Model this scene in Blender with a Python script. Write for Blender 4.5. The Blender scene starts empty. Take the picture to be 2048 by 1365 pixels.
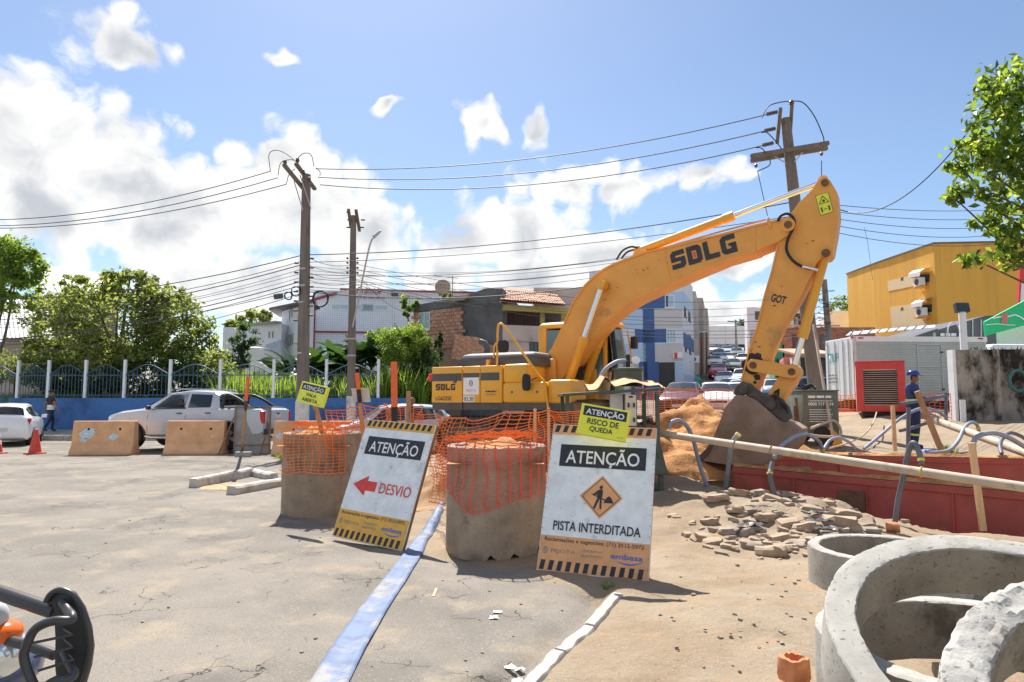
import bpy, bmesh, math, random
import numpy as np
from mathutils import Vector, Matrix, noise as mnoise
random.seed(7); RNG = np.random.default_rng(11)
R = math.radians; PI = math.pi
SC = bpy.context.scene; COL = SC.collection

# ---------------------------------------------------------------- camera
F_PX, CXP, CYP, HC = 1365.0, 1024.0, 682.5, 1.6
PITCH = math.atan(117.5 / F_PX)
cd = bpy.data.cameras.new('camera'); cam = bpy.data.objects.new('camera', cd); COL.objects.link(cam)
cd.lens = 24.0; cd.sensor_width = 36.0; cd.clip_start = 0.05; cd.clip_end = 3000
cam.location = (0, 0, HC); cam.rotation_euler = (PI / 2 + PITCH, 0, 0)
SC.camera = cam
SC.render.resolution_x = 1024; SC.render.resolution_y = 682

# ---------------------------------------------------------------- light and exposure
SUN_DIR = Vector((-0.14, 0.575, 0.83)).normalized()
SUN_EL = math.asin(SUN_DIR.z); SUN_AZ = math.atan2(SUN_DIR.x, SUN_DIR.y)
sd = bpy.data.lights.new('sun', 'SUN'); sd.energy = 3.1; sd.angle = R(0.53); sd.color = (1.0, 0.95, 0.87)
so = bpy.data.objects.new('sun', sd); COL.objects.link(so)
so.rotation_euler = SUN_DIR.to_track_quat('Z', 'Y').to_euler(); so.location = (0, 0, 60)
SC.view_settings.view_transform = 'Standard'; SC.view_settings.look = 'None'
SC.view_settings.gamma = 1.0; SC.view_settings.use_curve_mapping = False
SC.view_settings.exposure = 1.5
SC.cycles.use_denoising = True
SC.cycles.max_bounces = 8; SC.cycles.diffuse_bounces = 4; SC.cycles.transparent_max_bounces = 12
SC.cycles.sample_clamp_indirect = 6.0

def ray(px, py):
    u = (px - CXP) / F_PX; v = (CYP - py) / F_PX
    return Vector((u, math.cos(PITCH) - v * math.sin(PITCH), math.sin(PITCH) + v * math.cos(PITCH)))
def atY(px, py, Y):
    d = ray(px, py); t = Y / d.y
    return Vector((d.x * t, Y, HC + d.z * t))
def atZ(px, py, z):
    d = ray(px, py); t = (z - HC) / d.z
    return Vector((d.x * t, d.y * t, z))
def atPlane(px, py, p0, n):
    d = ray(px, py); o = Vector((0, 0, HC)); t = (Vector(p0) - o).dot(n) / d.dot(n)
    return o + d * t
def proj(p):
    x, y, z = p[0], p[1], p[2] - HC
    k = y * math.cos(PITCH) + z * math.sin(PITCH); w = -y * math.sin(PITCH) + z * math.cos(PITCH)
    return CXP + F_PX * x / k, CYP - F_PX * w / k

# ---------------------------------------------------------------- sky
W = bpy.data.worlds.new('World'); SC.world = W; W.use_nodes = True
nt = W.node_tree; nt.nodes.clear()
def N(tree, t, **kw):
    n = tree.nodes.new(t)
    for k, v in kw.items():
        if k.startswith('i_'):
            key = k[2:]; n.inputs[int(key) if key.isdigit() else key].default_value = v
        else: setattr(n, k, v)
    return n
def MATH(tree, op, a, b=None, clamp=False):
    n = tree.nodes.new('ShaderNodeMath'); n.operation = op; n.use_clamp = clamp
    for i, x in enumerate((a, b)):
        if x is None: continue
        if isinstance(x, (int, float)): n.inputs[i].default_value = x
        else: tree.links.new(x, n.inputs[i])
    return n.outputs[0]
# cumulus positions as directions: pixel centre and half-size in the photograph
CLOUDS = [(95, 300, 210, 175), (60, 420, 230, 120), (255, 370, 165, 125), (400, 420, 200, 95), (545, 330, 115, 75), (600, 420, 200, 130),
          (470, 560, 260, 70), (720, 470, 110, 100), (230, 80, 125, 62), (565, 128, 34, 16), (955, 258, 46, 44), (1062, 255, 34, 34), (785, 230, 24, 12),
          (900, 550, 105, 75), (1050, 470, 125, 75), (1180, 520, 150, 60), (1150, 370, 130, 48), (1250, 385, 90, 40), (1405, 358, 72, 36), (1450, 525, 95, 30),
          (1440, 610, 95, 60), (1300, 570, 150, 45), (960, 470, 110, 80), (1080, 560, 200, 70), (330, 470, 200, 90), (650, 560, 160, 80), (1900, 700, 200, 60), (800, 640, 300, 60), (1560, 640, 60, 30), (1750, 605, 60, 25)]
g = bpy.data.node_groups.new('cloud_density', 'ShaderNodeTree')
g.interface.new_socket('dir', in_out='INPUT', socket_type='NodeSocketVector')
g.interface.new_socket('den', in_out='OUTPUT', socket_type='NodeSocketFloat'); g.interface.new_socket('body', in_out='OUTPUT', socket_type='NodeSocketFloat')
gi = g.nodes.new('NodeGroupInput'); go = g.nodes.new('NodeGroupOutput')
warp = N(g, 'ShaderNodeTexNoise', i_Scale=9.0, i_Detail=3.0, i_Roughness=0.55); g.links.new(gi.outputs[0], warp.inputs['Vector'])
ws = N(g, 'ShaderNodeVectorMath', operation='MULTIPLY_ADD'); g.links.new(warp.outputs['Color'], ws.inputs[0]); ws.inputs[1].default_value = (0.11, 0.11, 0.08)
off = N(g, 'ShaderNodeVectorMath', operation='SUBTRACT'); g.links.new(gi.outputs[0], off.inputs[0]); off.inputs[1].default_value = (0.055, 0.055, 0.04)
g.links.new(off.outputs[0], ws.inputs[2]); wd = ws.outputs[0]
field = None
for (cx, cy, rx, ry) in CLOUDS:
    c = ray(cx, cy); k = c.length; c = c.normalized()
    ax = rx / F_PX / k ** 1.4; az = ry / F_PX / k ** 1.2
    s = N(g, 'ShaderNodeVectorMath', operation='SUBTRACT'); g.links.new(wd, s.inputs[0]); s.inputs[1].default_value = c
    m = N(g, 'ShaderNodeVectorMath', operation='MULTIPLY'); g.links.new(s.outputs[0], m.inputs[0]); m.inputs[1].default_value = (1 / ax, 0.9 / ax, 1 / az)
    l = N(g, 'ShaderNodeVectorMath', operation='LENGTH'); g.links.new(m.outputs[0], l.inputs[0])
    f = MATH(g, 'SUBTRACT', 1.0, l.outputs['Value'])
    field = f if field is None else MATH(g, 'MAXIMUM', field, f)
# cumulus over the rest of the sky, behind and beside the camera
sepd = N(g, 'ShaderNodeSeparateXYZ'); g.links.new(gi.outputs[0], sepd.inputs[0])
big = N(g, 'ShaderNodeTexNoise', i_Scale=2.6, i_Detail=3.0); g.links.new(gi.outputs[0], big.inputs['Vector'])
beh = MATH(g, 'MULTIPLY', MATH(g, 'SUBTRACT', 0.42, sepd.outputs['Y'], True), 4.0, True)
gen = MATH(g, 'SUBTRACT', MATH(g, 'MULTIPLY', MATH(g, 'SUBTRACT', big.outputs['Fac'], 0.53), 5.0), MATH(g, 'MULTIPLY', MATH(g, 'SUBTRACT', 1.0, beh), 6.0))
field = MATH(g, 'MAXIMUM', field, gen)
field = MATH(g, 'MAXIMUM', field, -1.0)
n1 = N(g, 'ShaderNodeTexNoise', i_Scale=16.0, i_Detail=8.0, i_Roughness=0.66); g.links.new(wd, n1.inputs['Vector'])
vo = N(g, 'ShaderNodeTexVoronoi', feature='F1', i_Scale=26.0); g.links.new(wd, vo.inputs['Vector'])
d = MATH(g, 'ADD', MATH(g, 'ADD', field, 0.06), MATH(g, 'MULTIPLY', MATH(g, 'SUBTRACT', n1.outputs['Fac'], 0.5), 1.5))
d = MATH(g, 'ADD', d, MATH(g, 'MULTIPLY', MATH(g, 'SUBTRACT', 0.42, vo.outputs['Distance']), 0.85))
g.links.new(d, go.inputs[0])
n2 = N(g, 'ShaderNodeTexNoise', i_Scale=10.0, i_Detail=4.0, i_Roughness=0.55); up = N(g, 'ShaderNodeVectorMath', operation='ADD'); g.links.new(wd, up.inputs[0]); up.inputs[1].default_value = (0.01, 0, 0.05); g.links.new(up.outputs[0], n2.inputs['Vector'])
g.links.new(MATH(g, 'ADD', MATH(g, 'MULTIPLY', field, 0.9), MATH(g, 'MULTIPLY', MATH(g, 'SUBTRACT', n2.outputs['Fac'], 0.5), 2.6)), go.inputs[1])
tc = N(nt, 'ShaderNodeTexCoord')
nrm = N(nt, 'ShaderNodeVectorMath', operation='NORMALIZE'); nt.links.new(tc.outputs['Generated'], nrm.inputs[0])
cg = nt.nodes.new('ShaderNodeGroup'); cg.node_tree = g; nt.links.new(nrm.outputs[0], cg.inputs[0]); d0, d1 = cg.outputs[0], cg.outputs[1]
mask = N(nt, 'ShaderNodeMapRange', interpolation_type='SMOOTHSTEP'); nt.links.new(d0, mask.inputs[0])
mask.inputs[1].default_value = -0.14; mask.inputs[2].default_value = 0.40
lit = N(nt, 'ShaderNodeMapRange', interpolation_type='SMOOTHSTEP'); nt.links.new(d1, lit.inputs[0])
lit.inputs[1].default_value = 0.1; lit.inputs[2].default_value = 1.15; lit.inputs[3].default_value = 1.0; lit.inputs[4].default_value = 0.0
sky = N(nt, 'ShaderNodeTexSky', sky_type='NISHITA', sun_disc=False, sun_elevation=SUN_EL, sun_rotation=SUN_AZ, air_density=1.0, dust_density=0.6, ozone_density=3.2)
bg1 = N(nt, 'ShaderNodeBackground', i_Strength=0.052)
nt.links.new(sky.outputs[0], bg1.inputs[0])
cr = N(nt, 'ShaderNodeMix', data_type='RGBA'); nt.links.new(lit.outputs[0], cr.inputs[0])
cr.inputs[6].default_value = (0.54, 0.57, 0.62, 1); cr.inputs[7].default_value = (1.0, 0.99, 0.97, 1)
bg2 = N(nt, 'ShaderNodeBackground', i_Strength=0.40); nt.links.new(cr.outputs[2], bg2.inputs[0])
mx = N(nt, 'ShaderNodeMixShader'); nt.links.new(mask.outputs[0], mx.inputs[0]); nt.links.new(bg1.outputs[0], mx.inputs[1]); nt.links.new(bg2.outputs[0], mx.inputs[2])
wo = N(nt, 'ShaderNodeOutputWorld'); nt.links.new(mx.outputs[0], wo.inputs[0])
W.cycles.sampling_method = 'MANUAL'; W.cycles.sample_map_resolution = 512

# ---------------------------------------------------------------- helpers
INV = {}
def put(o, parent=None):
    COL.objects.link(o)
    if parent is not None:
        o.parent = parent; INV[o.name] = INV[parent.name]
    else: INV[o.name] = Matrix.Identity(4)
    return o
def tag(o, label, cat, group=None, kind=None):
    o['label'] = label; o['category'] = cat
    if group: o['group'] = group
    if kind: o['kind'] = kind
    return o
def thing(name, label, cat, loc=(0, 0, 0), rotz=0.0, group=None):
    o = bpy.data.objects.new(name, None); o.empty_display_size = 0.1
    put(o); o.location = loc; o.rotation_euler = (0, 0, rotz)
    INV[o.name] = (Matrix.Translation(Vector(loc)) @ Matrix.Rotation(rotz, 4, 'Z')).inverted()
    return tag(o, label, cat, group)
def dup(o, parent=None):
    c = o.copy(); COL.objects.link(c); c.parent = parent
    for ch in list(o.children): dup(ch, c)
    return c

class MB:
    """collects faces, builds ONE mesh object"""
    def __init__(s): s.v = []; s.f = []; s.m = []; s.mi = 0
    def add(s, vs, fs):
        b = len(s.v); s.v.extend([tuple(p) for p in vs])
        for f in fs: s.f.append([b + i for i in f]); s.m.append(s.mi)
        return s
    def box(s, c, size, rot=None, top=(1, 1)):
        hx, hy, hz = size[0] / 2, size[1] / 2, size[2] / 2
        vs = [Vector((x * hx * (top[0] if z > 0 else 1), y * hy * (top[1] if z > 0 else 1), z * hz)) for z in (-1, 1) for y in (-1, 1) for x in (-1, 1)]
        if rot is not None:
            m = rot if isinstance(rot, Matrix) else Matrix.Rotation(rot, 3, 'Z')
            vs = [m @ v for v in vs]
        vs = [v + Vector(c) for v in vs]
        return s.add(vs, [(0, 2, 3, 1), (4, 5, 7, 6), (0, 1, 5, 4), (2, 6, 7, 3), (0, 4, 6, 2), (1, 3, 7, 5)])
    def bar(s, p0, p1, w, h, up=(0, 0, 1)):
        p0 = Vector(p0); p1 = Vector(p1); d = (p1 - p0).normalized(); u = Vector(up)
        if abs(d.dot(u)) > 0.97: u = Vector((0, 1, 0))
        sx = d.cross(u).normalized(); sy = sx.cross(d)
        q = [sx * a * w / 2 + sy * b * h / 2 for a, b in ((-1, -1), (1, -1), (1, 1), (-1, 1))]
        return s.add([p0 + x for x in q] + [p1 + x for x in q], [(3, 2, 1, 0), (4, 5, 6, 7)] + [(i, (i + 1) % 4, 4 + (i + 1) % 4, 4 + i) for i in range(4)])
    def cyl(s, p0, p1, r0, r1=None, n=14, cap=True):
        return s.tube([p0, p1], [r0, r0 if r1 is None else r1], n, cap=cap)
    def tube(s, pts, r, n=8, cap=True, closed=False):
        pts = [Vector(p) for p in pts]; k = len(pts); rs = r if isinstance(r, (list, tuple)) else [r] * k
        b = len(s.v); prev = None
        for i, p in enumerate(pts):
            if closed: t = (pts[(i + 1) % k] - pts[i - 1])
            else: t = pts[min(i + 1, k - 1)] - pts[max(i - 1, 0)]
            t = t.normalized() if t.length > 1e-9 else Vector((0, 0, 1))
            if prev is None:
                a = Vector((0, 0, 1)) if abs(t.z) < 0.9 else Vector((1, 0, 0))
                sx = t.cross(a).normalized()
            else:
                sx = (prev - t * prev.dot(t)); sx = sx.normalized() if sx.length > 1e-6 else t.orthogonal().normalized()
            prev = sx; sy = t.cross(sx)
            for j in range(n):
                a = 2 * PI * j / n; s.v.append(tuple(p + (sx * math.cos(a) + sy * math.sin(a)) * rs[i]))
        for i in range(k if closed else k - 1):
            i2 = (i + 1) % k
            for j in range(n):
                s.f.append([b + i * n + j, b + i * n + (j + 1) % n, b + i2 * n + (j + 1) % n, b + i2 * n + j]); s.m.append(s.mi)
        if cap and not closed:
            s.f.append([b + j for j in reversed(range(n))]); s.m.append(s.mi)
            s.f.append([b + (k - 1) * n + j for j in range(n)]); s.m.append(s.mi)
        return s
    def prism(s, pts, vec):
        pts = [Vector(p) for p in pts]; v = Vector(vec); k = len(pts)
        return s.add(pts + [p + v for p in pts], [tuple(reversed(range(k))), tuple(range(k, 2 * k))] + [(i, (i + 1) % k, k + (i + 1) % k, k + i) for i in range(k)])
    def loft(s, rings, cap=True, closed=True):
        k = len(rings[0]); vs = [p for r in rings for p in r]; fs = []
        for i in range(len(rings) - 1):
            for j in range(k if closed else k - 1):
                fs.append((i * k + j, i * k + (j + 1) % k, (i + 1) * k + (j + 1) % k, (i + 1) * k + j))
        if cap: fs += [tuple(reversed(range(k))), tuple(range((len(rings) - 1) * k, len(rings) * k))]
        return s.add(vs, fs)
    def lathe(s, prof, n=24, M=None, closed=False):
        M = M or Matrix.Identity(4); rings = []
        for (r, z) in prof:
            rings.append([M @ Vector((r * math.cos(2 * PI * j / n), r * math.sin(2 * PI * j / n), z)) for j in range(n)])
        if closed: rings.append(rings[0])
        return s.loft(rings, cap=not closed)
    def grid(s, P):
        nu = len(P); nv = len(P[0])
        return s.add([p for r in P for p in r], [(i * nv + j, (i + 1) * nv + j, (i + 1) * nv + j + 1, i * nv + j + 1) for i in range(nu - 1) for j in range(nv - 1)])
    def mesh(s, name, mats, smooth=None, bevel=0.0, seg=2, fix=True):
        me = bpy.data.meshes.new(name); me.from_pydata(s.v, [], s.f)
        for m in (mats if isinstance(mats, (list, tuple)) else [mats]): me.materials.append(m)
        if any(s.m): me.polygons.foreach_set('material_index', s.m)
        if fix or bevel:
            bm = bmesh.new(); bm.from_mesh(me)
            if bevel: bmesh.ops.remove_doubles(bm, verts=bm.verts, dist=1e-5)
            bmesh.ops.recalc_face_normals(bm, faces=bm.faces)
            if bevel:
                es = [e for e in bm.edges if len(e.link_faces) == 2 and e.calc_face_angle(0) > 0.5]
                bmesh.ops.bevel(bm, geom=es, offset=bevel, offset_type='OFFSET', segments=seg, profile=0.5, affect='EDGES', clamp_overlap=True)
            bm.to_mesh(me); bm.free()
        if smooth is not None:
            me.polygons.foreach_set('use_smooth', [True] * len(me.polygons)); me.set_sharp_from_angle(angle=R(smooth))
        me.update(); return me
    def obj(s, name, mats, parent=None, smooth=None, bevel=0.0, seg=2, local=False, fix=True):
        if parent is not None and not local:
            iv = INV[parent.name]; s.v = [tuple(iv @ Vector(p)) for p in s.v]
        return put(bpy.data.objects.new(name, s.mesh(name, mats, smooth, bevel, seg, fix)), parent)
def structure(o): o['kind'] = 'structure'; return o

def lin(h):
    if isinstance(h, str):
        h = h.lstrip('#'); c = [int(h[i:i + 2], 16) / 255 for i in (0, 2, 4)]
        return tuple(x / 12.92 if x <= 0.04045 else ((x + 0.055) / 1.055) ** 2.4 for x in c) + (1,)
    return tuple(h[:3]) + (1,)
MATS = {}
def M(name, col, rough=0.7, metal=0.0, var=0.12, scale=6.0, bump=0.0, bscale=40.0, col2=None, thr=None, stretch=None, spec=None, emit=0.0, alpha=None, coat=0.0, trans=0.0, speck=None):
    """procedural principled material: base colour broken up by noise, an optional second colour (rust, dirt, chips) in noise patches, fine bump"""
    if name in MATS: return MATS[name]
    m = bpy.data.materials.new(name); m.use_nodes = True; t = m.node_tree; b = t.nodes['Principled BSDF']
    b.inputs['Roughness'].default_value = rough; b.inputs['Metallic'].default_value = metal
    if spec is not None: b.inputs['Specular IOR Level'].default_value = spec
    if coat: b.inputs['Coat Weight'].default_value = coat; b.inputs['Coat Roughness'].default_value = 0.06
    if not name.startswith(('ring', 'kerb', 'concrete', 'sidewalk', 'rubble', 'orange_sand', 'brown_soil', 'layflat', 'roof_metal', 'garden')): col = [min(.86, x * 1.3) for x in col]   # base colour lifted in place of fill light on shaded things
    c = lin(col); geo = t.nodes.new('ShaderNodeNewGeometry'); vec = geo.outputs['Position']
    if stretch:
        mp = N(t, 'ShaderNodeVectorMath', operation='MULTIPLY'); t.links.new(vec, mp.inputs[0]); mp.inputs[1].default_value = stretch; vec = mp.outputs[0]
    if var or col2:
        n1 = N(t, 'ShaderNodeTexNoise', i_Scale=scale, i_Detail=6.0, i_Roughness=0.6); t.links.new(vec, n1.inputs['Vector'])
        r = N(t, 'ShaderNodeMapRange'); t.links.new(n1.outputs['Fac'], r.inputs[0]); r.inputs[1].default_value = 0.3; r.inputs[2].default_value = 0.7
        r.inputs[3].default_value = 1 - var; r.inputs[4].default_value = 1 + var
        hs = N(t, 'ShaderNodeMix', data_type='RGBA', blend_type='MULTIPLY'); hs.inputs[0].default_value = 1.0; hs.inputs[6].default_value = c
        t.links.new(r.outputs[0], hs.inputs[7]); out = hs.outputs[2]
        if col2 is not None:
            n2 = N(t, 'ShaderNodeTexNoise', i_Scale=scale * 0.55, i_Detail=8.0, i_Roughness=0.68); t.links.new(vec, n2.inputs['Vector'])
            r2 = N(t, 'ShaderNodeMapRange'); t.links.new(n2.outputs['Fac'], r2.inputs[0]); th = thr or 0.55
            r2.inputs[1].default_value = th; r2.inputs[2].default_value = th + 0.12
            mm = N(t, 'ShaderNodeMix', data_type='RGBA'); t.links.new(r2.outputs[0], mm.inputs[0]); t.links.new(out, mm.inputs[6]); mm.inputs[7].default_value = lin(col2); out = mm.outputs[2]
        if speck:   # pores and grit: scale, threshold, strength
            n4 = N(t, 'ShaderNodeTexNoise', i_Scale=speck[0], i_Detail=2.0); t.links.new(vec, n4.inputs['Vector']); r4 = N(t, 'ShaderNodeMapRange'); t.links.new(n4.outputs['Fac'], r4.inputs[0]); r4.inputs[1].default_value = speck[1]; r4.inputs[2].default_value = speck[1] + .07; r4.inputs[4].default_value = speck[2]
            m5 = N(t, 'ShaderNodeMix', data_type='RGBA'); t.links.new(r4.outputs[0], m5.inputs[0]); t.links.new(out, m5.inputs[6]); m5.inputs[7].default_value = (c[0] * .25, c[1] * .24, c[2] * .22, 1); out = m5.outputs[2]
        t.links.new(out, b.inputs['Base Color'])
    else: b.inputs['Base Color'].default_value = c
    if bump:
        n3 = N(t, 'ShaderNodeTexNoise', i_Scale=bscale, i_Detail=6.0, i_Roughness=0.65); t.links.new(vec, n3.inputs['Vector'])
        bn = N(t, 'ShaderNodeBump', i_Strength=min(1.0, bump * 10), i_Distance=bump); t.links.new(n3.outputs['Fac'], bn.inputs['Height']); t.links.new(bn.outputs[0], b.inputs['Normal'])
    if emit: b.inputs['Emission Color'].default_value = c; b.inputs['Emission Strength'].default_value = emit
    if trans: b.inputs['Transmission Weight'].default_value = trans
    if alpha is not None: b.inputs['Alpha'].default_value = alpha
    m.diffuse_color = c; MATS[name] = m; return m
def leafmat(name, col, tcol, tr=0.45, rough=0.55):
    if name in MATS: return MATS[name]
    m = bpy.data.materials.new(name); m.use_nodes = True; t = m.node_tree; b = t.nodes['Principled BSDF']
    b.inputs['Roughness'].default_value = rough
    geo = t.nodes.new('ShaderNodeNewGeometry'); n1 = N(t, 'ShaderNodeTexNoise', i_Scale=1.3, i_Detail=3.0); t.links.new(geo.outputs['Position'], n1.inputs['Vector'])
    r = N(t, 'ShaderNodeMapRange'); t.links.new(n1.outputs['Fac'], r.inputs[0]); r.inputs[1].default_value = 0.3; r.inputs[2].default_value = 0.7; r.inputs[3].default_value = 0.75; r.inputs[4].default_value = 1.3
    h = N(t, 'ShaderNodeMix', data_type='RGBA', blend_type='MULTIPLY'); h.inputs[0].default_value = 1.0; h.inputs[6].default_value = lin(col); t.links.new(r.outputs[0], h.inputs[7])
    t.links.new(h.outputs[2], b.inputs['Base Color'])
    tl = N(t, 'ShaderNodeBsdfTranslucent', i_Color=lin(tcol)); mx = N(t, 'ShaderNodeMixShader', i_Fac=tr)
    t.links.new(b.outputs[0], mx.inputs[1]); t.links.new(tl.outputs[0], mx.inputs[2]); t.links.new(mx.outputs[0], t.nodes['Material Output'].inputs[0])
    MATS[name] = m; return m
def glass(name, col=(0.02, 0.03, 0.035), rough=0.06):
    if name in MATS: return MATS[name]
    return M(name, col, rough=rough, var=0.0, spec=0.7)

def text_mesh(s, w, h, bold=0.0, shear=0.0, keep=False):
    """flat lettering fitted into a w x h box (or by height alone when keep), lower-left at the origin"""
    cu = bpy.data.curves.new('t', 'FONT'); cu.body = s; cu.size = 1.0; cu.offset = bold; cu.shear = shear; cu.resolution_u = 3
    ob = bpy.data.objects.new('t', cu); COL.objects.link(ob)
    me = bpy.data.meshes.new_from_object(ob); COL.objects.unlink(ob); bpy.data.objects.remove(ob); bpy.data.curves.remove(cu)
    vs = np.array([v.co[:] for v in me.vertices]); lo = vs.min(0); hi = vs.max(0)
    sy = h / max(hi[1] - lo[1], 1e-6); sx = sy if keep else w / max(hi[0] - lo[0], 1e-6)
    for v in me.vertices: v.co = ((v.co.x - lo[0]) * sx, (v.co.y - lo[1]) * sy, 0)
    me.update(); return me
def frame(o, ex, ey):
    ex = Vector(ex).normalized(); ey = Vector(ey); ey = (ey - ex * ey.dot(ex)).normalized(); n = ex.cross(ey)
    m = Matrix((ex, ey, n)).transposed().to_4x4(); m.translation = Vector(o); return m
def lettering(name, s, u, v, w, h, fr, mat, parent, lift=0.004, bold=0.0, shear=0.0, keep=False):
    me = text_mesh(s, w, h, bold, shear, keep); m = INV[parent.name] @ fr @ Matrix.Translation((u, v, lift)); me.transform(m)
    me.materials.append(mat); me.name = name
    return put(bpy.data.objects.new(name, me), parent)
def decal(name, pts, fr, mat, parent, lift=0.003, thick=0.0):
    mb = MB(); q = [fr @ Vector((x, y, lift)) for x, y in pts]
    mb.add(q, [tuple(range(len(q)))])
    return mb.obj(name, mat, parent, fix=False)
def words(name, u, v, w, h, fr, mat, parent, seed=0, lift=.004):   # a line of print too small or worn to read
    rs = random.Random(seed); x = 0
    while x < w:
        l = min(rs.uniform(.12, .34) * w, w - x)
        if l > .05 * w: decal(name, rect(u + x, v, l, h), fr, mat, parent, lift)
        x += l + .05 * w
def rect(u, v, w, h): return [(u, v), (u + w, v), (u + w, v + h), (u, v + h)]
def smooth01(a, b, x):
    t = np.clip((x - a) / (b - a), 0, 1); return t * t * (3 - 2 * t)
def wob(x, y, s=1.0, seed=0.0): return mnoise.noise(Vector((x * s + seed, y * s - seed, seed * 0.37)))

# ================================================================ ground
def vnoise(x, y, s, seed=0):
    x = np.asarray(x, float) * s + seed * 17.13; y = np.asarray(y, float) * s + seed * 5.71
    xi = np.floor(x).astype(np.int64); yi = np.floor(y).astype(np.int64); fx = x - xi; fy = y - yi
    def h(a, b):
        n = (a * 374761393 + b * 668265263 + seed * 1442695) & 0xFFFFFFFF
        n = ((n ^ (n >> 13)) * 1274126177) & 0xFFFFFFFF
        return ((n ^ (n >> 16)) & 0xFFFF) / 65535.0
    ux = fx * fx * (3 - 2 * fx); uy = fy * fy * (3 - 2 * fy)
    return (h(xi, yi) * (1 - ux) + h(xi + 1, yi) * ux) * (1 - uy) + (h(xi, yi + 1) * (1 - ux) + h(xi + 1, yi + 1) * ux) * uy - 0.5
def fbm(x, y, s, seed=0, o=4):
    r = 0; a = 1.0
    for i in range(o): r = r + a * vnoise(x, y, s * 2 ** i, seed + i); a *= 0.5
    return r
def sdist(x, y, poly):
    """signed distance to a polygon, negative inside"""
    x = np.asarray(x, float); y = np.asarray(y, float); d = np.full(x.shape, 1e9); ins = np.zeros(x.shape, bool); n = len(poly)
    for i in range(n):
        ax, ay = poly[i]; bx, by = poly[(i + 1) % n]; ex, ey = bx - ax, by - ay
        t = np.clip(((x - ax) * ex + (y - ay) * ey) / (ex * ex + ey * ey + 1e-12), 0, 1)
        d = np.minimum(d, np.hypot(x - ax - t * ex, y - ay - t * ey))
        c = ((ay > y) != (by > y)) & (x < (bx - ax) * (y - ay) / (by - ay + 1e-12) + ax); ins ^= c
    return np.where(ins, -d, d)
PIT = [(3.15, 12.35), (3.7, 10.95), (4.65, 9.35), (6.2, 8.3), (9.5, 6.6), (13.5, 9.5), (11, 12.2), (5.0, 13.05), (4.2, 12.9)]
DIRT = [(0.02, 2.0), (0.05, 3.8), (0.80, 5.65), (0.55, 6.15), (-0.35, 6.5), (-0.75, 7.2), (-0.95, 8.0), (-2.45, 8.7), (-2.7, 9.6), (-2.2, 11), (-3.1, 14), (-3.0, 21), (3, 27), (12, 29), (40, 27), (40, 0), (3, 0)]
SZ = np.array([[0, 0], [8.5, 0], [12, 0.22], [16.5, 0.5], [22, 0.78], [34, 1.0], [53, 1.9], [70, 4.2], [93, 7.6], [130, 11.0], [200, 13], [900, 13]])
def gbase(x, y):
    x = np.asarray(x, float); y = np.asarray(y, float)
    w = smooth01(-3.0, 1.5, x - 0.02 * y); z = np.interp(y, SZ[:, 0], SZ[:, 1]) * w
    z = z + 0.35 * smooth01(9.5, 13.5, x) * smooth01(12, 18, y) * (1 - smooth01(24, 34, y))
    z = z + (1 - w) * 6.0 * smooth01(45, 110, y)
    return z
def ground_z(x, y, detail=True):
    x = np.asarray(x, float); y = np.asarray(y, float); z = gbase(x, y)
    if detail:
        dm = smooth01(0.25, -0.25, sdist(x, y, DIRT))
        near = 1 - smooth01(20, 40, y)
        z = z + near * (fbm(x, y, 0.55, 3) * 0.03 + dm * (fbm(x, y, 1.3, 5) * 0.06 + fbm(x, y, 5.0, 9, 3) * (0.022 + .03 * smooth01(8, 10.5, y))))
        # gutter beside the white kerb, hollow under the sign
        kx0, ky0, kx1, ky1 = 0.02, 3.75, 0.86, 5.78
        ex, ey = kx1 - kx0, ky1 - ky0; L = math.hypot(ex, ey); t = ((x - kx0) * ex + (y - ky0) * ey) / L / L; dd = ((x - kx0) * ey - (y - ky0) * ex) / L
        wv = vnoise(x, y, 2.2, 21) * 0.12
        gut = np.exp(-((dd + 0.13 + wv) / 0.11) ** 2) * smooth01(-0.6, 0.0, t) * (1 - smooth01(1.0, 1.15, t))
        z = z - 0.075 * gut - 0.06 * np.exp(-(((x - 0.62) / 0.16) ** 2 + ((y - 5.82) / 0.2) ** 2))
        z = z - 0.05 * smooth01(0.02, -0.02, sdist(x, y, [(-0.42, 3.86), (-0.1, 4.15), (0.1, 4.0), (0.0, 3.6), (-0.4, 3.6)]) + vnoise(x, y, 6, 4) * 0.1)
        # spoil heaps, the lip of the trench
        z = z + 0.16 * np.exp(-(((x - 3.2) / 0.9) ** 2 + ((y - 10.0) / 0.7) ** 2)) + 0.22 * np.exp(-(((x - 3.35) / 1.1) ** 2 + ((y - 9.0) / 0.75) ** 2)) * (0.8 + fbm(x, y, 2.4, 31) * 0.6)
        z = z + 0.14 * np.exp(-(((x - 4.3) / 0.5) ** 2 + ((y - 9.4) / 0.35) ** 2)) * (0.8 + fbm(x, y, 4, 8))
        z = z + 0.10 * np.exp(-(((x - 7.5) / 2.6) ** 2 + ((y - 13.3) / 0.5) ** 2)) * (0.7 + fbm(x, y, 2.1, 12))
        sp = sdist(x, y, PIT) + vnoise(x, y, 2.6, 14) * 0.22 + vnoise(x, y, 7.0, 15) * 0.08
        z = z - 1.7 * smooth01(0.10, -0.14, sp)
    return z
def gz(x, y): return float(ground_z(np.array([x]), np.array([y]))[0])

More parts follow.
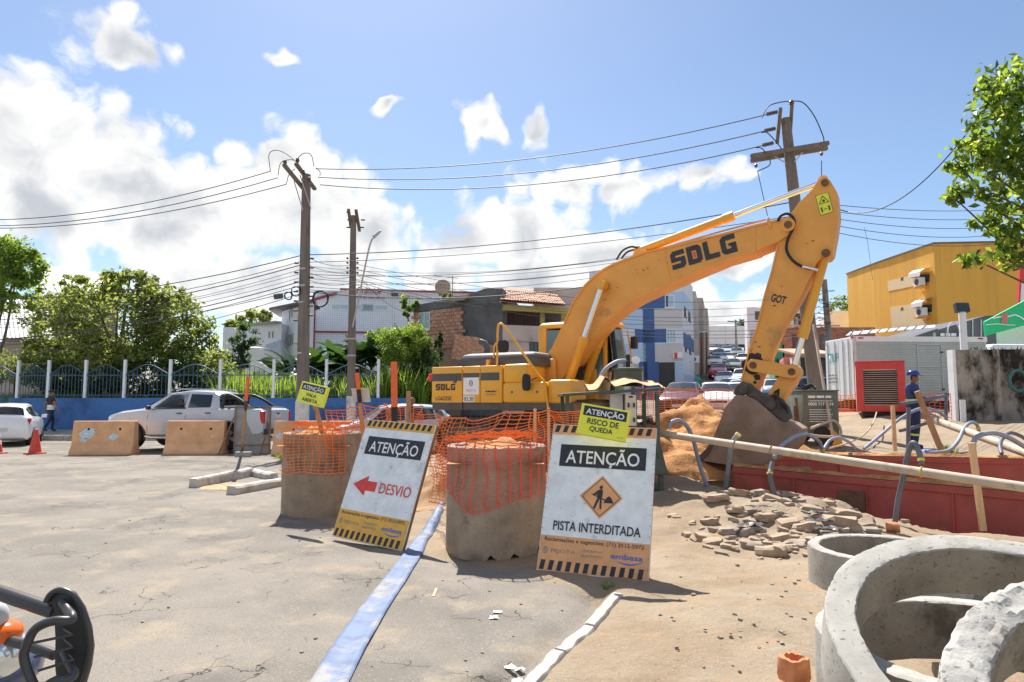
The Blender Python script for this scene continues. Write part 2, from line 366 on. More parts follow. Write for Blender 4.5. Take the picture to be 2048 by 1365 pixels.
def axis(lo, hi, fine_lo, fine_hi, step, grow=1.16):
    a = list(np.arange(fine_lo, fine_hi, step)); s = step; v = a[-1]
    while v < hi: s = min(s * grow, 60); v += s; a.append(v)
    s = step; v = a[0]
    while v > lo: s = min(s * grow, 60); v -= s; a.insert(0, v)
    return np.array(a)
gx = axis(-900, 900, -4.5, 7.2, 0.065); gy = axis(-60, 1200, 2.6, 13.2, 0.065, 1.10)
GX, GY = np.meshgrid(gx, gy, indexing='ij'); GZ = ground_z(GX, GY)
SD = sdist(GX, GY, DIRT) + fbm(GX, GY, 0.9, 41) * 0.7 * np.clip((GY - 4) / 4, 0.12, 1)
dirtv = smooth01(0.45, -0.35, SD)
nx, ny = GX.shape; idx = np.arange(nx * ny).reshape(nx, ny)
quads = np.stack([idx[:-1, :-1], idx[1:, :-1], idx[1:, 1:], idx[:-1, 1:]], -1).reshape(-1, 4)
qd = dirtv[:-1, :-1].reshape(-1) > 0.5

def ground_material():
    m = bpy.data.materials.new('ground_surface'); m.use_nodes = True; t = m.node_tree; b = t.nodes['Principled BSDF']; b.inputs['Roughness'].default_value = 0.9
    b.inputs['Specular IOR Level'].default_value = 0.25
    geo = t.nodes.new('ShaderNodeNewGeometry'); P = geo.outputs['Position']
    def noise(s, d=6.0, r=0.6, vec=P):
        n = N(t, 'ShaderNodeTexNoise', i_Scale=s, i_Detail=d, i_Roughness=r); t.links.new(vec, n.inputs['Vector']); return n.outputs['Fac']
    def ramp(f, a, b2, c=0.0, e=1.0):
        n = N(t, 'ShaderNodeMapRange', interpolation_type='SMOOTHSTEP'); t.links.new(f, n.inputs[0]); n.inputs[1].default_value = a; n.inputs[2].default_value = b2; n.inputs[3].default_value = c; n.inputs[4].default_value = e; return n.outputs[0]
    def mix(f, a, b2, bt='MIX'):
        n = N(t, 'ShaderNodeMix', data_type='RGBA', blend_type=bt)
        for i, x in ((0, f), (6, a), (7, b2)):
            if isinstance(x, (int, float)): n.inputs[i].default_value = x
            elif isinstance(x, tuple): n.inputs[i].default_value = x
            else: t.links.new(x, n.inputs[i])
        return n.outputs[2]
    at = N(t, 'ShaderNodeAttribute', attribute_name='dirt')
    D = ramp(MATH(t, 'ADD', at.outputs['Fac'], MATH(t, 'MULTIPLY', MATH(t, 'SUBTRACT', noise(3.0, 7, 0.7), 0.5), 1.0)), 0.34, 0.66)
    asp = mix(ramp(noise(0.55, 5), 0.38, 0.62), lin((0.185, 0.166, 0.142)), lin((0.25, 0.222, 0.187)))
    asp = mix(ramp(noise(1.7, 6, 0.65), 0.50, 0.68, 0, 0.75), asp, lin((0.33, 0.275, 0.20)))              # sand drifted over the asphalt
    asp = mix(ramp(noise(0.9, 6, 0.6), 0.54, 0.68, 0, 0.6), asp, lin((0.125, 0.115, 0.104)))              # oil and tyre stains
    asp = mix(ramp(noise(95, 3, 0.6), 0.54, 0.66, 0, 0.55), asp, lin((0.07, 0.066, 0.06)))             # aggregate
    asp = mix(ramp(noise(60, 2, 0.5), 0.60, 0.70, 0, 0.45), asp, lin((0.40, 0.37, 0.33)))
    # crazing in patches
    wv = N(t, 'ShaderNodeVectorMath', operation='MULTIPLY_ADD'); wn = N(t, 'ShaderNodeTexNoise', i_Scale=4.0, i_Detail=5.0); t.links.new(P, wn.inputs['Vector'])
    t.links.new(wn.outputs['Color'], wv.inputs[0]); wv.inputs[1].default_value = (0.42, 0.42, 0); t.links.new(P, wv.inputs[2])
    def crack(s, w, mlo, mhi, ms):
        vo = N(t, 'ShaderNodeTexVoronoi', feature='DISTANCE_TO_EDGE', voronoi_dimensions='2D', i_Scale=s); t.links.new(wv.outputs[0], vo.inputs['Vector'])
        return MATH(t, 'MULTIPLY', ramp(vo.outputs['Distance'], w * 0.35, w, 1, 0), ramp(noise(ms, 3), mlo, mhi))
    ck = MATH(t, 'MAXIMUM', crack(3.1, 0.016, 0.555, 0.60, 0.9), crack(0.75, 0.0035, 0.52, 0.58, 0.6))
    asp = mix(MATH(t, 'MULTIPLY', ck, 0.9), asp, lin((0.05, 0.045, 0.04)))
    dc = mix(ramp(noise(0.8, 6), 0.36, 0.64), lin((0.275, 0.205, 0.135)), lin((0.33, 0.265, 0.19)))
    dc = mix(ramp(noise(2.3, 7, 0.7), 0.53, 0.66, 0, 0.45), dc, lin((0.42, 0.25, 0.12)))               # orange sand
    dc = mix(ramp(noise(1.5, 7, 0.7), 0.54, 0.66, 0, 0.55), dc, lin((0.21, 0.155, 0.105)))               # damp earth
    dc = mix(ramp(noise(42, 4, 0.65), 0.57, 0.66, 0, 0.45), dc, lin((0.13, 0.10, 0.075)))
    dc = mix(ramp(noise(70, 2, 0.5), 0.62, 0.72, 0, 0.6), dc, lin((0.46, 0.40, 0.33)))
    t.links.new(mix(D, asp, dc), b.inputs['Base Color'])
    h = MATH(t, 'ADD', MATH(t, 'MULTIPLY', noise(130, 3, 0.6), 0.35), MATH(t, 'MULTIPLY', noise(14, 7, 0.7), MATH(t, 'ADD', MATH(t, 'MULTIPLY', D, 1.6), 0.35)))
    h = MATH(t, 'SUBTRACT', h, MATH(t, 'MULTIPLY', MATH(t, 'MULTIPLY', ck, MATH(t, 'SUBTRACT', 1.0, D)), 0.8))
    bn = N(t, 'ShaderNodeBump', i_Strength=0.8, i_Distance=0.014); t.links.new(h, bn.inputs['Height']); t.links.new(bn.outputs[0], b.inputs['Normal'])
    return m
GM = ground_material()
def sheet(name, sel):
    q = quads[sel]; used = np.unique(q); rem = np.full(nx * ny, -1); rem[used] = np.arange(len(used))
    V = np.stack([GX.ravel(), GY.ravel(), GZ.ravel()], 1)[used]; q = rem[q]
    me = bpy.data.meshes.new(name); me.vertices.add(len(V)); me.vertices.foreach_set('co', V.ravel())
    me.loops.add(q.size); me.loops.foreach_set('vertex_index', q.ravel()); me.polygons.add(len(q))
    me.polygons.foreach_set('loop_start', np.arange(0, q.size, 4)); me.polygons.foreach_set('loop_total', np.full(len(q), 4))
    me.update(calc_edges=True); me.validate()
    a = me.attributes.new('dirt', 'FLOAT', 'POINT'); a.data.foreach_set('value', dirtv.ravel()[used].astype(np.float32))
    me.polygons.foreach_set('use_smooth', [True] * len(me.polygons)); me.materials.append(GM)
    return structure(put(bpy.data.objects.new(name, me)))
sheet('road', ~qd); sheet('ground', qd)

CONC = M('concrete_grey', (0.40, 0.38, 0.35), 0.9, var=0.2, scale=3, bump=0.006, bscale=45, col2=(0.24, 0.21, 0.17), thr=0.56)
CONC_W = M('concrete_whitewashed', (0.46, 0.42, 0.38), 0.9, var=0.15, scale=4, bump=0.006, bscale=50, col2=(0.40, 0.34, 0.27), thr=0.55)
KERBM = M('kerb_concrete', (0.50, 0.46, 0.41), 0.9, var=0.2, scale=5, bump=0.008, bscale=35, col2=(0.34, 0.28, 0.21), thr=0.52)
# sidewalk beyond the road on the left, kerb stones
sw = MB()
xs = np.linspace(-46, -5.0, 42); ys = [27.12, 27.6, 28.3, 29.3]
zz = lambda x, y: 0.19 + 0.15 * (y - 27.12) / 2.2
sw.grid([[Vector((x, y, zz(x, y))) for y in ys] for x in xs])
sw.add([(-5.0, 27.12, zz(0, 27.12)), (-5.0, 29.3, zz(0, 29.3)), (-5.0, 29.3, -0.3), (-5.0, 27.12, -0.3)], [(0, 1, 2, 3)])
SW = structure(sw.obj('sidewalk', M('sidewalk_concrete', (0.30, 0.285, 0.26), 0.9, var=0.2, scale=1.2, bump=0.006, bscale=25, col2=(0.20, 0.18, 0.15), thr=0.56)))
kb = MB().box((0, 0, 0), (0.97, 0.14, 0.42)).mesh('kerb_stone', KERBM, None, 0.02)
for i in range(42):
    o = bpy.data.objects.new('kerb_stone', kb); put(o, SW); o.location = (-45.5 + i * 0.98, 27.04 + random.uniform(-.01, .01), 0.0 + random.uniform(-.015, .01))
# whitewashed gutter kerb running up to the sign
t_ = thing('gutter_kerb', 'broken whitewashed concrete kerb strip along the muddy gutter', 'kerb', (0.02, 3.2, 0))
pts = [(-0.26, 3.05), (0.06, 3.86), (0.30, 4.44), (0.55, 5.03), (0.88, 5.80)]
for i in range(4):
    mb = MB(); a = Vector((*pts[i], 0)); c = Vector((*pts[i + 1], 0)); d = (c - a); L = d.length; d.normalize(); s = Vector((d.y, -d.x, 0)); rings = []
    nn = 16
    for k in range(nn + 1):
        p = a + d * (0.015 + (L - 0.03) * k / nn); w = 0.048 + 0.010 * wob(p.x, p.y, 6, 2) ; h = 0.012 + 0.008 * wob(p.x, p.y, 8, 5)
        p = p + s * 0.012 * wob(p.x, p.y, 9, 7); z0 = gz(p.x + 0.1, p.y) - 0.1
        rings.append([p - s * w + Vector((0, 0, z0)), p - s * w + Vector((0, 0, z0 + 0.09 + h)), p - s * w * .6 + Vector((0, 0, z0 + 0.105 + h)), p + s * w * .7 + Vector((0, 0, z0 + 0.10 + h)), p + s * w + Vector((0, 0, z0 + 0.08 + h)), p + s * w + Vector((0, 0, z0))])
    mb.loft(rings); mb.obj('kerb_piece', CONC_W, t_, smooth=40)

# ================================================================ concrete rings
RING_OLD = M('ring_concrete_weathered', (0.34, 0.255, 0.18), 0.92, var=0.25, scale=3.5, bump=0.010, bscale=38, col2=(0.16, 0.13, 0.10), thr=0.56, speck=(60, .62, .5))
RING_NEW = M('ring_concrete_pale', (0.37, 0.355, 0.32), 0.92, var=0.2, scale=4, bump=0.014, bscale=45, col2=(0.27, 0.235, 0.19), thr=0.54, speck=(48, .63, .75))
RING_ROUGH = M('ring_concrete_rough', (0.40, 0.385, 0.355), 0.95, var=0.2, scale=8, bump=0.03, bscale=30, col2=(0.28, 0.255, 0.22), thr=0.53, speck=(40, .6, .7))
SANDM = M('orange_sand', (0.48, 0.235, 0.085), 0.95, var=0.3, scale=5, bump=0.05, bscale=13, col2=(0.34, 0.15, 0.05), thr=0.53, speck=(26, .6, .35))
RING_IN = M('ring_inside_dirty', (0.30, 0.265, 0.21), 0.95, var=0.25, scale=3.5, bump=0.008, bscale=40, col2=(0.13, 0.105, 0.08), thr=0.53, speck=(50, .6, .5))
def ring_mesh(ro, ri, h, n=72, rough=0.006, seed=0.0, chips=0, roughtop=0.0):
    """open concrete ring standing on z=0, slightly uneven with chipped edges"""
    prof = [(ro, 0), (ro, h * .25), (ro, h * .5), (ro, h * .8), (ro - .002, h - .007), (ro - .008, h)] + [(ro + (ri - ro) * t, h + .002) for t in (.2, .35, .5, .65, .8)] + [(ri + .007, h), (ri + .001, h - .007), (ri, h * .7), (ri, h * .35), (ri, 0)]; nk = len(prof)
    mb = MB(); rings = []
    for k, (r, z) in enumerate(prof):
        row = []
        for j in range(n):
            a = 2 * PI * j / n; x, y = math.cos(a), math.sin(a)
            rr = r + rough * mnoise.noise(Vector((x * 3 + seed, y * 3, z * 4))) * 1.6; zz = z
            if k in (0, nk - 1) and chips: zz += chips * max(0, mnoise.noise(Vector((x * 3.4 + seed, y * 3.4, 1.7))) - 0.12)
            if k in (4, 5, 11, 12): jt = mnoise.noise(Vector((x * 30 + seed, y * 30, 2.0 + k // 6))) * .006 + .004 * mnoise.noise(Vector((x * 75, y * 75, seed))); rr += jt * (1 if k > 8 else -1); zz -= abs(jt)
            if 4 <= k <= 12: zz += rough * 0.9 * mnoise.noise(Vector((x * 9 + seed, y * 9, k * .9))) + roughtop * (mnoise.noise(Vector((x * rr * 26 + seed, y * rr * 26, 0))) + .6 * mnoise.noise(Vector((x * rr * 70, y * rr * 70, seed))))
            row.append(Vector((rr * x, rr * y, zz)))
        rings.append(row)
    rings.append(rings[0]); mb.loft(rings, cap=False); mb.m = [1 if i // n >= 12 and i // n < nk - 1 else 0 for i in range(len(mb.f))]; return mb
def ring(name, label, c, ro, ri, h, mat, Mx=None, **kw):
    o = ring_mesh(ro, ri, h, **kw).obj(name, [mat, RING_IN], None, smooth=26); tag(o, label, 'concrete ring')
    if Mx is not None: o.matrix_world = Mx
    else: o.location = c
    return o
def heap(name, c, rx, ry, h, mat, parent=None, n=40, seed=0, rough=0.25, z0=0.0, label=None):
    mb = MB(); P = []
    for i in range(n + 1):
        row = []
        for j in range(n + 1):
            u = 2 * i / n - 1; v = 2 * j / n - 1; r = math.hypot(u, v)
            zz = max(0, 1 - r) ** 0.85 * (1 + rough * 1.6 * wob(u * 2, v * 2, 1.2, seed)) + rough * 0.35 * wob(u, v, 7, seed) * max(0, 1 - r * .9) + rough * 0.15 * wob(u, v, 17, seed) * max(0, 1 - r * .9)
            row.append(Vector((c[0] + u * rx, c[1] + v * ry, c[2] + h * zz + z0 - (0.08 if r > 0.97 else 0))))
        P.append(row)
    mb.grid(P); o = mb.obj(name, mat, parent, smooth=70); return o
BG = [(-2.74, 9.95), (-0.17, 7.56)]
for (x, y), h, lab in ((BG[0], 1.16, 'weathered brown concrete ring full of sand behind the detour sign'), (BG[1], 1.13, 'weathered brown concrete ring with chipped base beside the closed road sign')):
    z = gz(x, y) - 0.02
    ring('concrete_ring', lab, (x, y, z - 0.02), 0.545, 0.46, h, RING_OLD, seed=x * 3, chips=0.32 if h < 1.15 else 0.06, roughtop=0.012)
    o = heap('soil_fill', (x, y, z), 0.50, 0.50, 0.16, SANDM, n=26, seed=x, rough=0.5, z0=h - 0.10); tag(o, 'orange soil filling the concrete ring ' + ('behind the detour sign' if h > 1.15 else 'next to the closed road sign'), 'soil')
# stack of pale rings in the right foreground
def tilt_frame(px, py, h, ta, az, du, dv):
    n = Vector((math.sin(R(ta)) * math.cos(R(az)), math.sin(R(ta)) * math.sin(R(az)), math.cos(R(ta))))
    c0 = atZ(px, py, h); e1 = Vector((0, 1, 0)).cross(n).normalized(); e2 = n.cross(e1); c = c0 + e1 * du + e2 * dv
    m = Matrix((e1, e2, n)).transposed().to_4x4(); m.translation = c; return m
k = (1.6 - 0.66) / 0.7
UP = tilt_frame(1880, 1220, 0.66, 22.5, 260, 0.203 * k, -0.206 * k) @ Matrix.Translation((0, 0, -0.27))
ring('concrete_ring', 'large pale concrete ring tilted over another ring, smooth wide rim', None, 0.623 * k, 0.525 * k, 0.27, RING_NEW, UP, seed=2, n=200, rough=0.004)
ring('concrete_ring', 'pale concrete ring propped on stones under the tilted ring', (2.34, 3.42, 0.10), 0.80, 0.68, 0.33, RING_NEW, seed=5, n=160, rough=0.005, chips=0.03)
ring('concrete_ring', 'pale concrete ring standing flat on the dirt behind the tilted rings', (3.22, 6.02, -0.01), 0.62, 0.52, 0.34, RING_NEW, seed=8, n=140, rough=0.005)
FR = tilt_frame(2080, 1330, 0.85, 28, 255, 0.265, -0.338) @ Matrix.Translation((0, 0, -0.22))
ring('concrete_ring', 'rough lumpy pale concrete ring lying on top of the tilted ring', None, 0.649, 0.526, 0.22, RING_ROUGH, FR, seed=11, n=240, rough=0.006, roughtop=0.009)
STONE = M('stone_grey', (0.42, 0.37, 0.30), 0.95, var=0.2, scale=9, bump=0.008, bscale=50)
def rock(name, c, s, seed, mat, flat=0.6, label=None, cat=None, group=None, rot=0.0, parent=None, cuts=2):
    bm = bmesh.new(); bmesh.ops.create_cube(bm, size=1.0); bmesh.ops.subdivide_edges(bm, edges=bm.edges[:], cuts=cuts, use_grid_fill=True)
    for v in bm.verts:
        p = v.co.copy(); l = p.length; q = p * (0.72 / l) * 0.35 + p * 0.65
        f = 1 + 0.42 * mnoise.noise(p * 1.9 + Vector((seed * 3.1, seed, 0))) + 0.2 * mnoise.noise(p * 5 + Vector((seed, 0, 9)))
        v.co = Vector((q.x * s[0], q.y * s[1], q.z * s[2])) * f
    me = bpy.data.meshes.new(name); bm.to_mesh(me); bm.free(); me.materials.append(mat); me.polygons.foreach_set('use_smooth', [True] * len(me.polygons)); me.set_sharp_from_angle(angle=R(28))
    o = put(bpy.data.objects.new(name, me), parent); o.location = c; o.rotation_euler = (random.uniform(-.25, .25), random.uniform(-.25, .25), rot)
    if label: tag(o, label, cat, group)
    return o
for i, (x, y) in enumerate([(2.52, 4.02), (1.72, 3.2), (2.9, 3.0), (1.8, 3.85)]):
    rock('prop_stone', (x, y, gz(x, y) + 0.045), (0.16, 0.14, 0.13), i + 20, STONE, label='small stone wedged under the pale concrete ring', cat='stone', group='stones propping the ring')
BRICKM = M('hollow_brick_clay', (0.46, 0.185, 0.085), 0.92, var=0.22, scale=14, bump=0.006, bscale=60, col2=(0.36, 0.25, 0.17), thr=0.56)
# broken hollow brick and broken clay pipe
p = atZ(1588, 1362, 0); t_ = thing('broken_brick', 'broken orange hollow clay brick standing beside the pale rings', 'brick', p, 0.4)
mb = MB(); prof = [(0.062, 0), (0.07, 0.03), (0.068, 0.09), (0.064, 0.13), (0.05, 0.135), (0.046, 0.05), (0.03, 0.03)]
rr = []
for k_, (r, z) in enumerate(prof):
    rr.append([Vector((r * max(-1, min(1, 1.3 * math.cos(a))) * (1 + .1 * wob(math.cos(a), math.sin(a) + z * 9, 3, 4)), r * max(-1, min(1, 1.3 * math.sin(a))), z + (0.02 * wob(math.cos(a), math.sin(a), 4, k_) if k_ > 2 else 0))) for a in [2 * PI * j / 24 for j in range(24)]])
mb.loft(rr); mb.obj('brick_shell', BRICKM, t_, smooth=45, local=True)
p = atZ(1786, 1066, 0.0); t_ = thing('clay_pipe_piece', 'short broken piece of ribbed orange clay pipe on the trench edge', 'pipe piece', (p.x, p.y, gz(p.x, p.y)), -0.5)
mb = MB(); rr = []
for k_, (x, r) in enumerate([(-.075, .05), (-.07, .062), (-.04, .058), (-.02, .064), (0, .06), (.02, .066), (.05, .06), (.075, .063), (.075, .045), (-.06, .042)]):
    rr.append([Vector((x + (.008 * wob(math.cos(a) * 3, math.sin(a) * 3, 1, k_)), r * math.cos(a), .062 + r * math.sin(a))) for a in [2 * PI * j / 20 for j in range(20)]])
mb.loft(rr); mb.obj('pipe_shell', BRICKM, t_, smooth=40, local=True)

# ================================================================ signs
WHITE_P = M('sign_white', (0.64, 0.66, 0.68), 0.55, var=0.12, scale=7, col2=(0.40, 0.40, 0.38), thr=0.60, stretch=(1, 1, 1))
BLACK_P = M('sign_black', (0.022, 0.024, 0.03), 0.6, var=0.3, scale=20, col2=(0.16, 0.16, 0.16), thr=0.64)
ORANGE_P = M('sign_orange', (0.60, 0.30, 0.13), 0.6, var=0.14, scale=8, col2=(0.42, 0.30, 0.20), thr=0.60)
AMBER_P = M('sign_amber', (0.60, 0.33, 0.055), 0.6, var=0.14, scale=8, col2=(0.42, 0.28, 0.12), thr=0.60)
RED_P = M('sign_red', (0.55, 0.045, 0.035), 0.6, var=0.15, scale=12)
YEL_P = M('sign_yellow', (0.72, 0.68, 0.045), 0.5, var=0.06, scale=9)
GREYT = M('sign_grey_text', (0.20, 0.19, 0.185), 0.6, var=0.2, scale=30)
BLUET = M('sign_blue_text', (0.045, 0.13, 0.42), 0.6, var=0.1, scale=30)
WHITET = M('sign_white_text', (0.74, 0.74, 0.74), 0.6, var=0.08, scale=20)
SCR = M('scratch_mark', (0.14, 0.13, 0.12), 0.8, var=0.1)
WOOD = M('wood_raw', (0.34, 0.20, 0.10), 0.8, var=0.22, scale=6, bump=0.004, bscale=40, stretch=(4, 4, 0.6), col2=(0.20, 0.115, 0.06), thr=0.56)
WOOD_L = M('wood_light', (0.55, 0.36, 0.19), 0.8, var=0.15, scale=6, bump=0.003, bscale=40, stretch=(4, 4, 0.6))
WOOD_EDGE = M('board_edge_wood', (0.22, 0.13, 0.075), 0.85, var=0.25, scale=12, bump=0.003)
ORP = M('fluorescent_orange_paint', (0.85, 0.115, 0.028), 0.5, var=0.08)
BLKW = M('black_painted_wood', (0.022, 0.021, 0.022), 0.7, var=0.2)
PLYB = M('board_back_grey', (0.25, 0.245, 0.235), 0.85, var=0.22, scale=3.5, bump=0.004, col2=(0.17, 0.16, 0.15), thr=0.55)

def big_sign(label, BL, BR, H, tilt, band, panel, extra):
    BL = Vector(BL); BR = Vector(BR); ex = (BR - BL); w = ex.length; ex.normalize()
    back = Vector((-ex.y, ex.x, 0)).normalized()
    if back.y < 0: back = -back
    ey = (Vector((0, 0, 1)) * math.cos(tilt) + back * math.sin(tilt)); ey = (ey - ex * ey.dot(ex)).normalized()
    fr = frame(BL, ex, ey); T = thing('warning_sign', label, 'sign', (BL + BR) / 2, 0)
    q = lambda u, v, z=0: fr @ Vector((u, v, z))
    mb = MB(); mb.prism([q(0, 0, -.012), q(w, 0, -.012), q(w, H, -.012), q(0, H, -.012)], fr.to_3x3() @ Vector((0, 0, .012))); mb.obj('panel', [WHITE_P], T)
    for v0 in (.02, H - .02): MB().bar(q(0, v0, -.034), q(w, v0, -.034), .04, .042, ey).obj('frame_rail', WOOD_EDGE, T)   # wooden frame behind the sheet
    for u in (.02, w - .02):
        mb = MB(); mb.bar(q(u, .042, -.034), q(u, H - .042, -.034), .042, .038, ex); mb.obj('frame_stile', WOOD_EDGE, T)
    decal('bottom_band', rect(0.004, 0.004, w - .008, H * 0.225), fr, band, T, .002)
    decal('top_band', rect(0.004, H * .925, w - .008, H * .072), fr, band, T, .002)
    for (v0, hh) in ((0.012, H * .062), (H * .942, H * .05)):
        n = 12
        for i in range(n):
            u0 = 0.02 + (w - .04) * i / n; sl = .014 if v0 < .1 else .02
            decal('stripe', [(u0, v0), (u0 + w * .042, v0), (u0 + w * .042 + sl, v0 + hh), (u0 + sl, v0 + hh)], fr, BLACK_P, T, .0035)
    decal('title_panel', rect(w * .10, H * .70, w * .82, H * .155), fr, BLACK_P, T, .003)
    lettering('title_text', 'ATENÇÃO', w * .16, H * .702, w * .70, H * .135, fr, WHITET, T, .006, bold=.012)
    lettering('notice_text', 'Reclamações e sugestões: (71) 3512-5972', w * .045, H * .185, w * .90, H * .032, fr, BLACK_P, T, .005, bold=.006)
    # firm's emblem, contract number, utility's name with its wave
    em = [(w * .06 + .026 * math.cos(a), H * .132 + .034 * math.sin(a)) for a in [2 * PI * i / 14 for i in range(14)]]
    decal('emblem_text', em, fr, GREYT, T, .004)
    for i in range(3): decal('emblem_text', rect(w * .042 + i * .015, H * .115, .006, .045), fr, band, T, .0055)
    lettering('company_text', 'PEJOTA', w * .115, H * .113, w * .225, H * .030, fr, GREYT, T, .005)
    lettering('contract_text', 'CONTRATO Nº', w * .40, H * .139, w * .19, H * .018, fr, GREYT, T, .005)
    lettering('contract_text', '4600??397/21'.replace('??', '17'), w * .39, H * .108, w * .20, H * .018, fr, GREYT, T, .005)
    lettering('utility_text', 'embasa', w * .66, H * .118, w * .28, H * .034, fr, BLUET, T, .005, bold=.02)
    wv = [(w * (.70 + .26 * i / 12), H * (.108 - .018 * math.sin(PI * i / 12) + .010 * i / 12)) for i in range(13)]
    decal('wave_mark', wv + [(x, y - .012 * math.sin(PI * i / 12) - .001) for i, (x, y) in reversed(list(enumerate(wv)))], fr, BLUET, T, .005)
    random.seed(int(w * 1000))
    for i in range(64):   # scratches and scuffs
        u = random.uniform(.03, w - .05); v = random.uniform(H * .25, H * .9); a = random.choice([random.gauss(.5, .3), random.gauss(-.6, .3), random.gauss(1.5, .15)]); l = random.uniform(.008, .045); tt = random.uniform(.0008, .0022)
        dx, dy = math.cos(a) * l, math.sin(a) * l; nx_, ny_ = -math.sin(a) * tt, math.cos(a) * tt
        decal('scratch', [(u, v), (u + dx * .5 + nx_, v + dy * .5 + ny_), (u + dx, v + dy), (u + dx * .5 - nx_, v + dy * .5 - ny_)], fr, SCR, T, .0075)
    for i in range(13):
        for u in (.012, w - .012):
            decal('nail_head', [(u + .0045 * math.cos(a), .1 + H * .88 * i / 13 + .0045 * math.sin(a)) for a in [2 * PI * j / 6 for j in range(6)]], fr, SCR, T, .006)
    extra(T, fr, w, H); return T, fr, w, H, q
def pista(T, fr, w, H):
    c = (w * .53, H * .505); s = H * .145
    def dia(k): return [(c[0], c[1] - s * k), (c[0] + s * k, c[1]), (c[0], c[1] + s * k), (c[0] - s * k, c[1])]
    decal('diamond', dia(1.0), fr, ORANGE_P, T, .003); decal('diamond_border', dia(.90), fr, BLACK_P, T, .0045); decal('diamond_field', dia(.855), fr, ORANGE_P, T, .006)
    S = lambda pts: [(c[0] + x * s, c[1] + y * s) for x, y in pts]
    decal('digger_symbol', S([(.0 + .085 * math.cos(a) - .02, .44 + .085 * math.sin(a)) for a in [2 * PI * i / 12 for i in range(12)]]), fr, BLACK_P, T, .0075)
    decal('digger_symbol', S([(-.17, .30), (-.02, .36), (.08, .30), (.06, .0), (.02, -.05), (-.16, -.05), (-.2, .05)]), fr, BLACK_P, T, .0075)
    decal('digger_symbol', S([(-.16, -.05), (-.04, -.05), (-.14, -.30), (-.24, -.56), (-.33, -.53), (-.24, -.28)]), fr, BLACK_P, T, .0078)
    decal('digger_symbol', S([(-.05, -.05), (.03, -.05), (.05, -.30), (.06, -.56), (-.03, -.56), (-.04, -.30)]), fr, BLACK_P, T, .0078)
    decal('digger_symbol', S([(-.17, .30), (-.40, .08), (-.32, .02), (-.12, .20)]), fr, BLACK_P, T, .0078)
    decal('digger_symbol', S([(-.45, .10), (-.42, .13), (.28, -.14), (.25, -.19)]), fr, BLACK_P, T, .0082)
    decal('digger_symbol', S([(.14, -.26), (.60, -.26), (.46, .0), (.36, .06), (.27, -.02)]), fr, BLACK_P, T, .0078)
    lettering('message_text', 'PISTA INTERDITADA', w * .11, H * .265, w * .80, H * .062, fr, BLACK_P, T, .006, bold=.014)
def desvio(T, fr, w, H):
    c = (w * .27, H * .44)
    decal('arrow', [(c[0] - .20, c[1]), (c[0] + .01, c[1] + .115), (c[0] + .01, c[1] + .055), (c[0] + .16, c[1] + .055), (c[0] + .16, c[1] - .055), (c[0] + .01, c[1] - .055), (c[0] + .01, c[1] - .115)], fr, RED_P, T, .004)
    lettering('message_text', 'DESVIO', w * .475, H * .395, w * .44, H * .085, fr, RED_P, T, .006, bold=.004)
bl = atZ(1073, 1140, .03); br = atZ(1297, 1165, .0)
big_sign('closed road sign with orange diamond and black lettering leaning by the gutter', bl, br, 1.42, R(21), ORANGE_P, WHITE_P, pista)
big_sign('detour sign with red arrow leaning against the far concrete ring', (-2.06, 7.97, .05), (-1.17, 7.40, 0.0), 1.40, R(20), AMBER_P, WHITE_P, desvio)
def small_sign(label, corners, lines, Y):
    P = [atY(x, y, yy) for (x, y), yy in zip(corners, Y)]   # BL BR TL
    ex = P[1] - P[0]; w = ex.length; ey = P[2] - P[0]; fr = frame(P[0], ex, ey); H = ey.length
    T = thing('warning_sign', label, 'sign', P[0], 0); q = lambda u, v, z=0: fr @ Vector((u, v, z))
    mb = MB(); mb.prism([q(0, 0, -.045), q(w, 0, -.045), q(w, H, -.045), q(0, H, -.045)], fr.to_3x3() @ Vector((0, 0, .045))); mb.obj('panel', [YEL_P], T, bevel=.003)
    decal('title_panel', rect(w * .06, H * .62, w * .88, H * .32), fr, BLACK_P, T, .002)
    lettering('title_text', 'ATENÇÃO', w * .11, H * .63, w * .78, H * .27, fr, WHITET, T, .004, bold=.022)
    for s, u, v, ww, hh in lines: lettering('message_text', s, u * w, v * H, ww * w, hh * H, fr, BLACK_P, T, .004, bold=.018)
    lettering('maker_text', 'PEJOTA', w * .80, H * .05, w * .14, H * .05, fr, GREYT, T, .004)
    return T, fr, w, H, q
small_sign('yellow falling hazard sign tied on top of the closed road sign', [(1153, 866), (1252, 884), (1163, 806)], [('RISCO DE', .17, .36, .64, .19), ('QUEDA', .24, .11, .47, .19)], (6.58, 6.50, 6.68))
T, fr, w, H, q = small_sign('tilted yellow open trench sign nailed to a stake in the ring', [(592, 802), (643, 816), (601, 762)], [('VALA', .30, .35, .40, .17), ('ABERTA', .20, .10, .60, .17)], (9.35, 9.0, 9.4))
def stake(label, p0, p1, w=.045, top=None, mat=WOOD, parts=0.3):
    """wooden stake; top part painted"""
    p0 = Vector(p0); p1 = Vector(p1); T = thing('wooden_stake', label, 'stake', p0)
    if top is None:
        MB().bar(p0, p1, w, w * .6, (0, 1, 0)).obj('post', mat, T, bevel=.003); return T
    d = p1 - p0; a = p0 + d * (1 - top[0]); b = p0 + d * (1 - top[1])
    MB().bar(p0, b, w, w * .6, (0, 1, 0)).obj('post', mat, T, bevel=.003)
    MB().bar(b, a, w * 1.02, w * .62, (0, 1, 0)).obj('black_band', BLKW, T); MB().bar(a, p1, w * 1.02, w * .62, (0, 1, 0)).obj('orange_tip', ORP, T)
    return T
stake('brown stake carrying the yellow open trench sign', (-2.62, 9.75, 0.9), atY(627, 800, 9.6), .06)
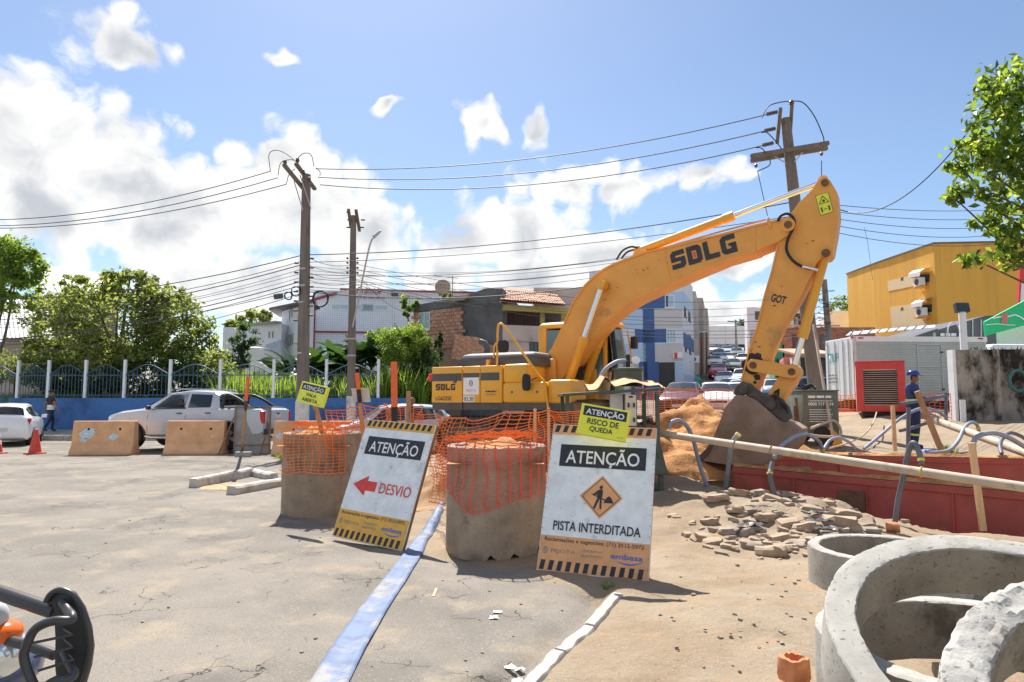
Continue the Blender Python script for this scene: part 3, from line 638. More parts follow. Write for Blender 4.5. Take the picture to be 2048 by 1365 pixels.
stake('stake with orange tip and black band rising behind the detour sign', atY(791, 1010, 8.9), atY(788, 724, 8.9), .075, (.32, .62))
stake('slanted stake with orange tip holding a small blank board', atY(727, 880, 12.5), atY(714, 746, 12.5), .07, (.25, .45))
stake('plain brown stake between the detour sign and the excavator', atY(818, 880, 12.0), atY(817, 783, 12.0), .08)
stake('short pale stake behind the orange net near the excavator track', (atY(1069, 868, 10.2).x, 10.2, gz(.33, 10.2)), atY(1070, 818, 10.2), .045, mat=WOOD_L)
stake('second short pale stake behind the net beside the track', (atY(1098, 868, 10.6).x, 10.6, gz(.6, 10.6)), atY(1097, 816, 10.6), .045, mat=WOOD_L)
# small board seen from behind on the slanted stake
o = MB(); a = atY(706, 802, 12.56); b_ = atY(741, 803, 12.56); c = atY(738, 778, 12.56); d = atY(703, 779, 12.56)
T = thing('blank_board', 'small pale board seen from behind on the slanted stake', 'board', a); MB().prism([a, b_, c, d], (0, .03, 0)).obj('panel', M('board_pale', (.50, .46, .40), .8, var=.15), T)
for s_, e_ in ((a, b_), (d, c)): MB().bar(s_ - Vector((0, .012, 0)), e_ - Vector((0, .012, 0)), .02, .03).obj('batten', M('board_pale', (.5, .46, .4)), T)
# back of a leaning sign beside the pickup, with prop, foot block and an orange-tipped stake
p0 = atZ(466, 909, 0); p1 = atZ(541, 907, 0); ex = (p1 - p0).normalized(); bk = Vector((-ex.y, ex.x, 0)); upv = Vector((0, 0, 1)) * math.cos(R(9)) + bk * math.sin(R(9)); H = 1.42; ww = (p1 - p0).length
T = thing('sign_back', 'grey back of a road sign propped up beside the pickup', 'sign', p0); fr = frame(p0, ex, upv)
MB().prism([fr @ Vector(v) for v in ((0, 0, 0), (ww, 0, 0), (ww, H, 0), (0, H, 0))], fr.to_3x3() @ Vector((0, 0, -.02))).obj('panel', PLYB, T)
for u in (.02, ww - .02): MB().bar(fr @ Vector((u, 0, .018)), fr @ Vector((u, H, .018)), .035, .035, ex).obj('frame_stile', WOOD_EDGE, T)
for v in (.26, H - .02): MB().bar(fr @ Vector((.04, v, .016)), fr @ Vector((ww - .04, v, .016)), .03, .03, upv).obj('frame_rail', WOOD_EDGE, T)
MB().bar(fr @ Vector((.0, H * .78, .03)), p0 + Vector((-.32, -.25, 0.01)), .035, .03).obj('prop_leg', WOOD_EDGE, T)
MB().bar(fr @ Vector((ww * .92, H * .55, .03)), p1 + Vector((-.2, -.3, 0.01)), .03, .03).obj('prop_leg', WOOD_EDGE, T)
stake('stake with orange tip standing against the grey sign back', atZ(484, 905, .04), atY(496, 755, 14.9), .07, (.24, .36))
tag(MB().box(atZ(487, 909, .07), (.42, .2, .14), .05).obj('concrete_block', CONC, None, bevel=.012), 'small concrete block at the foot of the orange tipped stake', 'block')

# ================================================================ orange safety net
NETM = M('net_orange_plastic', (0.85, 0.155, 0.02), 0.5, var=0.08)
NETR = M('net_red_plastic', (0.62, 0.06, 0.028), 0.5, var=0.1)
def net(label, path, top, bot, mat=NETM, cell=.10, rows=12, wvert=.020, whor=.006, seed=0, sag=.05, wild=.02):
    """path: plan polyline; top/bot: heights per node. Vertical bands of wider plastic, horizontal thin strands"""
    P = [Vector(p) for p in path]; seg = [(P[i + 1] - P[i]).length for i in range(len(P) - 1)]; L = sum(seg); n = max(4, int(L / cell))
    def at(s):
        for i, l in enumerate(seg):
            if s <= l + 1e-6 or i == len(seg) - 1:
                t = min(1, max(0, s / l)); q = P[i].lerp(P[i + 1], t); return q, top[i] * (1 - t) + top[i + 1] * t - sag * 4 * t * (1 - t), bot[i] * (1 - t) + bot[i + 1] * t, (P[i + 1] - P[i]).normalized()
            s -= l
    mb = MB(); pts = []
    for i in range(n + 1):
        q, zt, zb, d = at(L * i / n); col = []; nrm_ = Vector((-d.y, d.x, 0))
        for k in range(rows + 1):
            v = k / rows; z = zb + (zt - zb) * v; s = L * i / n
            w = wild * (mnoise.noise(Vector((s * 1.7, v * 2.2, seed))) * 2 + .5 * mnoise.noise(Vector((s * 6, v * 5, seed))))
            col.append(Vector((q.x, q.y, z + w * .8)) + nrm_ * w * 1.5 + d * w)
        pts.append(col)
    for i in range(n + 1):
        d = (pts[min(i + 1, n)][0] - pts[max(i - 1, 0)][0]).normalized()
        for k in range(rows):   # wider vertical band, pinched between the knots
            a, b = pts[i][k], pts[i][k + 1]; m_ = (a + b) / 2; w = wvert / 2
            mb.add([a - d * w, a + d * w, m_ + d * w * .45, b + d * w, b - d * w, m_ - d * w * .45], [(0, 1, 2, 5), (5, 2, 3, 4)])
    for k in range(rows + 1):
        for i in range(n):
            a, b = pts[i][k], pts[i + 1][k]; m_ = (a + b) / 2 + Vector((0, 0, -.006)); h = Vector((0, 0, whor / 2 * (1.8 if k in (0, rows) else 1)))
            mb.add([a - h, m_ - h, b - h, b + h, m_ + h, a + h], [(0, 1, 4, 5), (1, 2, 3, 4)])
    o = mb.obj('safety_net', mat, None, fix=False); return tag(o, label, 'safety net')
r0, r1 = Vector((BG[0][0], BG[0][1], 0)), Vector((BG[1][0], BG[1][1], 0))
def arc(c, r, a0, a1, n): return [(c.x + r * math.cos(R(a0 + (a1 - a0) * i / n)), c.y + r * math.sin(R(a0 + (a1 - a0) * i / n)), 0) for i in range(n + 1)]
A = arc(r0, .575, 200, 318, 8); net('orange plastic net wrapped round the ring behind the detour sign', A, [1.20] * 9, [.62, .58, .56, .60, .63, .62, .60, .6, .6], NETM, .085, 14, .017, .008, 3, .0, .02)
A = arc(r1, .580, 188, 345, 10); net('red and orange net hanging down the ring beside the closed road sign', A, [1.16] * 11, [.72, .62, .55, .46, .45, .50, .55, .6, .6, .7, .7], NETR, .115, 21, .024, .0045, 5, .0, .03)
net('orange net strung from the far ring along the stakes', [(-2.55, 9.4, 0), (-1.95, 10.8, 0), (-2.2, 12.0, 0), (-1.7, 12.3, 0), (-.95, 10.5, 0)], [1.45, 1.5, 1.55, 1.45, 1.3], [.98, .75, .75, .6, .5], NETM, .12, 17, .02, .009, 7, .03, .06)
net('orange net stretched between the two rings in front of the excavator', [(-1.05, 9.6, 0), (-.62, 9.0, 0), (-.1, 8.25, 0), (.45, 8.2, 0), (.85, 8.0, 0), (1.0, 6.72, 0)], [1.42, 1.36, 1.45, 1.5, 1.5, 1.42], [.45, .5, .85, .95, .95, 1.1], NETM, .12, 17, .022, .009, 9, .04, .045)
net('orange net sagging between the rings down to the sand', [(-1.08, 9.3, 0), (-.9, 8.6, 0), (-.72, 7.8, 0)], [1.15, .95, 1.1], [.35, .30, .45], NETM, .10, 15, .02, .008, 12, .06, .05)
NET_TOPS = []
for (c, lab, sd_) in ((r0, 'crumpled orange net bunched on top of the sand filled ring behind the detour sign', 4), (r1, 'crumpled orange net bunched on top of the ring by the closed road sign', 8)):
    mb = MB(); random.seed(sd_); z = 1.13 if sd_ == 8 else 1.16
    for k in range(34):
        a0 = random.uniform(0, 2 * PI); pts = []; rr_ = random.uniform(.3, .58)
        for i in range(9):
            a = a0 + i * .13; rr2 = rr_ + .05 * wob(i, k, .9, sd_); pts.append((c.x + rr2 * math.cos(a), c.y + rr2 * math.sin(a), z + .045 + .05 * wob(i * .6, k * 1.3, 1, sd_) + (.05 if rr_ < .48 else 0)))
        for i in range(8):
            p, q_ = Vector(pts[i]), Vector(pts[i + 1]); h = Vector((0, 0, .006)); mb.add([p - h, q_ - h, q_ + h, p + h], [(0, 1, 2, 3)])
    tag(mb.obj('safety_net', NETM, None, fix=False), lab, 'safety net')

# ================================================================ lay-flat hose on the asphalt
HOSEB = M('layflat_hose_blue', (0.085, 0.14, 0.27), 0.55, var=0.35, scale=6, col2=(0.24, 0.235, 0.23), thr=0.50, bump=0.004, bscale=12)
ctr = [(atZ(x, y, .03), w) for x, y, w in ((893, 1002, .05), (878, 1025, .075), (862, 1048, .085), (840, 1080, .09), (826, 1105, .10), (790, 1155, .105), (745, 1215, .11), (700, 1285, .11), (655, 1365, .112), (615, 1440, .112))]
mb = MB(); rings = []
for i in range(len(ctr) - 1):
    for k in range(6):
        t = k / 6; p = ctr[i][0].lerp(ctr[i + 1][0], t); w = ctr[i][1] * (1 - t) + ctr[i + 1][1] * t; d = (ctr[i + 1][0] - ctr[i][0]).normalized(); s = Vector((d.y, -d.x, 0))
        z = gz(p.x, p.y) + .004; full = max(0, 1 - (i + t) / 4.2); row = []
        for u, hh in ((-1, .010), (-.85, .020), (-.5, .012), (0, .009), (.5, .012), (.85, .020), (1, .010), (.6, .001), (-.6, .001)):
            hh = hh + (full * .075 * (1 - u * u) if hh > .005 else 0) + .006 * wob(p.x * 3 + u, p.y * 3, 2.2, 3) * (hh > .005)
            row.append(Vector((p.x, p.y, z + max(hh, .001))) + s * w * u * (1 - .25 * full))
        rings.append(row)
mb.loft(rings); o = mb.obj('layflat_hose', HOSEB, None, smooth=60); tag(o, 'faded blue flat discharge hose lying across the asphalt', 'hose')

# ================================================================ road barriers, kerb island
BARR = M('barrier_orange_concrete', (0.60, 0.33, 0.17), 0.85, var=0.16, scale=3, bump=0.005, bscale=40, col2=(0.40, 0.30, 0.22), thr=0.60)
PEEL = M('peeled_blue_paint', (0.45, 0.55, 0.62), 0.8, var=0.3, scale=14, col2=(0.62, 0.62, 0.58), thr=0.5); HOLE = M('black_hole', (0.01, 0.01, 0.01), 0.9, var=0)
def barrier(label, px0, px1, py, yaw, patches, H=.98):
    a = atZ(px0, py, 0); b = atZ(px1, py, 0); L = (b - a).length; c = (a + b) / 2 + Vector((0, .28, 0))
    T = thing('road_barrier', label, 'barrier', c, yaw, 'orange concrete road barriers')
    prof = [(-.30, 0), (-.30, .08), (-.17, .30), (-.11, H), (.11, H), (.17, .30), (.30, .08), (.30, 0)]
    mb = MB(); mb.loft([[Vector((x, y, z)) for y, z in prof] for x in (-L / 2, L / 2)]); mb.obj('body', BARR, T, local=True, bevel=.015)
    for x in (-L * .24, L * .27): MB().cyl((x, -.14, H * .76), (x, -.125, H * .76), .035, n=12).obj('lifting_hole', HOLE, T, local=True)
    for (x, z, r, sd_) in patches:
        pts = []
        for i in range(22):
            a_ = 2 * PI * i / 22; rr_ = r * (1 + .55 * wob(math.cos(a_) * 1.3, math.sin(a_) * 1.3, 1.6, sd_)); zz = z + rr_ * .8 * math.sin(a_); zz = min(max(zz, .33), H - .04)
            pts.append((x * L + rr_ * math.cos(a_) * 1.15, -.17 + .06 * (zz - .30) / (H - .30) - .003, zz))
        mb = MB(); mb.add(pts, [tuple(range(22))]); mb.obj('peeled_patch', PEEL, T, local=True, fix=False)
    return T
barrier('orange concrete road barrier with peeled blue poster patches in front of the pickup bonnet', 138, 258, 911, R(4), [(-.24, .62, .17, 1), (-.30, .44, .09, 6), (.17, .52, .13, 2)])
barrier('orange concrete road barrier, nearly unmarked, in front of the pickup doors', 326, 441, 910, R(3), [(.3, .52, .035, 3), (-.3, .6, .03, 5)])
barrier('orange concrete road barrier with stickers partly hidden by the far ring', 541, 700, 911, R(-3), [(-.17, .72, .12, 4), (.06, .78, .11, 9), (-.42, .56, .10, 7)], .98)
T = thing('kerb_island', 'low triangular kerb island of dusty concrete bars on the asphalt', 'kerb', atZ(470, 970, 0))
def kerbbar(p, q, w, h, name='kerb_bar'):
    p = Vector(p); q = Vector(q); d = (q - p).normalized(); s = Vector((d.y, -d.x, 0)); rings = []
    for i in range(11):
        c = p.lerp(q, i / 10); z = gz(c.x, c.y) - .03; w2 = w * (1 + .12 * wob(c.x, c.y, 3, 1)); h2 = h + .02 * wob(c.x, c.y, 4, 2) + .03
        rings.append([c + s * (-w2) + Vector((0, 0, z)), c + s * (-w2 * .8) + Vector((0, 0, z + h2)), c + s * w2 * .7 + Vector((0, 0, z + h2)), c + s * w2 + Vector((0, 0, z + h2 * .8)), c + s * w2 + Vector((0, 0, z))])
    MB().loft(rings).obj(name, KERBM, T, smooth=35)
kerbbar(atZ(386, 976, 0), atZ(500, 953, 0), .09, .17); kerbbar(atZ(505, 952, 0), atZ(548, 962, 0), .09, .13); kerbbar(atZ(462, 990, 0), atZ(560, 972, 0), .10, .14)
o = heap('dry_grass_litter', atZ(478, 975, 0), .75, .55, .06, M('dry_litter', (0.30, 0.23, 0.13), 0.95, var=0.4, scale=18, bump=0.02, bscale=30), n=22, seed=5, rough=.9); tag(o, 'dry brown litter inside the kerb island', 'litter', kind='stuff')
def cone(label, px, py, h=.72):
    p = atZ(px, py, 0); T = thing('traffic_cone', label, 'cone', p, 0, 'traffic cones'); cm = M('cone_red', (0.50, 0.055, 0.03), 0.6, var=0.15, scale=6)
    MB().box((0, 0, .02), (.42, .42, .04)).obj('base', cm, T, local=True, bevel=.01)
    MB().lathe([(.17, .04), (.045, h), (.03, h + .01)], 20).obj('cone_body', cm, T, local=True, smooth=40); return T
cone('faded red traffic cone beside the first road barrier', 70, 908)
T = cone('orange traffic cone with white bands at the edge of the road', -8, 908)
for z0, z1 in ((.28, .40), (.50, .60)):
    MB().lathe([(.176 - .175 * z0 + .0, z0), (.176 - .175 * z1, z1)], 20).obj('white_band', WHITET, T, local=True, smooth=40)
# litter on the ground
random.seed(5)
PAPER = M('litter_paper', (0.70, 0.69, 0.66), 0.8, var=0.1)
for i, (px, py) in enumerate([(985, 1238), (992, 1227), (1016, 1330), (1036, 1326), (1030, 1342), (1150, 1150), (868, 1190)]):
    p = atZ(px, py, 0); mb = MB(); s = .022 if i != 6 else .026; P_ = [[Vector((p.x + (u - 1) * s * (1 + .5 * wob(u * 1.7, v * 2.1, 1, i + 9) if i != 6 else .25), p.y + (v - 1) * s * (.6 if i != 6 else 3), gz(p.x, p.y) + .006 + .03 * abs(wob(u * 2.3, v * 1.9, 1, i)) * (i != 6))) for v in range(4)] for u in range(4)]
    mb.grid(P_); tag(mb.obj('paper_scrap' if i != 6 else 'wood_splinter', PAPER if i != 6 else WOOD_L, None, smooth=80), 'crumpled white paper scrap on the asphalt by the gutter' if i != 6 else 'thin pale wood splinter on the asphalt beside the flat hose', 'litter', 'paper scraps by the gutter' if i != 6 else None)

# ================================================================ trench: red shoring panels, pipes, hoses, stakes, rubble
REDP = M('shoring_red_paint', (0.36, 0.075, 0.058), 0.6, var=0.22, scale=1.6, bump=0.004, bscale=10, col2=(0.25, 0.10, 0.06), thr=0.54)
RUST = M('rusty_steel', (0.15, 0.075, 0.045), 0.85, var=0.3, scale=9, bump=0.006, bscale=40)
def shoring(label, p0, p1, z0, z1, th=.10, pocket=None, rails=True):
    p0 = Vector(p0); p1 = Vector(p1); d = (p1 - p0); L = d.length; d.normalize(); n = Vector((d.y, -d.x, 0))
    if n.y > 0: n = -n
    T = thing('shoring_panel', label, 'panel', ((p0 + p1) / 2).to_3d() + Vector((0, 0, z0)), 0)
    fr = frame(Vector((p0.x, p0.y, z0)), d, (0, 0, 1)); H = z1 - z0; s = fr.to_3x3() @ Vector((0, 0, 1)); q = lambda u, v, w=0: fr @ Vector((u, v, w))
    mb = MB(); k = 30; P = [[q(L * i / k, H * j / 8, .008 * wob(i * .6, j * .8, .7, 3)) for j in range(9)] for i in range(k + 1)]; mb.grid(P)
    B = [[q(L * i / k, H * j, -th) for j in (0, 1)] for i in range(k + 1)]; mb.grid(B)
    mb.add([P[0][0], P[0][8], B[0][1], B[0][0]], [(0, 1, 2, 3)]); mb.add([P[k][0], P[k][8], B[k][1], B[k][0]], [(0, 1, 2, 3)])
    for i in range(k): mb.add([P[i][8], P[i + 1][8], B[i + 1][1], B[i][1]], [(0, 1, 2, 3)])
    mb.obj('plate', REDP, T, smooth=40)
    mb = MB(); mb.bar(q(0, H - .05, .012), q(L, H - .05, .012), .10, .03, s); mb.obj('top_rail', REDP, T, bevel=.006)
    if pocket:
        for (u, v, w_, h_) in pocket:
            MB().box(q(u, v, .012), (w_, h_, .02), fr.to_3x3()).obj('pocket_cover', RUST, T)
            MB().bar(q(u - w_ / 2, v - h_ / 2 - .02, .02), q(u + w_ / 2, v - h_ / 2 - .02, .02), .05, .05).obj('pocket_lip', M('dark_rust', (.04, .032, .026), .9, var=.3, scale=30, bump=.02, bscale=60), T)
    for k_ in range(1, int(L / 1.15)): MB().bar(q(k_ * 1.15, 0, .012), q(k_ * 1.15, H - .1, .012), .05, .022, d).obj('panel_joint', REDP, T)
    # dirt lying along the top edge
    mb = MB(); P = []
    for i in range(61): P.append([q(L * i / 60, H + .005 + max(0, .05 + .09 * wob(i * .25, 0, 1, 5)) * (1 - abs(j - 2) / 2.2), -th * (j / 4) * 1.3 + .02) for j in range(5)])
    mb.grid(P); mb.obj('soil_line', SANDM, T, smooth=70); return T
a = atZ(1466, 934, .42); b = atZ(2048, 985, .42); d = (b - a).normalized()
shoring('long red steel shoring panel in front of the trench', (a.x, a.y, 0), (b + d * 3.2)[:2] + (0,), -1.5, .42, pocket=[(2.06, 1.52, .42, .40)])
a = atZ(1548, 909, .56); b = atZ(2048, 918, .56); d = (b - a).normalized()
shoring('red steel shoring panel on the far side of the trench', (a.x, a.y, 0), (b + d * 2.4)[:2] + (0,), -1.4, .56)
PIPE = M('dusty_steel_pipe', (0.40, 0.33, 0.25), 0.7, var=0.16, scale=3, bump=0.003, bscale=30, col2=(0.27, 0.21, 0.155), thr=0.54)
A_ = atY(1312, 866, 11.2); B_ = atY(2048, 975, 7.5); D_ = (B_ - A_)
T = thing('header_pipe', 'long dusty steel header pipe running from the pump over the trench', 'pipe', A_)
MB().tube([A_, A_ + D_ * .5 + Vector((0, 0, .0)), B_, B_ + D_ * .5], .055, 16).obj('pipe', PIPE, T, smooth=50)
def on_pipe(px):
    t = (px - 1312) / 736.; lo, hi = 0.0, 1.5
    for _ in range(40):
        m_ = (lo + hi) / 2
        if proj(A_ + D_ * m_)[0] < px: lo = m_
        else: hi = m_
    return A_ + D_ * lo
ROPE = M('yellow_rope', (0.55, 0.42, 0.06), 0.8, var=0.2); ROPEB = M('jute_rope', (0.28, 0.20, 0.12), 0.9, var=0.2)
for px in (1470, 1543, 1842):
    c = on_pipe(px); s = D_.normalized(); a_ = s.orthogonal().normalized(); b2 = s.cross(a_)
    MB().tube([c + (a_ * math.cos(t) + b2 * math.sin(t)) * .063 + s * .004 * (i % 3) for i, t in enumerate([2 * PI * j / 14 for j in range(29)])], .006, 5).obj('rope_tie', ROPEB if px < 1800 else ROPE, T)
# dewatering hoses: pixel paths with distances
HG = M('hose_grey_blue', (0.22, 0.25, 0.31), 0.5, var=0.15, scale=6); HD = M('hose_dark', (0.10, 0.11, 0.135), 0.55, var=0.2, scale=6); HT = M('hose_tan', (0.40, 0.31, 0.22), 0.6, var=0.15)
def spline(pts, k=6):
    out = []; n = len(pts)
    for i in range(n - 1):
        p0, p1, p2, p3 = pts[max(i - 1, 0)], pts[i], pts[i + 1], pts[min(i + 2, n - 1)]
        for j in range(k):
            t = j / k; out.append(.5 * ((2 * p1) + (p2 - p0) * t + (2 * p0 - 5 * p1 + 4 * p2 - p3) * t * t + (3 * p1 - p0 - 3 * p2 + p3) * t ** 3))
    return out + [pts[-1]]
def hose(label, pts, r=.032, mat=HG, tape=()):
    P = spline([atY(*p) for p in pts]); T = thing('hose', label, 'hose', P[-1])
    MB().tube(P, r, 10).obj('tube', mat, T, smooth=60)
    for f in tape:
        i = int(f * (len(P) - 2)); d = (P[i + 1] - P[i]); MB().tube([P[i] - d * .7, P[i] + d * .7], r * 1.25, 10).obj('tape_wrap', ROPE, T, smooth=60)
    return T
hose('grey hose looping out of the header pipe beside the sand pile', [(1337, 858, 11.0), (1342, 846, 11.0), (1358, 841, 11.1), (1374, 853, 11.2), (1387, 882, 11.3), (1398, 925, 11.4), (1410, 962, 11.4), (1424, 992, 11.45)], .034, HG, (.02,))
hose('short stiff grey hose in front of the bucket', [(1478, 868, 10.5), (1464, 888, 10.6), (1458, 925, 10.9), (1452, 968, 11.2), (1448, 992, 11.3)], .038, HG, (.05,))
hose('blue grey hose hanging from the pipe down the near shoring panel', [(1545, 925, 9.95), (1541, 940, 9.9), (1540, 952, 9.85), (1546, 978, 9.9), (1556, 1002, 9.95), (1568, 1022, 10.0)], .034, HD, (.35,))
hose('tall arching blue grey hose to the right of the bucket', [(1548, 915, 10.4), (1562, 893, 10.6), (1590, 874, 10.9), (1615, 870, 11.2), (1638, 884, 11.5), (1646, 905, 11.7)], .032, HG, (.97,))
hose('small arching hose beyond the far shoring panel', [(1648, 898, 12.6), (1660, 881, 12.8), (1678, 876, 13.0), (1695, 883, 13.2), (1711, 896, 13.3)], .028, HG)
hose('hose bent over the pipe with yellow rope ends', [(1790, 1046, 8.9), (1796, 1000, 8.85), (1805, 960, 8.8), (1814, 915, 8.75), (1822, 890, 8.7), (1830, 888, 8.65), (1839, 908, 8.6), (1843, 930, 8.55)], .034, HD, (.97,))
hose('tan hose rising to the worker hands', [(1728, 898, 13.2), (1762, 870, 13.6), (1800, 838, 14.0), (1836, 819, 14.2), (1866, 820, 14.4), (1888, 832, 14.5), (1894, 838, 14.5)], .032, HG)
hose('grey hose humping over the bank beside the stained wall', [(1858, 906, 12.7), (1895, 902, 12.8), (1915, 884, 13.0), (1928, 858, 13.3), (1940, 846, 13.5), (1952, 848, 13.7), (1958, 862, 13.8)], .034, HG, (.97,))
hose('long looping hose at the end of the trench', [(1946, 896, 9.3), (1950, 878, 9.4), (1966, 869, 9.6), (1992, 867, 9.8), (2020, 877, 10.0), (2050, 895, 10.2), (2080, 915, 10.3)], .034, HG)
hose('dark hose curling behind the looping hose', [(2003, 908, 10.6), (2000, 890, 10.8), (2006, 876, 11), (2020, 866, 11.2), (2040, 872, 11.4), (2060, 885, 11.4)], .03, HD)
hose('thin tan cable trailing across the dirt to the red generator', [(1658, 897, 14.2), (1690, 888, 15.0), (1725, 872, 16.0), (1745, 848, 18.0), (1753, 825, 21.0)], .018, HT)
hose('tan hose lying beside the green generator trailer', [(1622, 857, 15.5), (1650, 846, 15.8), (1668, 842, 16.0), (1680, 856, 16.0), (1678, 872, 15.6), (1640, 873, 15.3), (1600, 866, 15.0)], .03, HT)
A2 = atY(1862, 838, 14.6); B2 = atY(2048, 905, 11.6)
T = thing('steel_pipe', 'pale steel pipe lying on the bank beside the stained wall', 'pipe', A2); MB().tube([A2, B2, B2 + (B2 - A2) * .6], .075, 16).obj('pipe', PIPE, T, smooth=50)
def pstake(label, px, py0, py1, Y, w, mat, px1=None):
    p1 = atY(px if px1 is None else px1, py1, Y); g_ = atY(px, py0, Y)
    return stake(label, g_, p1, w, mat=mat)
pstake('pale wooden stake standing in front of the near shoring panel', 1966, 1062, 886, 8.75, .075, WOOD_L, 1943)
pstake('pale wooden stake in front of the red generator', 1790, 903, 812, 13.6, .07, WOOD_L, 1785)
pstake('thick dark plank leaning in front of the worker', 1884, 905, 783, 13.7, .10, WOOD, 1834)
for lab, a, b, Y0, Y1 in (('dark steel pipe held across by the worker', (1800, 808), (1896, 790), 14.4, 15.0), ('dark steel pipe strut lying behind the plank', (1800, 862), (1862, 843), 14.2, 14.6)):
    T = thing('steel_bar', lab, 'pipe', atY(*a, Y0)); MB().tube([atY(*a, Y0), atY((a[0] + b[0]) / 2, (a[1] + b[1]) / 2 + 2, (Y0 + Y1) / 2), atY(*b, Y1)], .035, 10).obj('bar', HD, T, smooth=50)
T = thing('steel_post', 'dark steel post standing at the trench beside the worker', 'post', atY(1816, 905, 13.5)); MB().tube([atY(1816, 908, 13.5), atY(1817, 815, 13.5)], .04, 10).obj('post', HD, T, smooth=50)
T = thing('steel_post', 'dark steel post wrapped with orange net near the wall', 'post', atY(1891, 850, 15)); MB().tube([atY(1892, 852, 15), atY(1892, 786, 15)], .035, 10).obj('post', HD, T, smooth=50)
net('orange net hung on the steel post by the stained wall', [tuple(atY(1838, 830, 20)[:2]) + (0,), tuple(atY(1870, 830, 20)[:2]) + (0,), tuple(atY(1903, 830, 20)[:2]) + (0,)], [1.75, 1.8, 1.8], [.9, .9, .75], NETR, .14, 10, .03, .012, 15, .03, .03)
net('orange net hanging under the truck body behind the generators', [tuple(atY(1650, 830, 24.5)[:2]) + (0,), tuple(atY(1715, 830, 24.5)[:2]) + (0,)], [1.75, 1.8], [1.2, 1.2], NETM, .14, 10, .03, .012, 17, .03, .03)
o = MB(); c = atY(1862, 880, 14.2); P = [[Vector((c.x - .45 + .9 * i / 14, c.y - .25 + .5 * j / 10, gz(c.x, c.y) + .05 + .16 * max(0, 1 - ((i - 7) / 8) ** 2 - ((j - 5) / 6) ** 2) + .06 * wob(i * .6, j * .7, 1, 4))) for j in range(11)] for i in range(15)]
tag(o.grid(P).obj('tarpaulin', M('tarp_blue', (0.14, 0.22, 0.42), 0.6, var=0.2, scale=4), None, smooth=40), 'crumpled blue tarpaulin on the bank at the worker feet', 'tarpaulin')
# rubble beside the trench
RUB = M('rubble_concrete', (0.37, 0.275, 0.195), 0.93, var=0.2, scale=9, bump=0.006, bscale=55, col2=(0.30, 0.26, 0.22), thr=0.56)
RUB2 = M('rubble_asphalt', (0.29, 0.24, 0.19), 0.93, var=0.25, scale=9, bump=0.006, bscale=55)
random.seed(31)
spots = [(1405, 1060, 46), (1425, 1068, 40), (1418, 1040, 36), (1455, 1052, 44), (1458, 1075, 36), (1490, 1052, 42), (1500, 1070, 50), (1512, 1048, 40), (1530, 1040, 44), (1540, 1082, 62), (1560, 1062, 42), (1575, 1045, 46), (1590, 1070, 40), (1612, 1052, 46), (1630, 1068, 44), (1640, 1040, 44), (1660, 1060, 36), (1680, 1048, 74), (1700, 1065, 42), (1430, 1018, 50), (1470, 1030, 40), (1548, 1022, 44), (1578, 1018, 40), (1600, 1008, 44), (1650, 1012, 56), (1690, 1030, 66), (1740, 1050, 36), (1720, 1045, 62), (1545, 990, 50), (1480, 1012, 40), (1520, 1010, 40), (1620, 1030, 50), (1565, 1078, 40), (1442, 1085, 30), (1375, 1052, 26), (1615, 1085, 26)]
spots += [(random.gauss(1570, 95), random.gauss(1045, 22), random.uniform(10, 26)) for _ in range(150)]
adj = ['flat', 'angular', 'blocky', 'thin', 'wedge shaped', 'rounded']
for i, (px, py, sz) in enumerate(spots):
    py = min(max(py, 992), 1092); p = atZ(px, py, .12); s = .82 * sz / F_PX * p.y; z = gz(p.x, p.y)
    if z < -.3: continue
    rock('rubble_chunk', (p.x, p.y, z + s * random.uniform(.0, .14)), (s, s * random.uniform(.5, .85), s * random.uniform(.32, .5)), i + 50, RUB if random.random() < .75 else RUB2, rot=random.uniform(-.6, .6),
         label='broken concrete chunk in the rubble heap beside the trench', cat='rubble', group='rubble chunks beside the trench', cuts=1 if sz < 32 else 2)
for i in range(60):   # scattered pebbles on the dirt
    px, py = random.uniform(1320, 1640), random.uniform(1080, 1340); p = atZ(px, py, 0); s = random.uniform(.012, .03)
    rock('pebble', (p.x, p.y, gz(p.x, p.y) + s * .2), (s, s * .8, s * .6), i + 200, RUB2, label='small grey pebble on the bare dirt', cat='pebble', group='pebbles on the dirt', cuts=1, rot=i)
for i in range(70):
    px, py = random.uniform(60, 1150), random.uniform(930, 1350); p = atZ(px, py, 0); s = random.uniform(.008, .022)
    if abs((px - (893 - (py - 1002) * .66))) < 60 and py > 1000: continue
    rock('stone_chip', (p.x, p.y, gz(p.x, p.y) + s * .2), (s, s * .8, s * .6), i + 300, RUB2 if i % 3 else RUB, label='tiny stone chip on the asphalt', cat='pebble', group='stone chips on the asphalt', cuts=1, rot=i)
# black plastic strips in the rubble
for i, (px, py) in enumerate([(1518, 1030), (1640, 1045), (1655, 1052), (1500, 1045), (1630, 1036)]):
    p = atZ(px, py, .15); mb = MB(); z = gz(p.x, p.y) + .08
    mb.grid([[Vector((p.x - .16 + .32 * u / 8, p.y - .05 + .1 * v / 3 + .03 * wob(u, v, .5, i), z + .04 * wob(u * .7, v, 1, i))) for v in range(4)] for u in range(9)])
    tag(mb.obj('plastic_strip', M('black_plastic_film', (.05, .052, .06), .4, var=.2), None, smooth=50), 'crumpled dark plastic strip among the rubble chunks', 'plastic', 'plastic strips in the rubble')
# orange sand pile behind the bucket
T = heap('sand_pile', (4.25, 15.0, .38), 2.5, 1.9, 1.25, SANDM, n=90, seed=3, rough=.42); tag(T, 'big pile of orange sand behind the excavator bucket', 'sand pile')
T = heap('sand_pile', (2.9, 13.6, .25), 1.5, 1.3, .62, SANDM, n=60, seed=7, rough=.5); tag(T, 'lower heap of orange sand spilling beside the pump', 'sand pile')
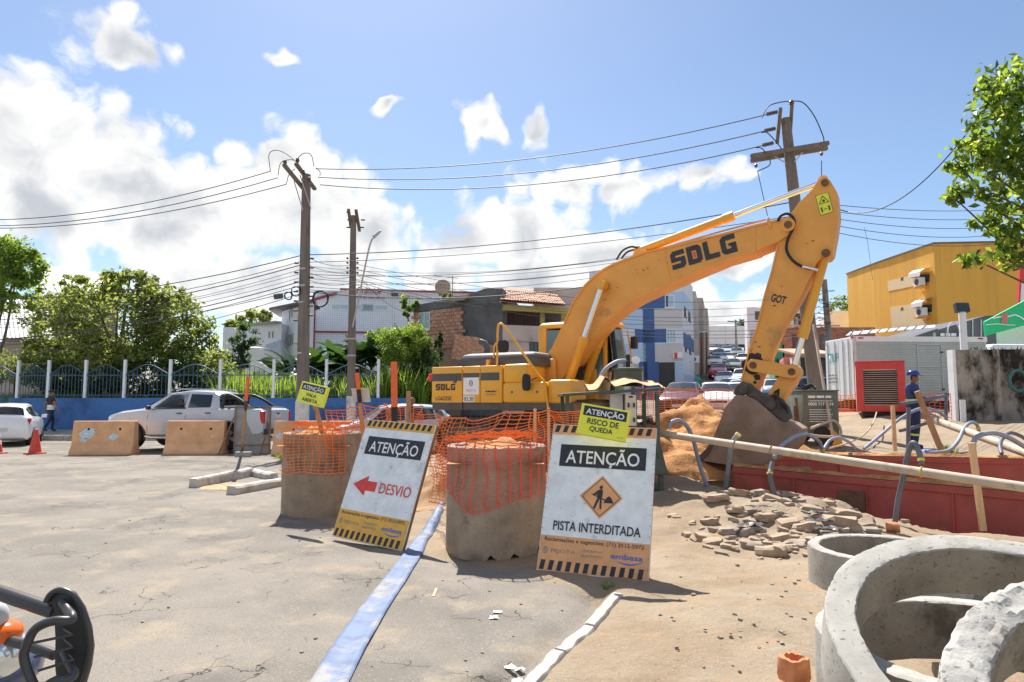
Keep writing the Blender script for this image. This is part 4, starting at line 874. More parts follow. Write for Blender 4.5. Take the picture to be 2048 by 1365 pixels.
# thick boards and sandy bank behind the nets
T = heap('soil_bank', (-.5, 10.9, .0), 1.9, 1.2, .5, M('brown_soil', (.34, .21, .11), .95, var=.3, scale=5, bump=.02, bscale=20), n=50, seed=15, rough=.7); tag(T, 'low bank of brown soil between the rings and the track', 'soil')
# tuft of grass in the gutter under the sign
GR = leafmat('grass_blade', (.10, .17, .03), (.30, .42, .06))
def tuft(c, n, h, spread, seed, mat=GR, w=.006):
    rs = random.Random(seed); mb = MB()
    for i in range(n):
        a = rs.uniform(0, 2 * PI); l = h * rs.uniform(.5, 1.1); r = spread * rs.random(); b = Vector(c) + Vector((r * math.cos(a), r * math.sin(a), 0)); o_ = Vector((math.cos(a), math.sin(a), 0)) * l * rs.uniform(.2, .8); s = Vector((-math.sin(a), math.cos(a), 0)) * w
        m_ = b + o_ * .4 + Vector((0, 0, l * .7)); e = b + o_ + Vector((0, 0, l * .85)); mb.add([b - s, b + s, m_ + s * .7, e, m_ - s * .7], [(0, 1, 2, 4), (4, 2, 3)])
    return mb
p = atZ(1215, 1172, 0); tag(tuft((p.x, p.y, -.05), 60, .11, .05, 3, w=.004).obj('grass_tuft', GR, None, fix=False), 'bright green grass tuft in the gutter under the closed road sign', 'grass')

# ================================================================ excavator
YEL = M('excavator_yellow', (0.66, 0.32, 0.035), 0.42, var=0.07, scale=2.2, col2=(0.50, 0.27, 0.08), thr=0.62, coat=0.15, bump=0.001, bscale=30)
YELB = M('excavator_yellow_bright', (0.66, 0.325, 0.025), 0.38, var=0.06, scale=2.5, coat=0.2)
YELD = M('excavator_arm_dusty', (0.66, 0.305, 0.06), 0.5, var=0.10, scale=2.0, col2=(0.42, 0.23, 0.09), thr=0.60)
DGREY = M('excavator_dark_grey', (0.075, 0.07, 0.068), 0.55, var=0.15, scale=4)
BLK = M('rubber_black', (0.02, 0.02, 0.021), 0.7, var=0.2); CHROME = M('chrome_rod', (0.75, 0.75, 0.76), 0.12, metal=1.0, var=0)
STEEL = M('bucket_steel', (0.24, 0.16, 0.115), 0.8, metal=0.1, var=0.25, scale=3, bump=0.004, bscale=20, col2=(0.27, 0.17, 0.10), thr=0.54)
STEEL_D = M('linkage_steel_dark', (0.09, 0.072, 0.062), 0.65, metal=0.3, var=0.3, scale=6, bump=0.004, bscale=30)
GL = glass('cab_glass', (0.10, 0.16, 0.17), 0.05); DEC = M('decal_black', (0.03, 0.032, 0.04), 0.5, var=0.05); DECW = M('decal_white', (0.74, 0.74, 0.74), 0.5, var=0.04); DECR = M('decal_red', (0.6, 0.05, 0.04), 0.5, var=0.05)
YAW = R(-31.0); EC = Vector((0.88, 14.9, 0.32))
EX = thing('excavator', 'yellow crawler excavator digging beside the trench with raised boom', 'excavator', EC, YAW)
RM = Matrix.Rotation(YAW, 3, 'Z'); FW = RM @ Vector((1, 0, 0)); LT = RM @ Vector((0, 1, 0))
def L2W(x, y, z): return EC + RM @ Vector((x, y, 0)) + Vector((0, 0, z))
def pl(px, py, ly):
    """photo pixel onto the machine's vertical plane at local y = ly"""
    return atPlane(px, py, L2W(0, ly, 0), LT)
def slab(name, pix, ly, width, mat, bevel=.02, parent=EX, smooth=None):
    pts = [pl(x, y, ly) for x, y in pix]; return MB().prism(pts, LT * width).obj(name, mat, parent, bevel=bevel, smooth=smooth)
# boom, box section with flanges standing proud
boom_px = [(1078, 745), (1080, 732), (1088, 718), (1103, 696), (1127, 645), (1146, 601), (1169, 569), (1190, 549), (1207, 537), (1226, 527), (1260, 514), (1294, 502), (1348, 490), (1447, 466), (1508, 450), (1550, 440), (1572, 435), (1586, 441), (1590, 453), (1582, 468), (1556, 484), (1511, 503), (1447, 522), (1367, 556), (1310, 581), (1268, 601), (1240, 619), (1214, 642), (1195, 664), (1172, 694), (1151, 725), (1127, 756), (1112, 768), (1094, 767), (1083, 758)]
BO = slab('boom', boom_px, -.30, .60, YELD, .012)
for px in ((1576, 450),):
    c = pl(*px, -.36); MB().cyl(c, c + LT * .72, .12, n=20).obj('pin_boss', YELD, BO, smooth=40); MB().cyl(c - LT * .03, c, .065, n=16).obj('pin', RUST, BO, smooth=40)
c = pl(1206, 571, -.42); MB().cyl(c, c + LT * .84, .085, n=18).obj('cylinder_pin', RUST, BO, smooth=40)
c = pl(1087, 752, -.40); MB().cyl(c, c + LT * .8, .17, n=20).obj('foot_pin', DGREY, BO, smooth=40)
slab('hose_bracket', [(1533, 440), (1538, 434), (1543, 452), (1539, 458)], -.33, .05, YELD, .004, BO)
fr = frame(pl(1346, 541, -.305), pl(1476, 503, -.305) - pl(1346, 541, -.305), (0, 0, 1)); w = (pl(1476, 503, -.305) - pl(1346, 541, -.305)).length
def blocky(name, fr, w, h, mat, parent, lift=.004):
    """SDLG wordmark drawn as block letters with cut corners"""
    c = .16 * h; t = .27 * h; lw = w * .225; gp = w * .033
    def at(k, pts): return [(k * (lw + gp) + x, y) for x, y in pts]
    S = [rect(0, 0, lw - c, t), rect(0, h - t, lw, t), rect(0, h * .40, lw, h * .22)]
    S_ = [[(c, h), (lw, h), (lw, h - t), (t, h - t), (t, h * .61), (0, h * .61), (0, h - c)], [(0, h * .61), (lw, h * .61), (lw, h * .39), (0, h * .39)], [(lw, h * .39), (lw, c), (lw - c, 0), (0, 0), (0, t), (lw - t, t), (lw - t, h * .39)]]
    Dg = [rect(0, 0, t, h), [(t, h), (lw - c, h), (lw, h - c), (lw - t, h - t), (t, h - t)], [(t, 0), (lw - c, 0), (lw, c), (lw - t, t), (t, t)], [(lw, c), (lw, h - c), (lw - t, h - t), (lw - t, t)]]
    Lg = [rect(0, 0, t, h), rect(t, 0, lw - t, t)]
    G = [[(c, h), (lw, h), (lw, h - t), (t, h - t), (0, h - c)], [(0, h - c), (t, h - t), (t, t), (0, c)], [(0, c), (t, t), (lw, t), (lw, 0), (c, 0)], rect(lw - t, t, t, h * .26), rect(lw * .5, h * .40, lw * .5, h * .15)]
    for k, L in enumerate((S_, Dg, Lg, G)):
        for p in L: decal('lettering_stroke', at(k, p), fr, mat, parent, lift)
    decal('red_square', at(1, rect(t * 1.25, t * 1.3, lw - 2.5 * t, h - 2.6 * t)), fr, DECR, parent, lift)
blocky('w', fr, w, .36, DEC, BO)
def flange(P, dx, dy, parent, ly, wd):   # plate edge standing proud of the box sides
    A = [pl(x, y, ly) for x, y in P]; B = [pl(x + dx, y + dy, ly) for x, y in P]; mb = MB()
    mb.loft([[a, b, b + LT * wd, a + LT * wd] for a, b in zip(A, B)]); mb.obj('flange', YELD, parent)
flange(boom_px[4:16], 1.5, 3.5, BO, -.325, .65); flange(boom_px[21:31], -1.5, -3.5, BO, -.325, .65)
SCF = M('paint_scuff', (.10, .06, .035), .8, var=.2)
def scuffs(parent, boxes, ly, sd_):
    rs = random.Random(sd_)
    for (x, y, dx, dy, n) in boxes:
        for _ in range(n):
            t = rs.random(); c = (x + dx * t + rs.uniform(-14, 14), y + dy * t + rs.uniform(-12, 12)); q = pl(*c, ly) - LT * .004; a = rs.uniform(-.5, .5); l = rs.uniform(.006, .035); h = rs.uniform(.004, .012); u = FW * math.cos(a) + Vector((0, 0, math.sin(a))); v = Vector((0, 0, math.cos(a))) - FW * math.sin(a)
            MB().add([q + u * l * math.cos(s) * rs.uniform(.6, 1.1) + v * h * math.sin(s) * rs.uniform(.6, 1.2) for s in [PI * i / 3.5 for i in range(7)]], [tuple(range(7))]).obj('scuff', SCF, parent, fix=False)
scuffs(BO, [(1150, 650, 90, -80, 6), (1240, 545, 90, -20, 6), (1480, 480, 60, -16, 2)], -.305, 3)
for p, q in (((1328, 497), (1342, 566)), ((1510, 452), (1512, 502))): MB().tube([pl(*p, -.302), pl(*q, -.302)], .012, 5).obj('weld_seam', YELD, BO)
# stick
stick_px = [(1635, 362), (1641, 355), (1650, 353), (1660, 361), (1673, 383), (1677, 428), (1672, 466), (1664, 508), (1655, 517), (1643, 514), (1632, 526), (1624, 546), (1599, 595), (1562, 656), (1535, 721), (1516, 766), (1508, 786), (1488, 790), (1478, 780), (1479, 770), (1496, 702), (1512, 656), (1527, 592), (1542, 542), (1554, 490), (1562, 462), (1577, 432), (1599, 404), (1622, 381)]
ST = slab('stick', stick_px, -.24, .48, YELD, .012)
for px, r in (((1576, 450), .10), ((1649, 365), .06), ((1651, 506), .07), ((1486, 779), .10), ((1506, 731), .075)):
    c = pl(*px, -.30); MB().cyl(c, c + LT * .6, r, n=18).obj('pin', RUST if r < .1 else STEEL_D, ST, smooth=40)
def grease(px, py, r, ly, parent, seed):
    c = pl(px, py, ly) - LT * .003; MB().add([c + (FW * math.cos(t) + Vector((0, 0, math.sin(t)))) * r * (1 + .5 * wob(math.cos(t) * 1.5, math.sin(t) * 1.5, 1.3, seed)) for t in [2 * PI * i / 22 for i in range(22)]], [tuple(range(22))]).obj('grease_stain', BLK, parent, fix=False)
for a in ((1507, 727, .17, 1), (1514, 754, .055, 5), (1510, 765, .03, 8)): grease(*a[:3], -.245, ST, a[3])
scuffs(ST, [(1600, 450, 30, 40, 2), (1510, 690, -10, 60, 14), (1560, 560, -20, 80, 3)], -.245, 5)
flange(stick_px[9:15], -3, -1, ST, -.265, .53); flange(stick_px[19:25], 3, 1, ST, -.265, .53)
fr = frame(pl(1641, 432, -.245), pl(1667, 424, -.245) - pl(1641, 432, -.245), (0, 0, 1)); s = (pl(1667, 424, -.245) - pl(1641, 432, -.245)).length
lab_ = decal('warning_label', rect(0, 0, s, s * 1.75), fr, DEC, ST, .003); decal('warning_label', rect(s * .03, s * .03, s * .94, s * 1.69), fr, YEL_P, ST, .005)
decal('warning_triangle', [(s * .1, s * .92), (s * .9, s * .92), (s * .5, s * 1.62)], fr, DEC, ST, .007); decal('warning_triangle', [(s * .2, s * .98), (s * .8, s * .98), (s * .5, s * 1.48)], fr, YEL_P, ST, .009)
decal('falling_symbol', [(s * .42, s * 1.03), (s * .58, s * 1.03), (s * .62, s * 1.15), (s * .5, s * 1.28), (s * .4, s * 1.15)], fr, DEC, ST, .011)
for u0 in (.15, .72): decal('person_symbol', rect(s * u0, s * .22, s * .12, s * .42), fr, DEC, ST, .007)
decal('arrow_symbol', rect(s * .36, s * .40, s * .26, s * .06), fr, DEC, ST, .007)
fr = frame(pl(1540, 603, -.245), pl(1569, 610, -.245) - pl(1540, 603, -.245), (0, 0, 1)); lettering('stencil_text', 'GOT', 0, 0, (pl(1569, 610, -.245) - pl(1540, 603, -.245)).length, .15, fr, DEC, ST, .004, bold=.03)
# hydraulic cylinders
def ram(name, a, b, f, r, ly, dy=0.0):
    p = pl(*a, ly); q = pl(*b, ly); d = (q - p).normalized(); m_ = p.lerp(q, f); L = (q - p).length
    T = MB().tube([p - d * .05, p + d * .02, m_ - d * .22, m_ - d * .2, m_], [r * .8, r, r, r * 1.13, r * 1.13], 18).obj(name, YEL, EX, smooth=40)
    MB().cyl(m_, q, r * .62, n=16).obj('rod', CHROME, T, smooth=40)
    for e in (p, q): MB().cyl(e - LT * r * 1.2, e + LT * r * 1.2, r * 1.05, n=16).obj('eye', YEL, T, smooth=40)
    return T
ram('arm_cylinder', (1279, 503), (1647, 364), .545, .085, -.03)
ram('bucket_cylinder', (1651, 507), (1586, 742), .72, .085, -.08)
ram('boom_cylinder', (1131, 784), (1204, 571), .52, .095, -.47); ram('boom_cylinder', (1166, 778), (1222, 612), .62, .095, .25)
slab('cylinder_bracket', [(1263, 516), (1268, 502), (1279, 495), (1292, 500), (1300, 505), (1290, 511)], -.16, .26, YELD, .008, BO)
def strap(name, a, b, r, ly, t, mat):
    p = pl(*a, ly); q = pl(*b, ly); d = (q - p).normalized(); n = d.cross(LT); pts = []
    for c, s0 in ((p, 90), (q, -90)):
        for i in range(9): an = R(s0 + 180 * i / 8); pts.append(c + (d * math.cos(an) + n * math.sin(an)) * r)
    o = MB().prism(pts, LT * t).obj(name, mat, EX, bevel=.008)
    for c in (p, q): MB().cyl(c - LT * .02, c + LT * (t + .02), r * .55, n=14).obj('pin', RUST, o, smooth=40)
    return o
strap('rocker_link', (1506, 731), (1583, 744), .115, -.36, .10, YELD); strap('rocker_link', (1506, 731), (1583, 744), .115, .26, .10, YELD)
strap('bucket_link', (1583, 744), (1541, 808), .14, -.22, .44, YELD)
# bucket
side_px = [(1470, 792), (1491, 791), (1510, 800), (1534, 820), (1559, 843), (1580, 848), (1598, 860), (1599, 874), (1588, 897), (1568, 915), (1534, 929), (1490, 932), (1440, 928), (1402, 922), (1410, 902), (1421, 886), (1432, 862), (1442, 836), (1450, 815)]
BK = MB().prism([pl(x, y, -.52) for x, y in side_px], LT * .045).obj('bucket', STEEL, EX, bevel=.006)
MB().prism([pl(x, y, -.52) + LT * 1.0 for x, y in side_px], LT * .045).obj('side_plate', STEEL, BK, bevel=.006)
mb = MB(); outl = side_px[:14]; A = [pl(x, y, -.50) for x, y in outl]; cen = sum(A, Vector()) / len(A); I = [a + (cen - a).normalized() * .035 for a in A]
mb.loft([A, [p + LT * 1.0 for p in A]], cap=False, closed=False); mb.loft([I, [p + LT * 1.0 for p in I]], cap=False, closed=False); mb.obj('shell', STEEL, BK, smooth=35)
lipd = (pl(1376, 921, -.5) - pl(1402, 916, -.5))
for i in range(5):
    b0 = pl(1408, 917, -.5) + LT * (.04 + .23 * i); mb = MB(); e = b0 + lipd * 1.15
    mb.loft([[b0 + LT * u + Vector((0, 0, v)) for u, v in ((0, -.05), (.12, -.05), (.12, .05), (0, .05))], [e + LT * u + Vector((0, 0, v)) for u, v in ((.02, -.012), (.10, -.012), (.10, .012), (.02, .012))]]); mb.obj('tooth', STEEL_D, BK)
slab('side_cutter', [(1402, 923), (1378, 921), (1398, 911), (1412, 898), (1424, 880), (1430, 884), (1416, 912)], -.54, .03, STEEL_D, .004, BK)
for ly in (-.40, .28):
    slab('ear', [(1474, 770), (1486, 762), (1500, 768), (1514, 780), (1530, 790), (1548, 790), (1566, 800), (1578, 816), (1584, 835), (1570, 845), (1556, 836), (1530, 815), (1508, 797), (1490, 790), (1474, 795), (1466, 786)], ly, .12, STEEL_D, .01, BK)
for px in ((1486, 779), (1541, 809)):
    c = pl(*px, -.46); MB().cyl(c, c + LT * .9, .085, n=18).obj('pin', STEEL_D, BK, smooth=40)
for k in range(3):   # wire and hose ends tied at the linkage
    P = spline([pl(1543 + k * 4, 795 + k * 3, -.42), pl(1552 + k * 3, 782 - k * 2, -.46), pl(1558, 796 + k * 2, -.5), pl(1562 + k * 4, 812, -.48), pl(1572 + k * 2, 820 + k * 4, -.46)], 5)
    MB().tube(P, .012, 5).obj('loose_wire', BLK, BK)
# hydraulic hoses on the boom
for k, pts in enumerate([[(1233, 520), (1245, 502), (1262, 494), (1276, 497)], [(1243, 517), (1254, 505), (1268, 500), (1280, 501)], [(1555, 443), (1562, 432), (1575, 428), (1586, 436), (1588, 452), (1576, 478), (1573, 500), (1584, 520), (1605, 534), (1632, 540)]]):
    MB().tube(spline([pl(x, y, -.33 if k == 2 else -.12 + k * .1) for x, y in pts]), .022 if k < 2 else .026, 8).obj('hydraulic_hose', BLK, BO if k < 2 else ST, smooth=60)
MB().tube([pl(1605, 534, -.33), pl(1636, 541, -.33)], .03, 8).obj('hose_fitting', CHROME, ST, smooth=50)
for ly in (-.16, .16): MB().tube([pl(1300, 504, ly), pl(1447, 462, ly), pl(1532, 440, ly)], .018, 6).obj('hydraulic_pipe', YELD, BO, smooth=50)
# upper structure: profile in local metres (x forward, y = -1.32 is the near side)
def lbox(name, x0, x1, y0, y1, z0, z1, mat, bev=.03, parent=EX, seg=3):
    mb = MB(); mb.box(((x0 + x1) / 2, (y0 + y1) / 2, (z0 + z1) / 2), (x1 - x0, y1 - y0, z1 - z0)); return mb.obj(name, mat, parent, bevel=bev, seg=seg, local=True, smooth=35)
near = -1.32
def lpx(px, py): p = pl(px, py, near); v = RM.inverted() @ (p - EC); return v.x, v.z + 0.0
zt = lpx(930, 733)[1]; zb = lpx(930, 806)[1]; zsk = lpx(930, 819)[1]; xr = lpx(858, 770)[0]
x1_, x2_, x3_, x4_ = lpx(925, 770)[0], lpx(960, 770)[0], lpx(1004, 770)[0], lpx(1057, 770)[0]
# counterweight: rounded dark block at the tail
mb = MB(); cw = []
for z in (zsk - .02, zb, zt - .03, zt):
    sh = .03 if z == zt else 0; cw.append([Vector((x, y, z)) for x, y in ((x1_ - .02, near + .02 + sh), (xr + .10, near + .01 + sh), (xr + .02 + sh, near + .10), (xr - .22 + sh, -.5), (xr - .25 + sh, 0), (xr - .22 + sh, .5), (xr + .02 + sh, 1.22), (xr + .10, 1.31 - sh), (x1_ - .02, 1.31 - sh))])
mb.loft(cw); CW = mb.obj('counterweight', DGREY, EX, local=True, bevel=.02, smooth=40)
lbox('tail_reflector', xr - .01, xr + .05, near - .012, near + .05, zt - .30, zt - .14, M('reflector_red', (.75, .03, .08), .3, var=0), .006)
lbox('deck', xr + .05, x4_ + 1.3, near + .05, 1.30, zsk - .02, zb + .02, DGREY, .02)
for i, (a, b) in enumerate(((xr + .07, x1_ - .012), (x1_ + .004, x2_ - .004), (x2_ + .004, x3_ - .004))):
    pn = lbox('side_door', a, b, near, near + .5, zb, zt, YELB, .025)
    lbox('dark_stripe', a + .012, b - .012 if i < 2 else b - .06, near - .004, near + .03, zt - .31, zt - .145, DGREY, .004, pn)
    if i == 0:
        frd = Matrix(); fr = frame(EC + RM @ Vector((a + .12, near - .002, zt - .31 - (zt - .31 - zb) * .42)), FW, (0, 0, 1)); blocky('w', fr, .52, (zt - .31 - zb) * .30, DEC, pn, .004)
        fr = frame(EC + RM @ Vector((a + .12, near - .002, zb + .05)), FW, (0, 0, 1)); lettering('model_text', 'LG6225E', 0, 0, .42, (zt - .31 - zb) * .19, fr, DEC, pn, .004, bold=.01)
        lbox('door_latch', b - .22, b - .14, near - .012, near + .01, zb + .42, zb + .56, DGREY, .006, pn)
    if i == 1:
        fr = frame(EC + RM @ Vector((a + .02, near - .002, zb + .17)), FW, (0, 0, 1)); ww = b - a - .04; decal('sticker', rect(0, 0, ww, .36), fr, DECW, pn, .003)
        decal('sticker_emblem', [(ww * .5 + .05 * math.cos(t), .24 + .07 * math.sin(t)) for t in [2 * PI * j / 12 for j in range(12)]], fr, GREYT, pn, .005); decal('sticker_emblem', rect(ww * .5 - .012, .19, .024, .1), fr, DECW, pn, .007)
        lettering('sticker_text', 'PEJOTA', ww * .2, .05, ww * .6, .06, fr, DECR, pn, .005)
        fr = frame(EC + RM @ Vector((a + .02, near - .002, zb + .02)), FW, (0, 0, 1)); decal('number_plate', rect(0, 0, ww * .72, .125), fr, DECW, pn, .003); lettering('number_text', '03.20', ww * .04, .02, ww * .62, .085, fr, DEC, pn, .005, bold=.02)
    if i == 2:
        fr = frame(EC + RM @ Vector((a + .14, near - .002, zb + .16)), FW, (0, 0, 1)); words('small_text', 0, .06, .26, .03, fr, DEC, pn, 1); words('small_text', 0, 0, .26, .022, fr, GREYT, pn, 2)
TK = lbox('tool_box', x3_ + .006, x4_ - .02, near, -.55, zb + .40, zt + .02, YELB, .07)
TB = lbox('fuel_tank', x3_ + .008, x4_ + .40, near - .004, -.55, zb, zb + .42, YELB, .06); lbox('step_box', x4_ + .41, x4_ + .95, near + .02, -.6, zb - .02, zb + .46, YELB, .07)
lbox('step_panel', x4_ + .5, x4_ + .86, near + .012, near + .05, zb + .08, zb + .36, YEL, .03)
for xx in (x3_ + .24, x4_ + .2): MB().cyl((xx, near - .012, zb + .22), (xx, near + .02, zb + .22), .022, n=10).obj('bolt', DGREY, EX, local=True)
# engine hood, exhaust, filler caps
hz = lpx(930, 711)[1]
mb = MB(); HD_ = [[Vector((x, y, z)) for x, y in ((lpx(902, 720)[0] + e, near + .25 + e), (lpx(1060, 720)[0] - e, near + .25 + e), (lpx(1060, 720)[0] - e, .35 - e), (lpx(902, 720)[0] + e, .35 - e))] for z, e in ((zt - .02, 0), (hz - .08, .02), (hz + .02, .08), (hz + .06, .2))]
mb.loft(HD_); mb.obj('engine_hood', DGREY, EX, local=True, bevel=.02, smooth=40)
lbox('rear_hood', xr + .1, x4_ - .1, near + .6, 1.2, zt - .4, zt + .02, YELB, .05)
e0 = Vector((lpx(921, 705)[0], -.3, hz)); MB().tube([e0, e0 + Vector((.02, 0, .22)), e0 + Vector((-.05, 0, .34)), e0 + Vector((-.17, 0, .38))], [.075, .075, .07, .068], 12).obj('exhaust_pipe', DGREY, EX, local=True, smooth=50)
for px in (970, 980): xx = lpx(px, 720)[0]; MB().cyl((xx, near + .14, zt), (xx, near + .14, zt + .13), .055, n=14).obj('filler_cap', YELB if px < 975 else RUST, EX, local=True, smooth=40)
# handrail and mirrors
rail = [pl(994, 731, near + .06), pl(995, 690, near + .06), pl(996, 657, near + .06), pl(1000, 648, near + .06), pl(1010, 655, near + .06), pl(1045, 705, near + .04), pl(1075, 748, near), pl(1088, 764, near - .03), pl(1092, 784, near - .04), pl(1097, 822, near - .05)]
MB().tube(spline(rail, 4), .024, 8).obj('handrail', YELB, EX, smooth=60)
rail = [pl(988, 731, near + .3), pl(988, 694, near + .3), pl(993, 686, near + .25)]; MB().tube(rail, .02, 8).obj('handrail', YELB, EX, smooth=60)
def mirror(px, py, sx, sz, ly, arm):
    c = pl(px, py, ly); mb = MB(); ring_ = [[c + FW * (k * sx * math.copysign(abs(math.cos(a)) ** .6, math.cos(a))) + Vector((0, 0, k * sz * math.copysign(abs(math.sin(a)) ** .6, math.sin(a)))) + LT * o_ for a in [2 * PI * i / 20 for i in range(20)]] for k, o_ in ((.8, -.03), (1, -.01), (1, .04), (.7, .06))]
    mb.loft(ring_); m_ = mb.obj('mirror', BLK, EX, smooth=40); MB().tube([c, pl(*arm, ly)], .014, 6).obj('mirror_arm', DGREY, m_); return m_
mirror(1006, 693, .12, .13, near - .02, (995, 690)); mirror(1052, 765, .085, .17, near - .12, (1075, 755))
# cab on the far side
cx0, cx1, cy0, cy1 = -.55, 1.25, .36, 1.30; cz0 = zb; cz1 = 3.0
CB = lbox('cab', cx0, cx1 - .35, cy0 + .02, cy1, cz0, cz0 + .75, YELB, .05)
for (x0, x1, y0, y1) in ((cx0, cx0 + .20, cy0, cy0 + .12), (cx0, cx0 + .20, cy1 - .12, cy1), (cx1 - .22, cx1 - .12, cy0, cy0 + .10), (cx1 - .22, cx1 - .12, cy1 - .10, cy1), (.28, .42, cy0, cy0 + .08)):
    lbox('cab_pillar', x0, x1, y0, y1, cz0 + .5, cz1 - .08, YELB, .03, CB)
mb = MB(); mb.loft([[Vector((x, y, z)) for x, y in ((cx0 + e, cy0 + e), (cx1 - .05 - e, cy0 + e), (cx1 - .05 - e, cy1 - e), (cx0 + e, cy1 - e))] for z, e in ((cz1 - .12, 0), (cz1 - .03, .01), (cz1 + .02, .07), (cz1 + .04, .2))]); mb.obj('cab_roof', YELB, CB, local=True, bevel=.03, smooth=40)
lbox('cab_glass', cx0 + .18, .30, cy0 + .03, cy0 + .05, cz0 + .7, cz1 - .16, GL, 0, CB); lbox('cab_glass', .40, cx1 - .2, cy0 + .03, cy0 + .05, cz0 + .5, cz1 - .12, GL, 0, CB)
lbox('cab_glass', cx0 + .02, cx0 + .04, cy0 + .12, cy1 - .12, cz0 + .8, cz1 - .16, GL, 0, CB); lbox('cab_glass', cx0 + .2, cx1 - .2, cy1 - .05, cy1 - .03, cz0 + .7, cz1 - .12, GL, 0, CB)
mb = MB(); mb.grid([[Vector((cx1 - .12 + .10 * math.sin(PI * v / 6) , cy0 + .06 + (cy1 - cy0 - .12) * u, cz0 + .1 + (cz1 - cz0 - .25) * v / 6)) for v in range(7)] for u in (0, .5, 1)]); mb.obj('windscreen', GL, CB, local=True, smooth=60)
mb = MB(); mb.tube([(cx1 - .04, cy0 + .05, cz0 + .1), (cx1 + .06, cy0 + .05, cz0 + .9), (cx1 - .02, cy0 + .05, cz1 - .1)], .05, 8); mb.obj('windscreen_frame', BLK, CB, local=True, smooth=50)
mb = MB(); mb.tube([(cx1, cy1 + .05, cz0 + .2), (cx1 + .08, cy1 + .05, cz0 + .9), (cx1 - .02, cy1 + .02, cz1 - .15)], .02, 6); mb.obj('grab_rail', YELB, CB, local=True, smooth=50)
c = Vector((cx1 + .10, cy1 + .08, cz0 + 1.35)); lbox('cab_mirror', c.x - .04, c.x + .08, c.y - .1, c.y + .08, c.z - .14, c.z + .14, BLK, .02, CB)
lbox('operator_seat', -.2, .3, .6, 1.05, cz0 + .5, cz0 + 1.3, BLK, .06, CB)
# boom foot mount and hoses in the middle of the deck
for y0 in (-.42, .30): lbox('boom_bracket', -.2, .28, y0, y0 + .10, zb, 2.15, YELD, .03)
for k in range(6): MB().tube([Vector((.30 + .05 * k, -.16 + .06 * k, zb)), Vector((.42 + .05 * k, -.18 + .06 * k, zb + .55)), Vector((.62, -.16 + .06 * k, zb + 1.1))], .026, 6).obj('hydraulic_hose', BLK, EX, local=True, smooth=60)
# undercarriage
MB().lathe([(.62, .85), (.62, zsk - .02), (.5, zsk)], 28).obj('slew_ring', DGREY, EX, local=True, smooth=40)
lbox('centre_frame', -.8, .8, -.9, .9, .45, .86, DGREY, .05)
for sy in (-1, 1):
    yc = sy * 1.02; TF = lbox('track_frame', -1.55, 1.55, yc - .17, yc + .17, .30, .72, DGREY, .04)
    r = .43; hl = 1.72; path = []
    for i in range(26): path.append((-hl + 2 * hl * i / 26, 2 * r + .02 + .0, 0.0))
    for i in range(10): a = PI / 2 - PI * i / 10; path.append((hl + r * math.cos(a), r + .02 + r * math.sin(a), a - PI / 2))
    for i in range(26): path.append((hl - 2 * hl * i / 26, .02, PI))
    for i in range(10): a = -PI / 2 - PI * i / 10; path.append((-hl + r * math.cos(a), r + .02 + r * math.sin(a), a - PI / 2))
    sm = MB(); sm.box((0, 0, 0), (.150, .56, .03)); sm.box((.05, 0, .03), (.022, .56, .05)); sm.box((-.03, 0, .025), (.018, .56, .035)); sm = sm.mesh('track_shoe', STEEL_D)
    for (x, z, a) in path:
        o = bpy.data.objects.new('track_shoe', sm); put(o, TF); o.location = (x, yc, z); o.rotation_euler = (0, -a, 0)
    for xx, rr_ in ((-hl, .36), (hl, .36)): MB().cyl((xx, yc - .13, r + .02), (xx, yc + .13, r + .02), rr_, n=20).obj('idler_wheel', STEEL_D, TF, local=True, smooth=40)
    for k in range(7): xx = -1.3 + k * .43; MB().cyl((xx, yc - .15, .17), (xx, yc + .15, .17), .13, n=14).obj('track_roller', STEEL_D, TF, local=True, smooth=40)

# ================================================================ pump unit beside the trench
GRN = M('machine_dark_green', (0.055, 0.075, 0.055), 0.5, var=0.2, scale=5, col2=(0.10, 0.09, 0.07), thr=0.6); BEIGE = M('panel_beige', (0.52, 0.46, 0.36), 0.55, var=0.08); LGREY = M('panel_light_grey', (0.42, 0.43, 0.43), 0.5, var=0.08)
BURL = M('burlap', (0.42, 0.29, 0.16), 0.95, var=0.2, scale=6, bump=0.006, bscale=60)
def gp(px, py, Y): return atY(px, py, Y)
PU = thing('pump_unit', 'dark green diesel pump unit with flat canopy behind the closed road sign', 'pump', (1.75, 11.4, 0.0))
x0, x1, y0, y1 = .88, 2.36, 10.9, 12.0; zr = 1.70; gzp = gz(2.3, 11) - .02
mb = MB(); mb.loft([[Vector((x, y, z)) for x, y in ((x0 - .08, y0 - .08), (x1 + .05, y0 - .08), (x1 + .05, y1 + .08), (x0 - .08, y1 + .08))] for z in (zr, zr + .05)])
mb.v = [(x, y, z + .10 * max(0, 1 - abs(y - 11.45) / .6) * (z > 1) + (x - 1.6) * .06) for x, y, z in mb.v]; mb.obj('canopy', GRN, PU, bevel=.01)
for x in (x0, 1.95, x1 - .05):
    for y in (y0, y1): MB().box((x, y, (zr + .7) / 2), (.06, .06, zr - .7)).obj('post', GRN, PU)
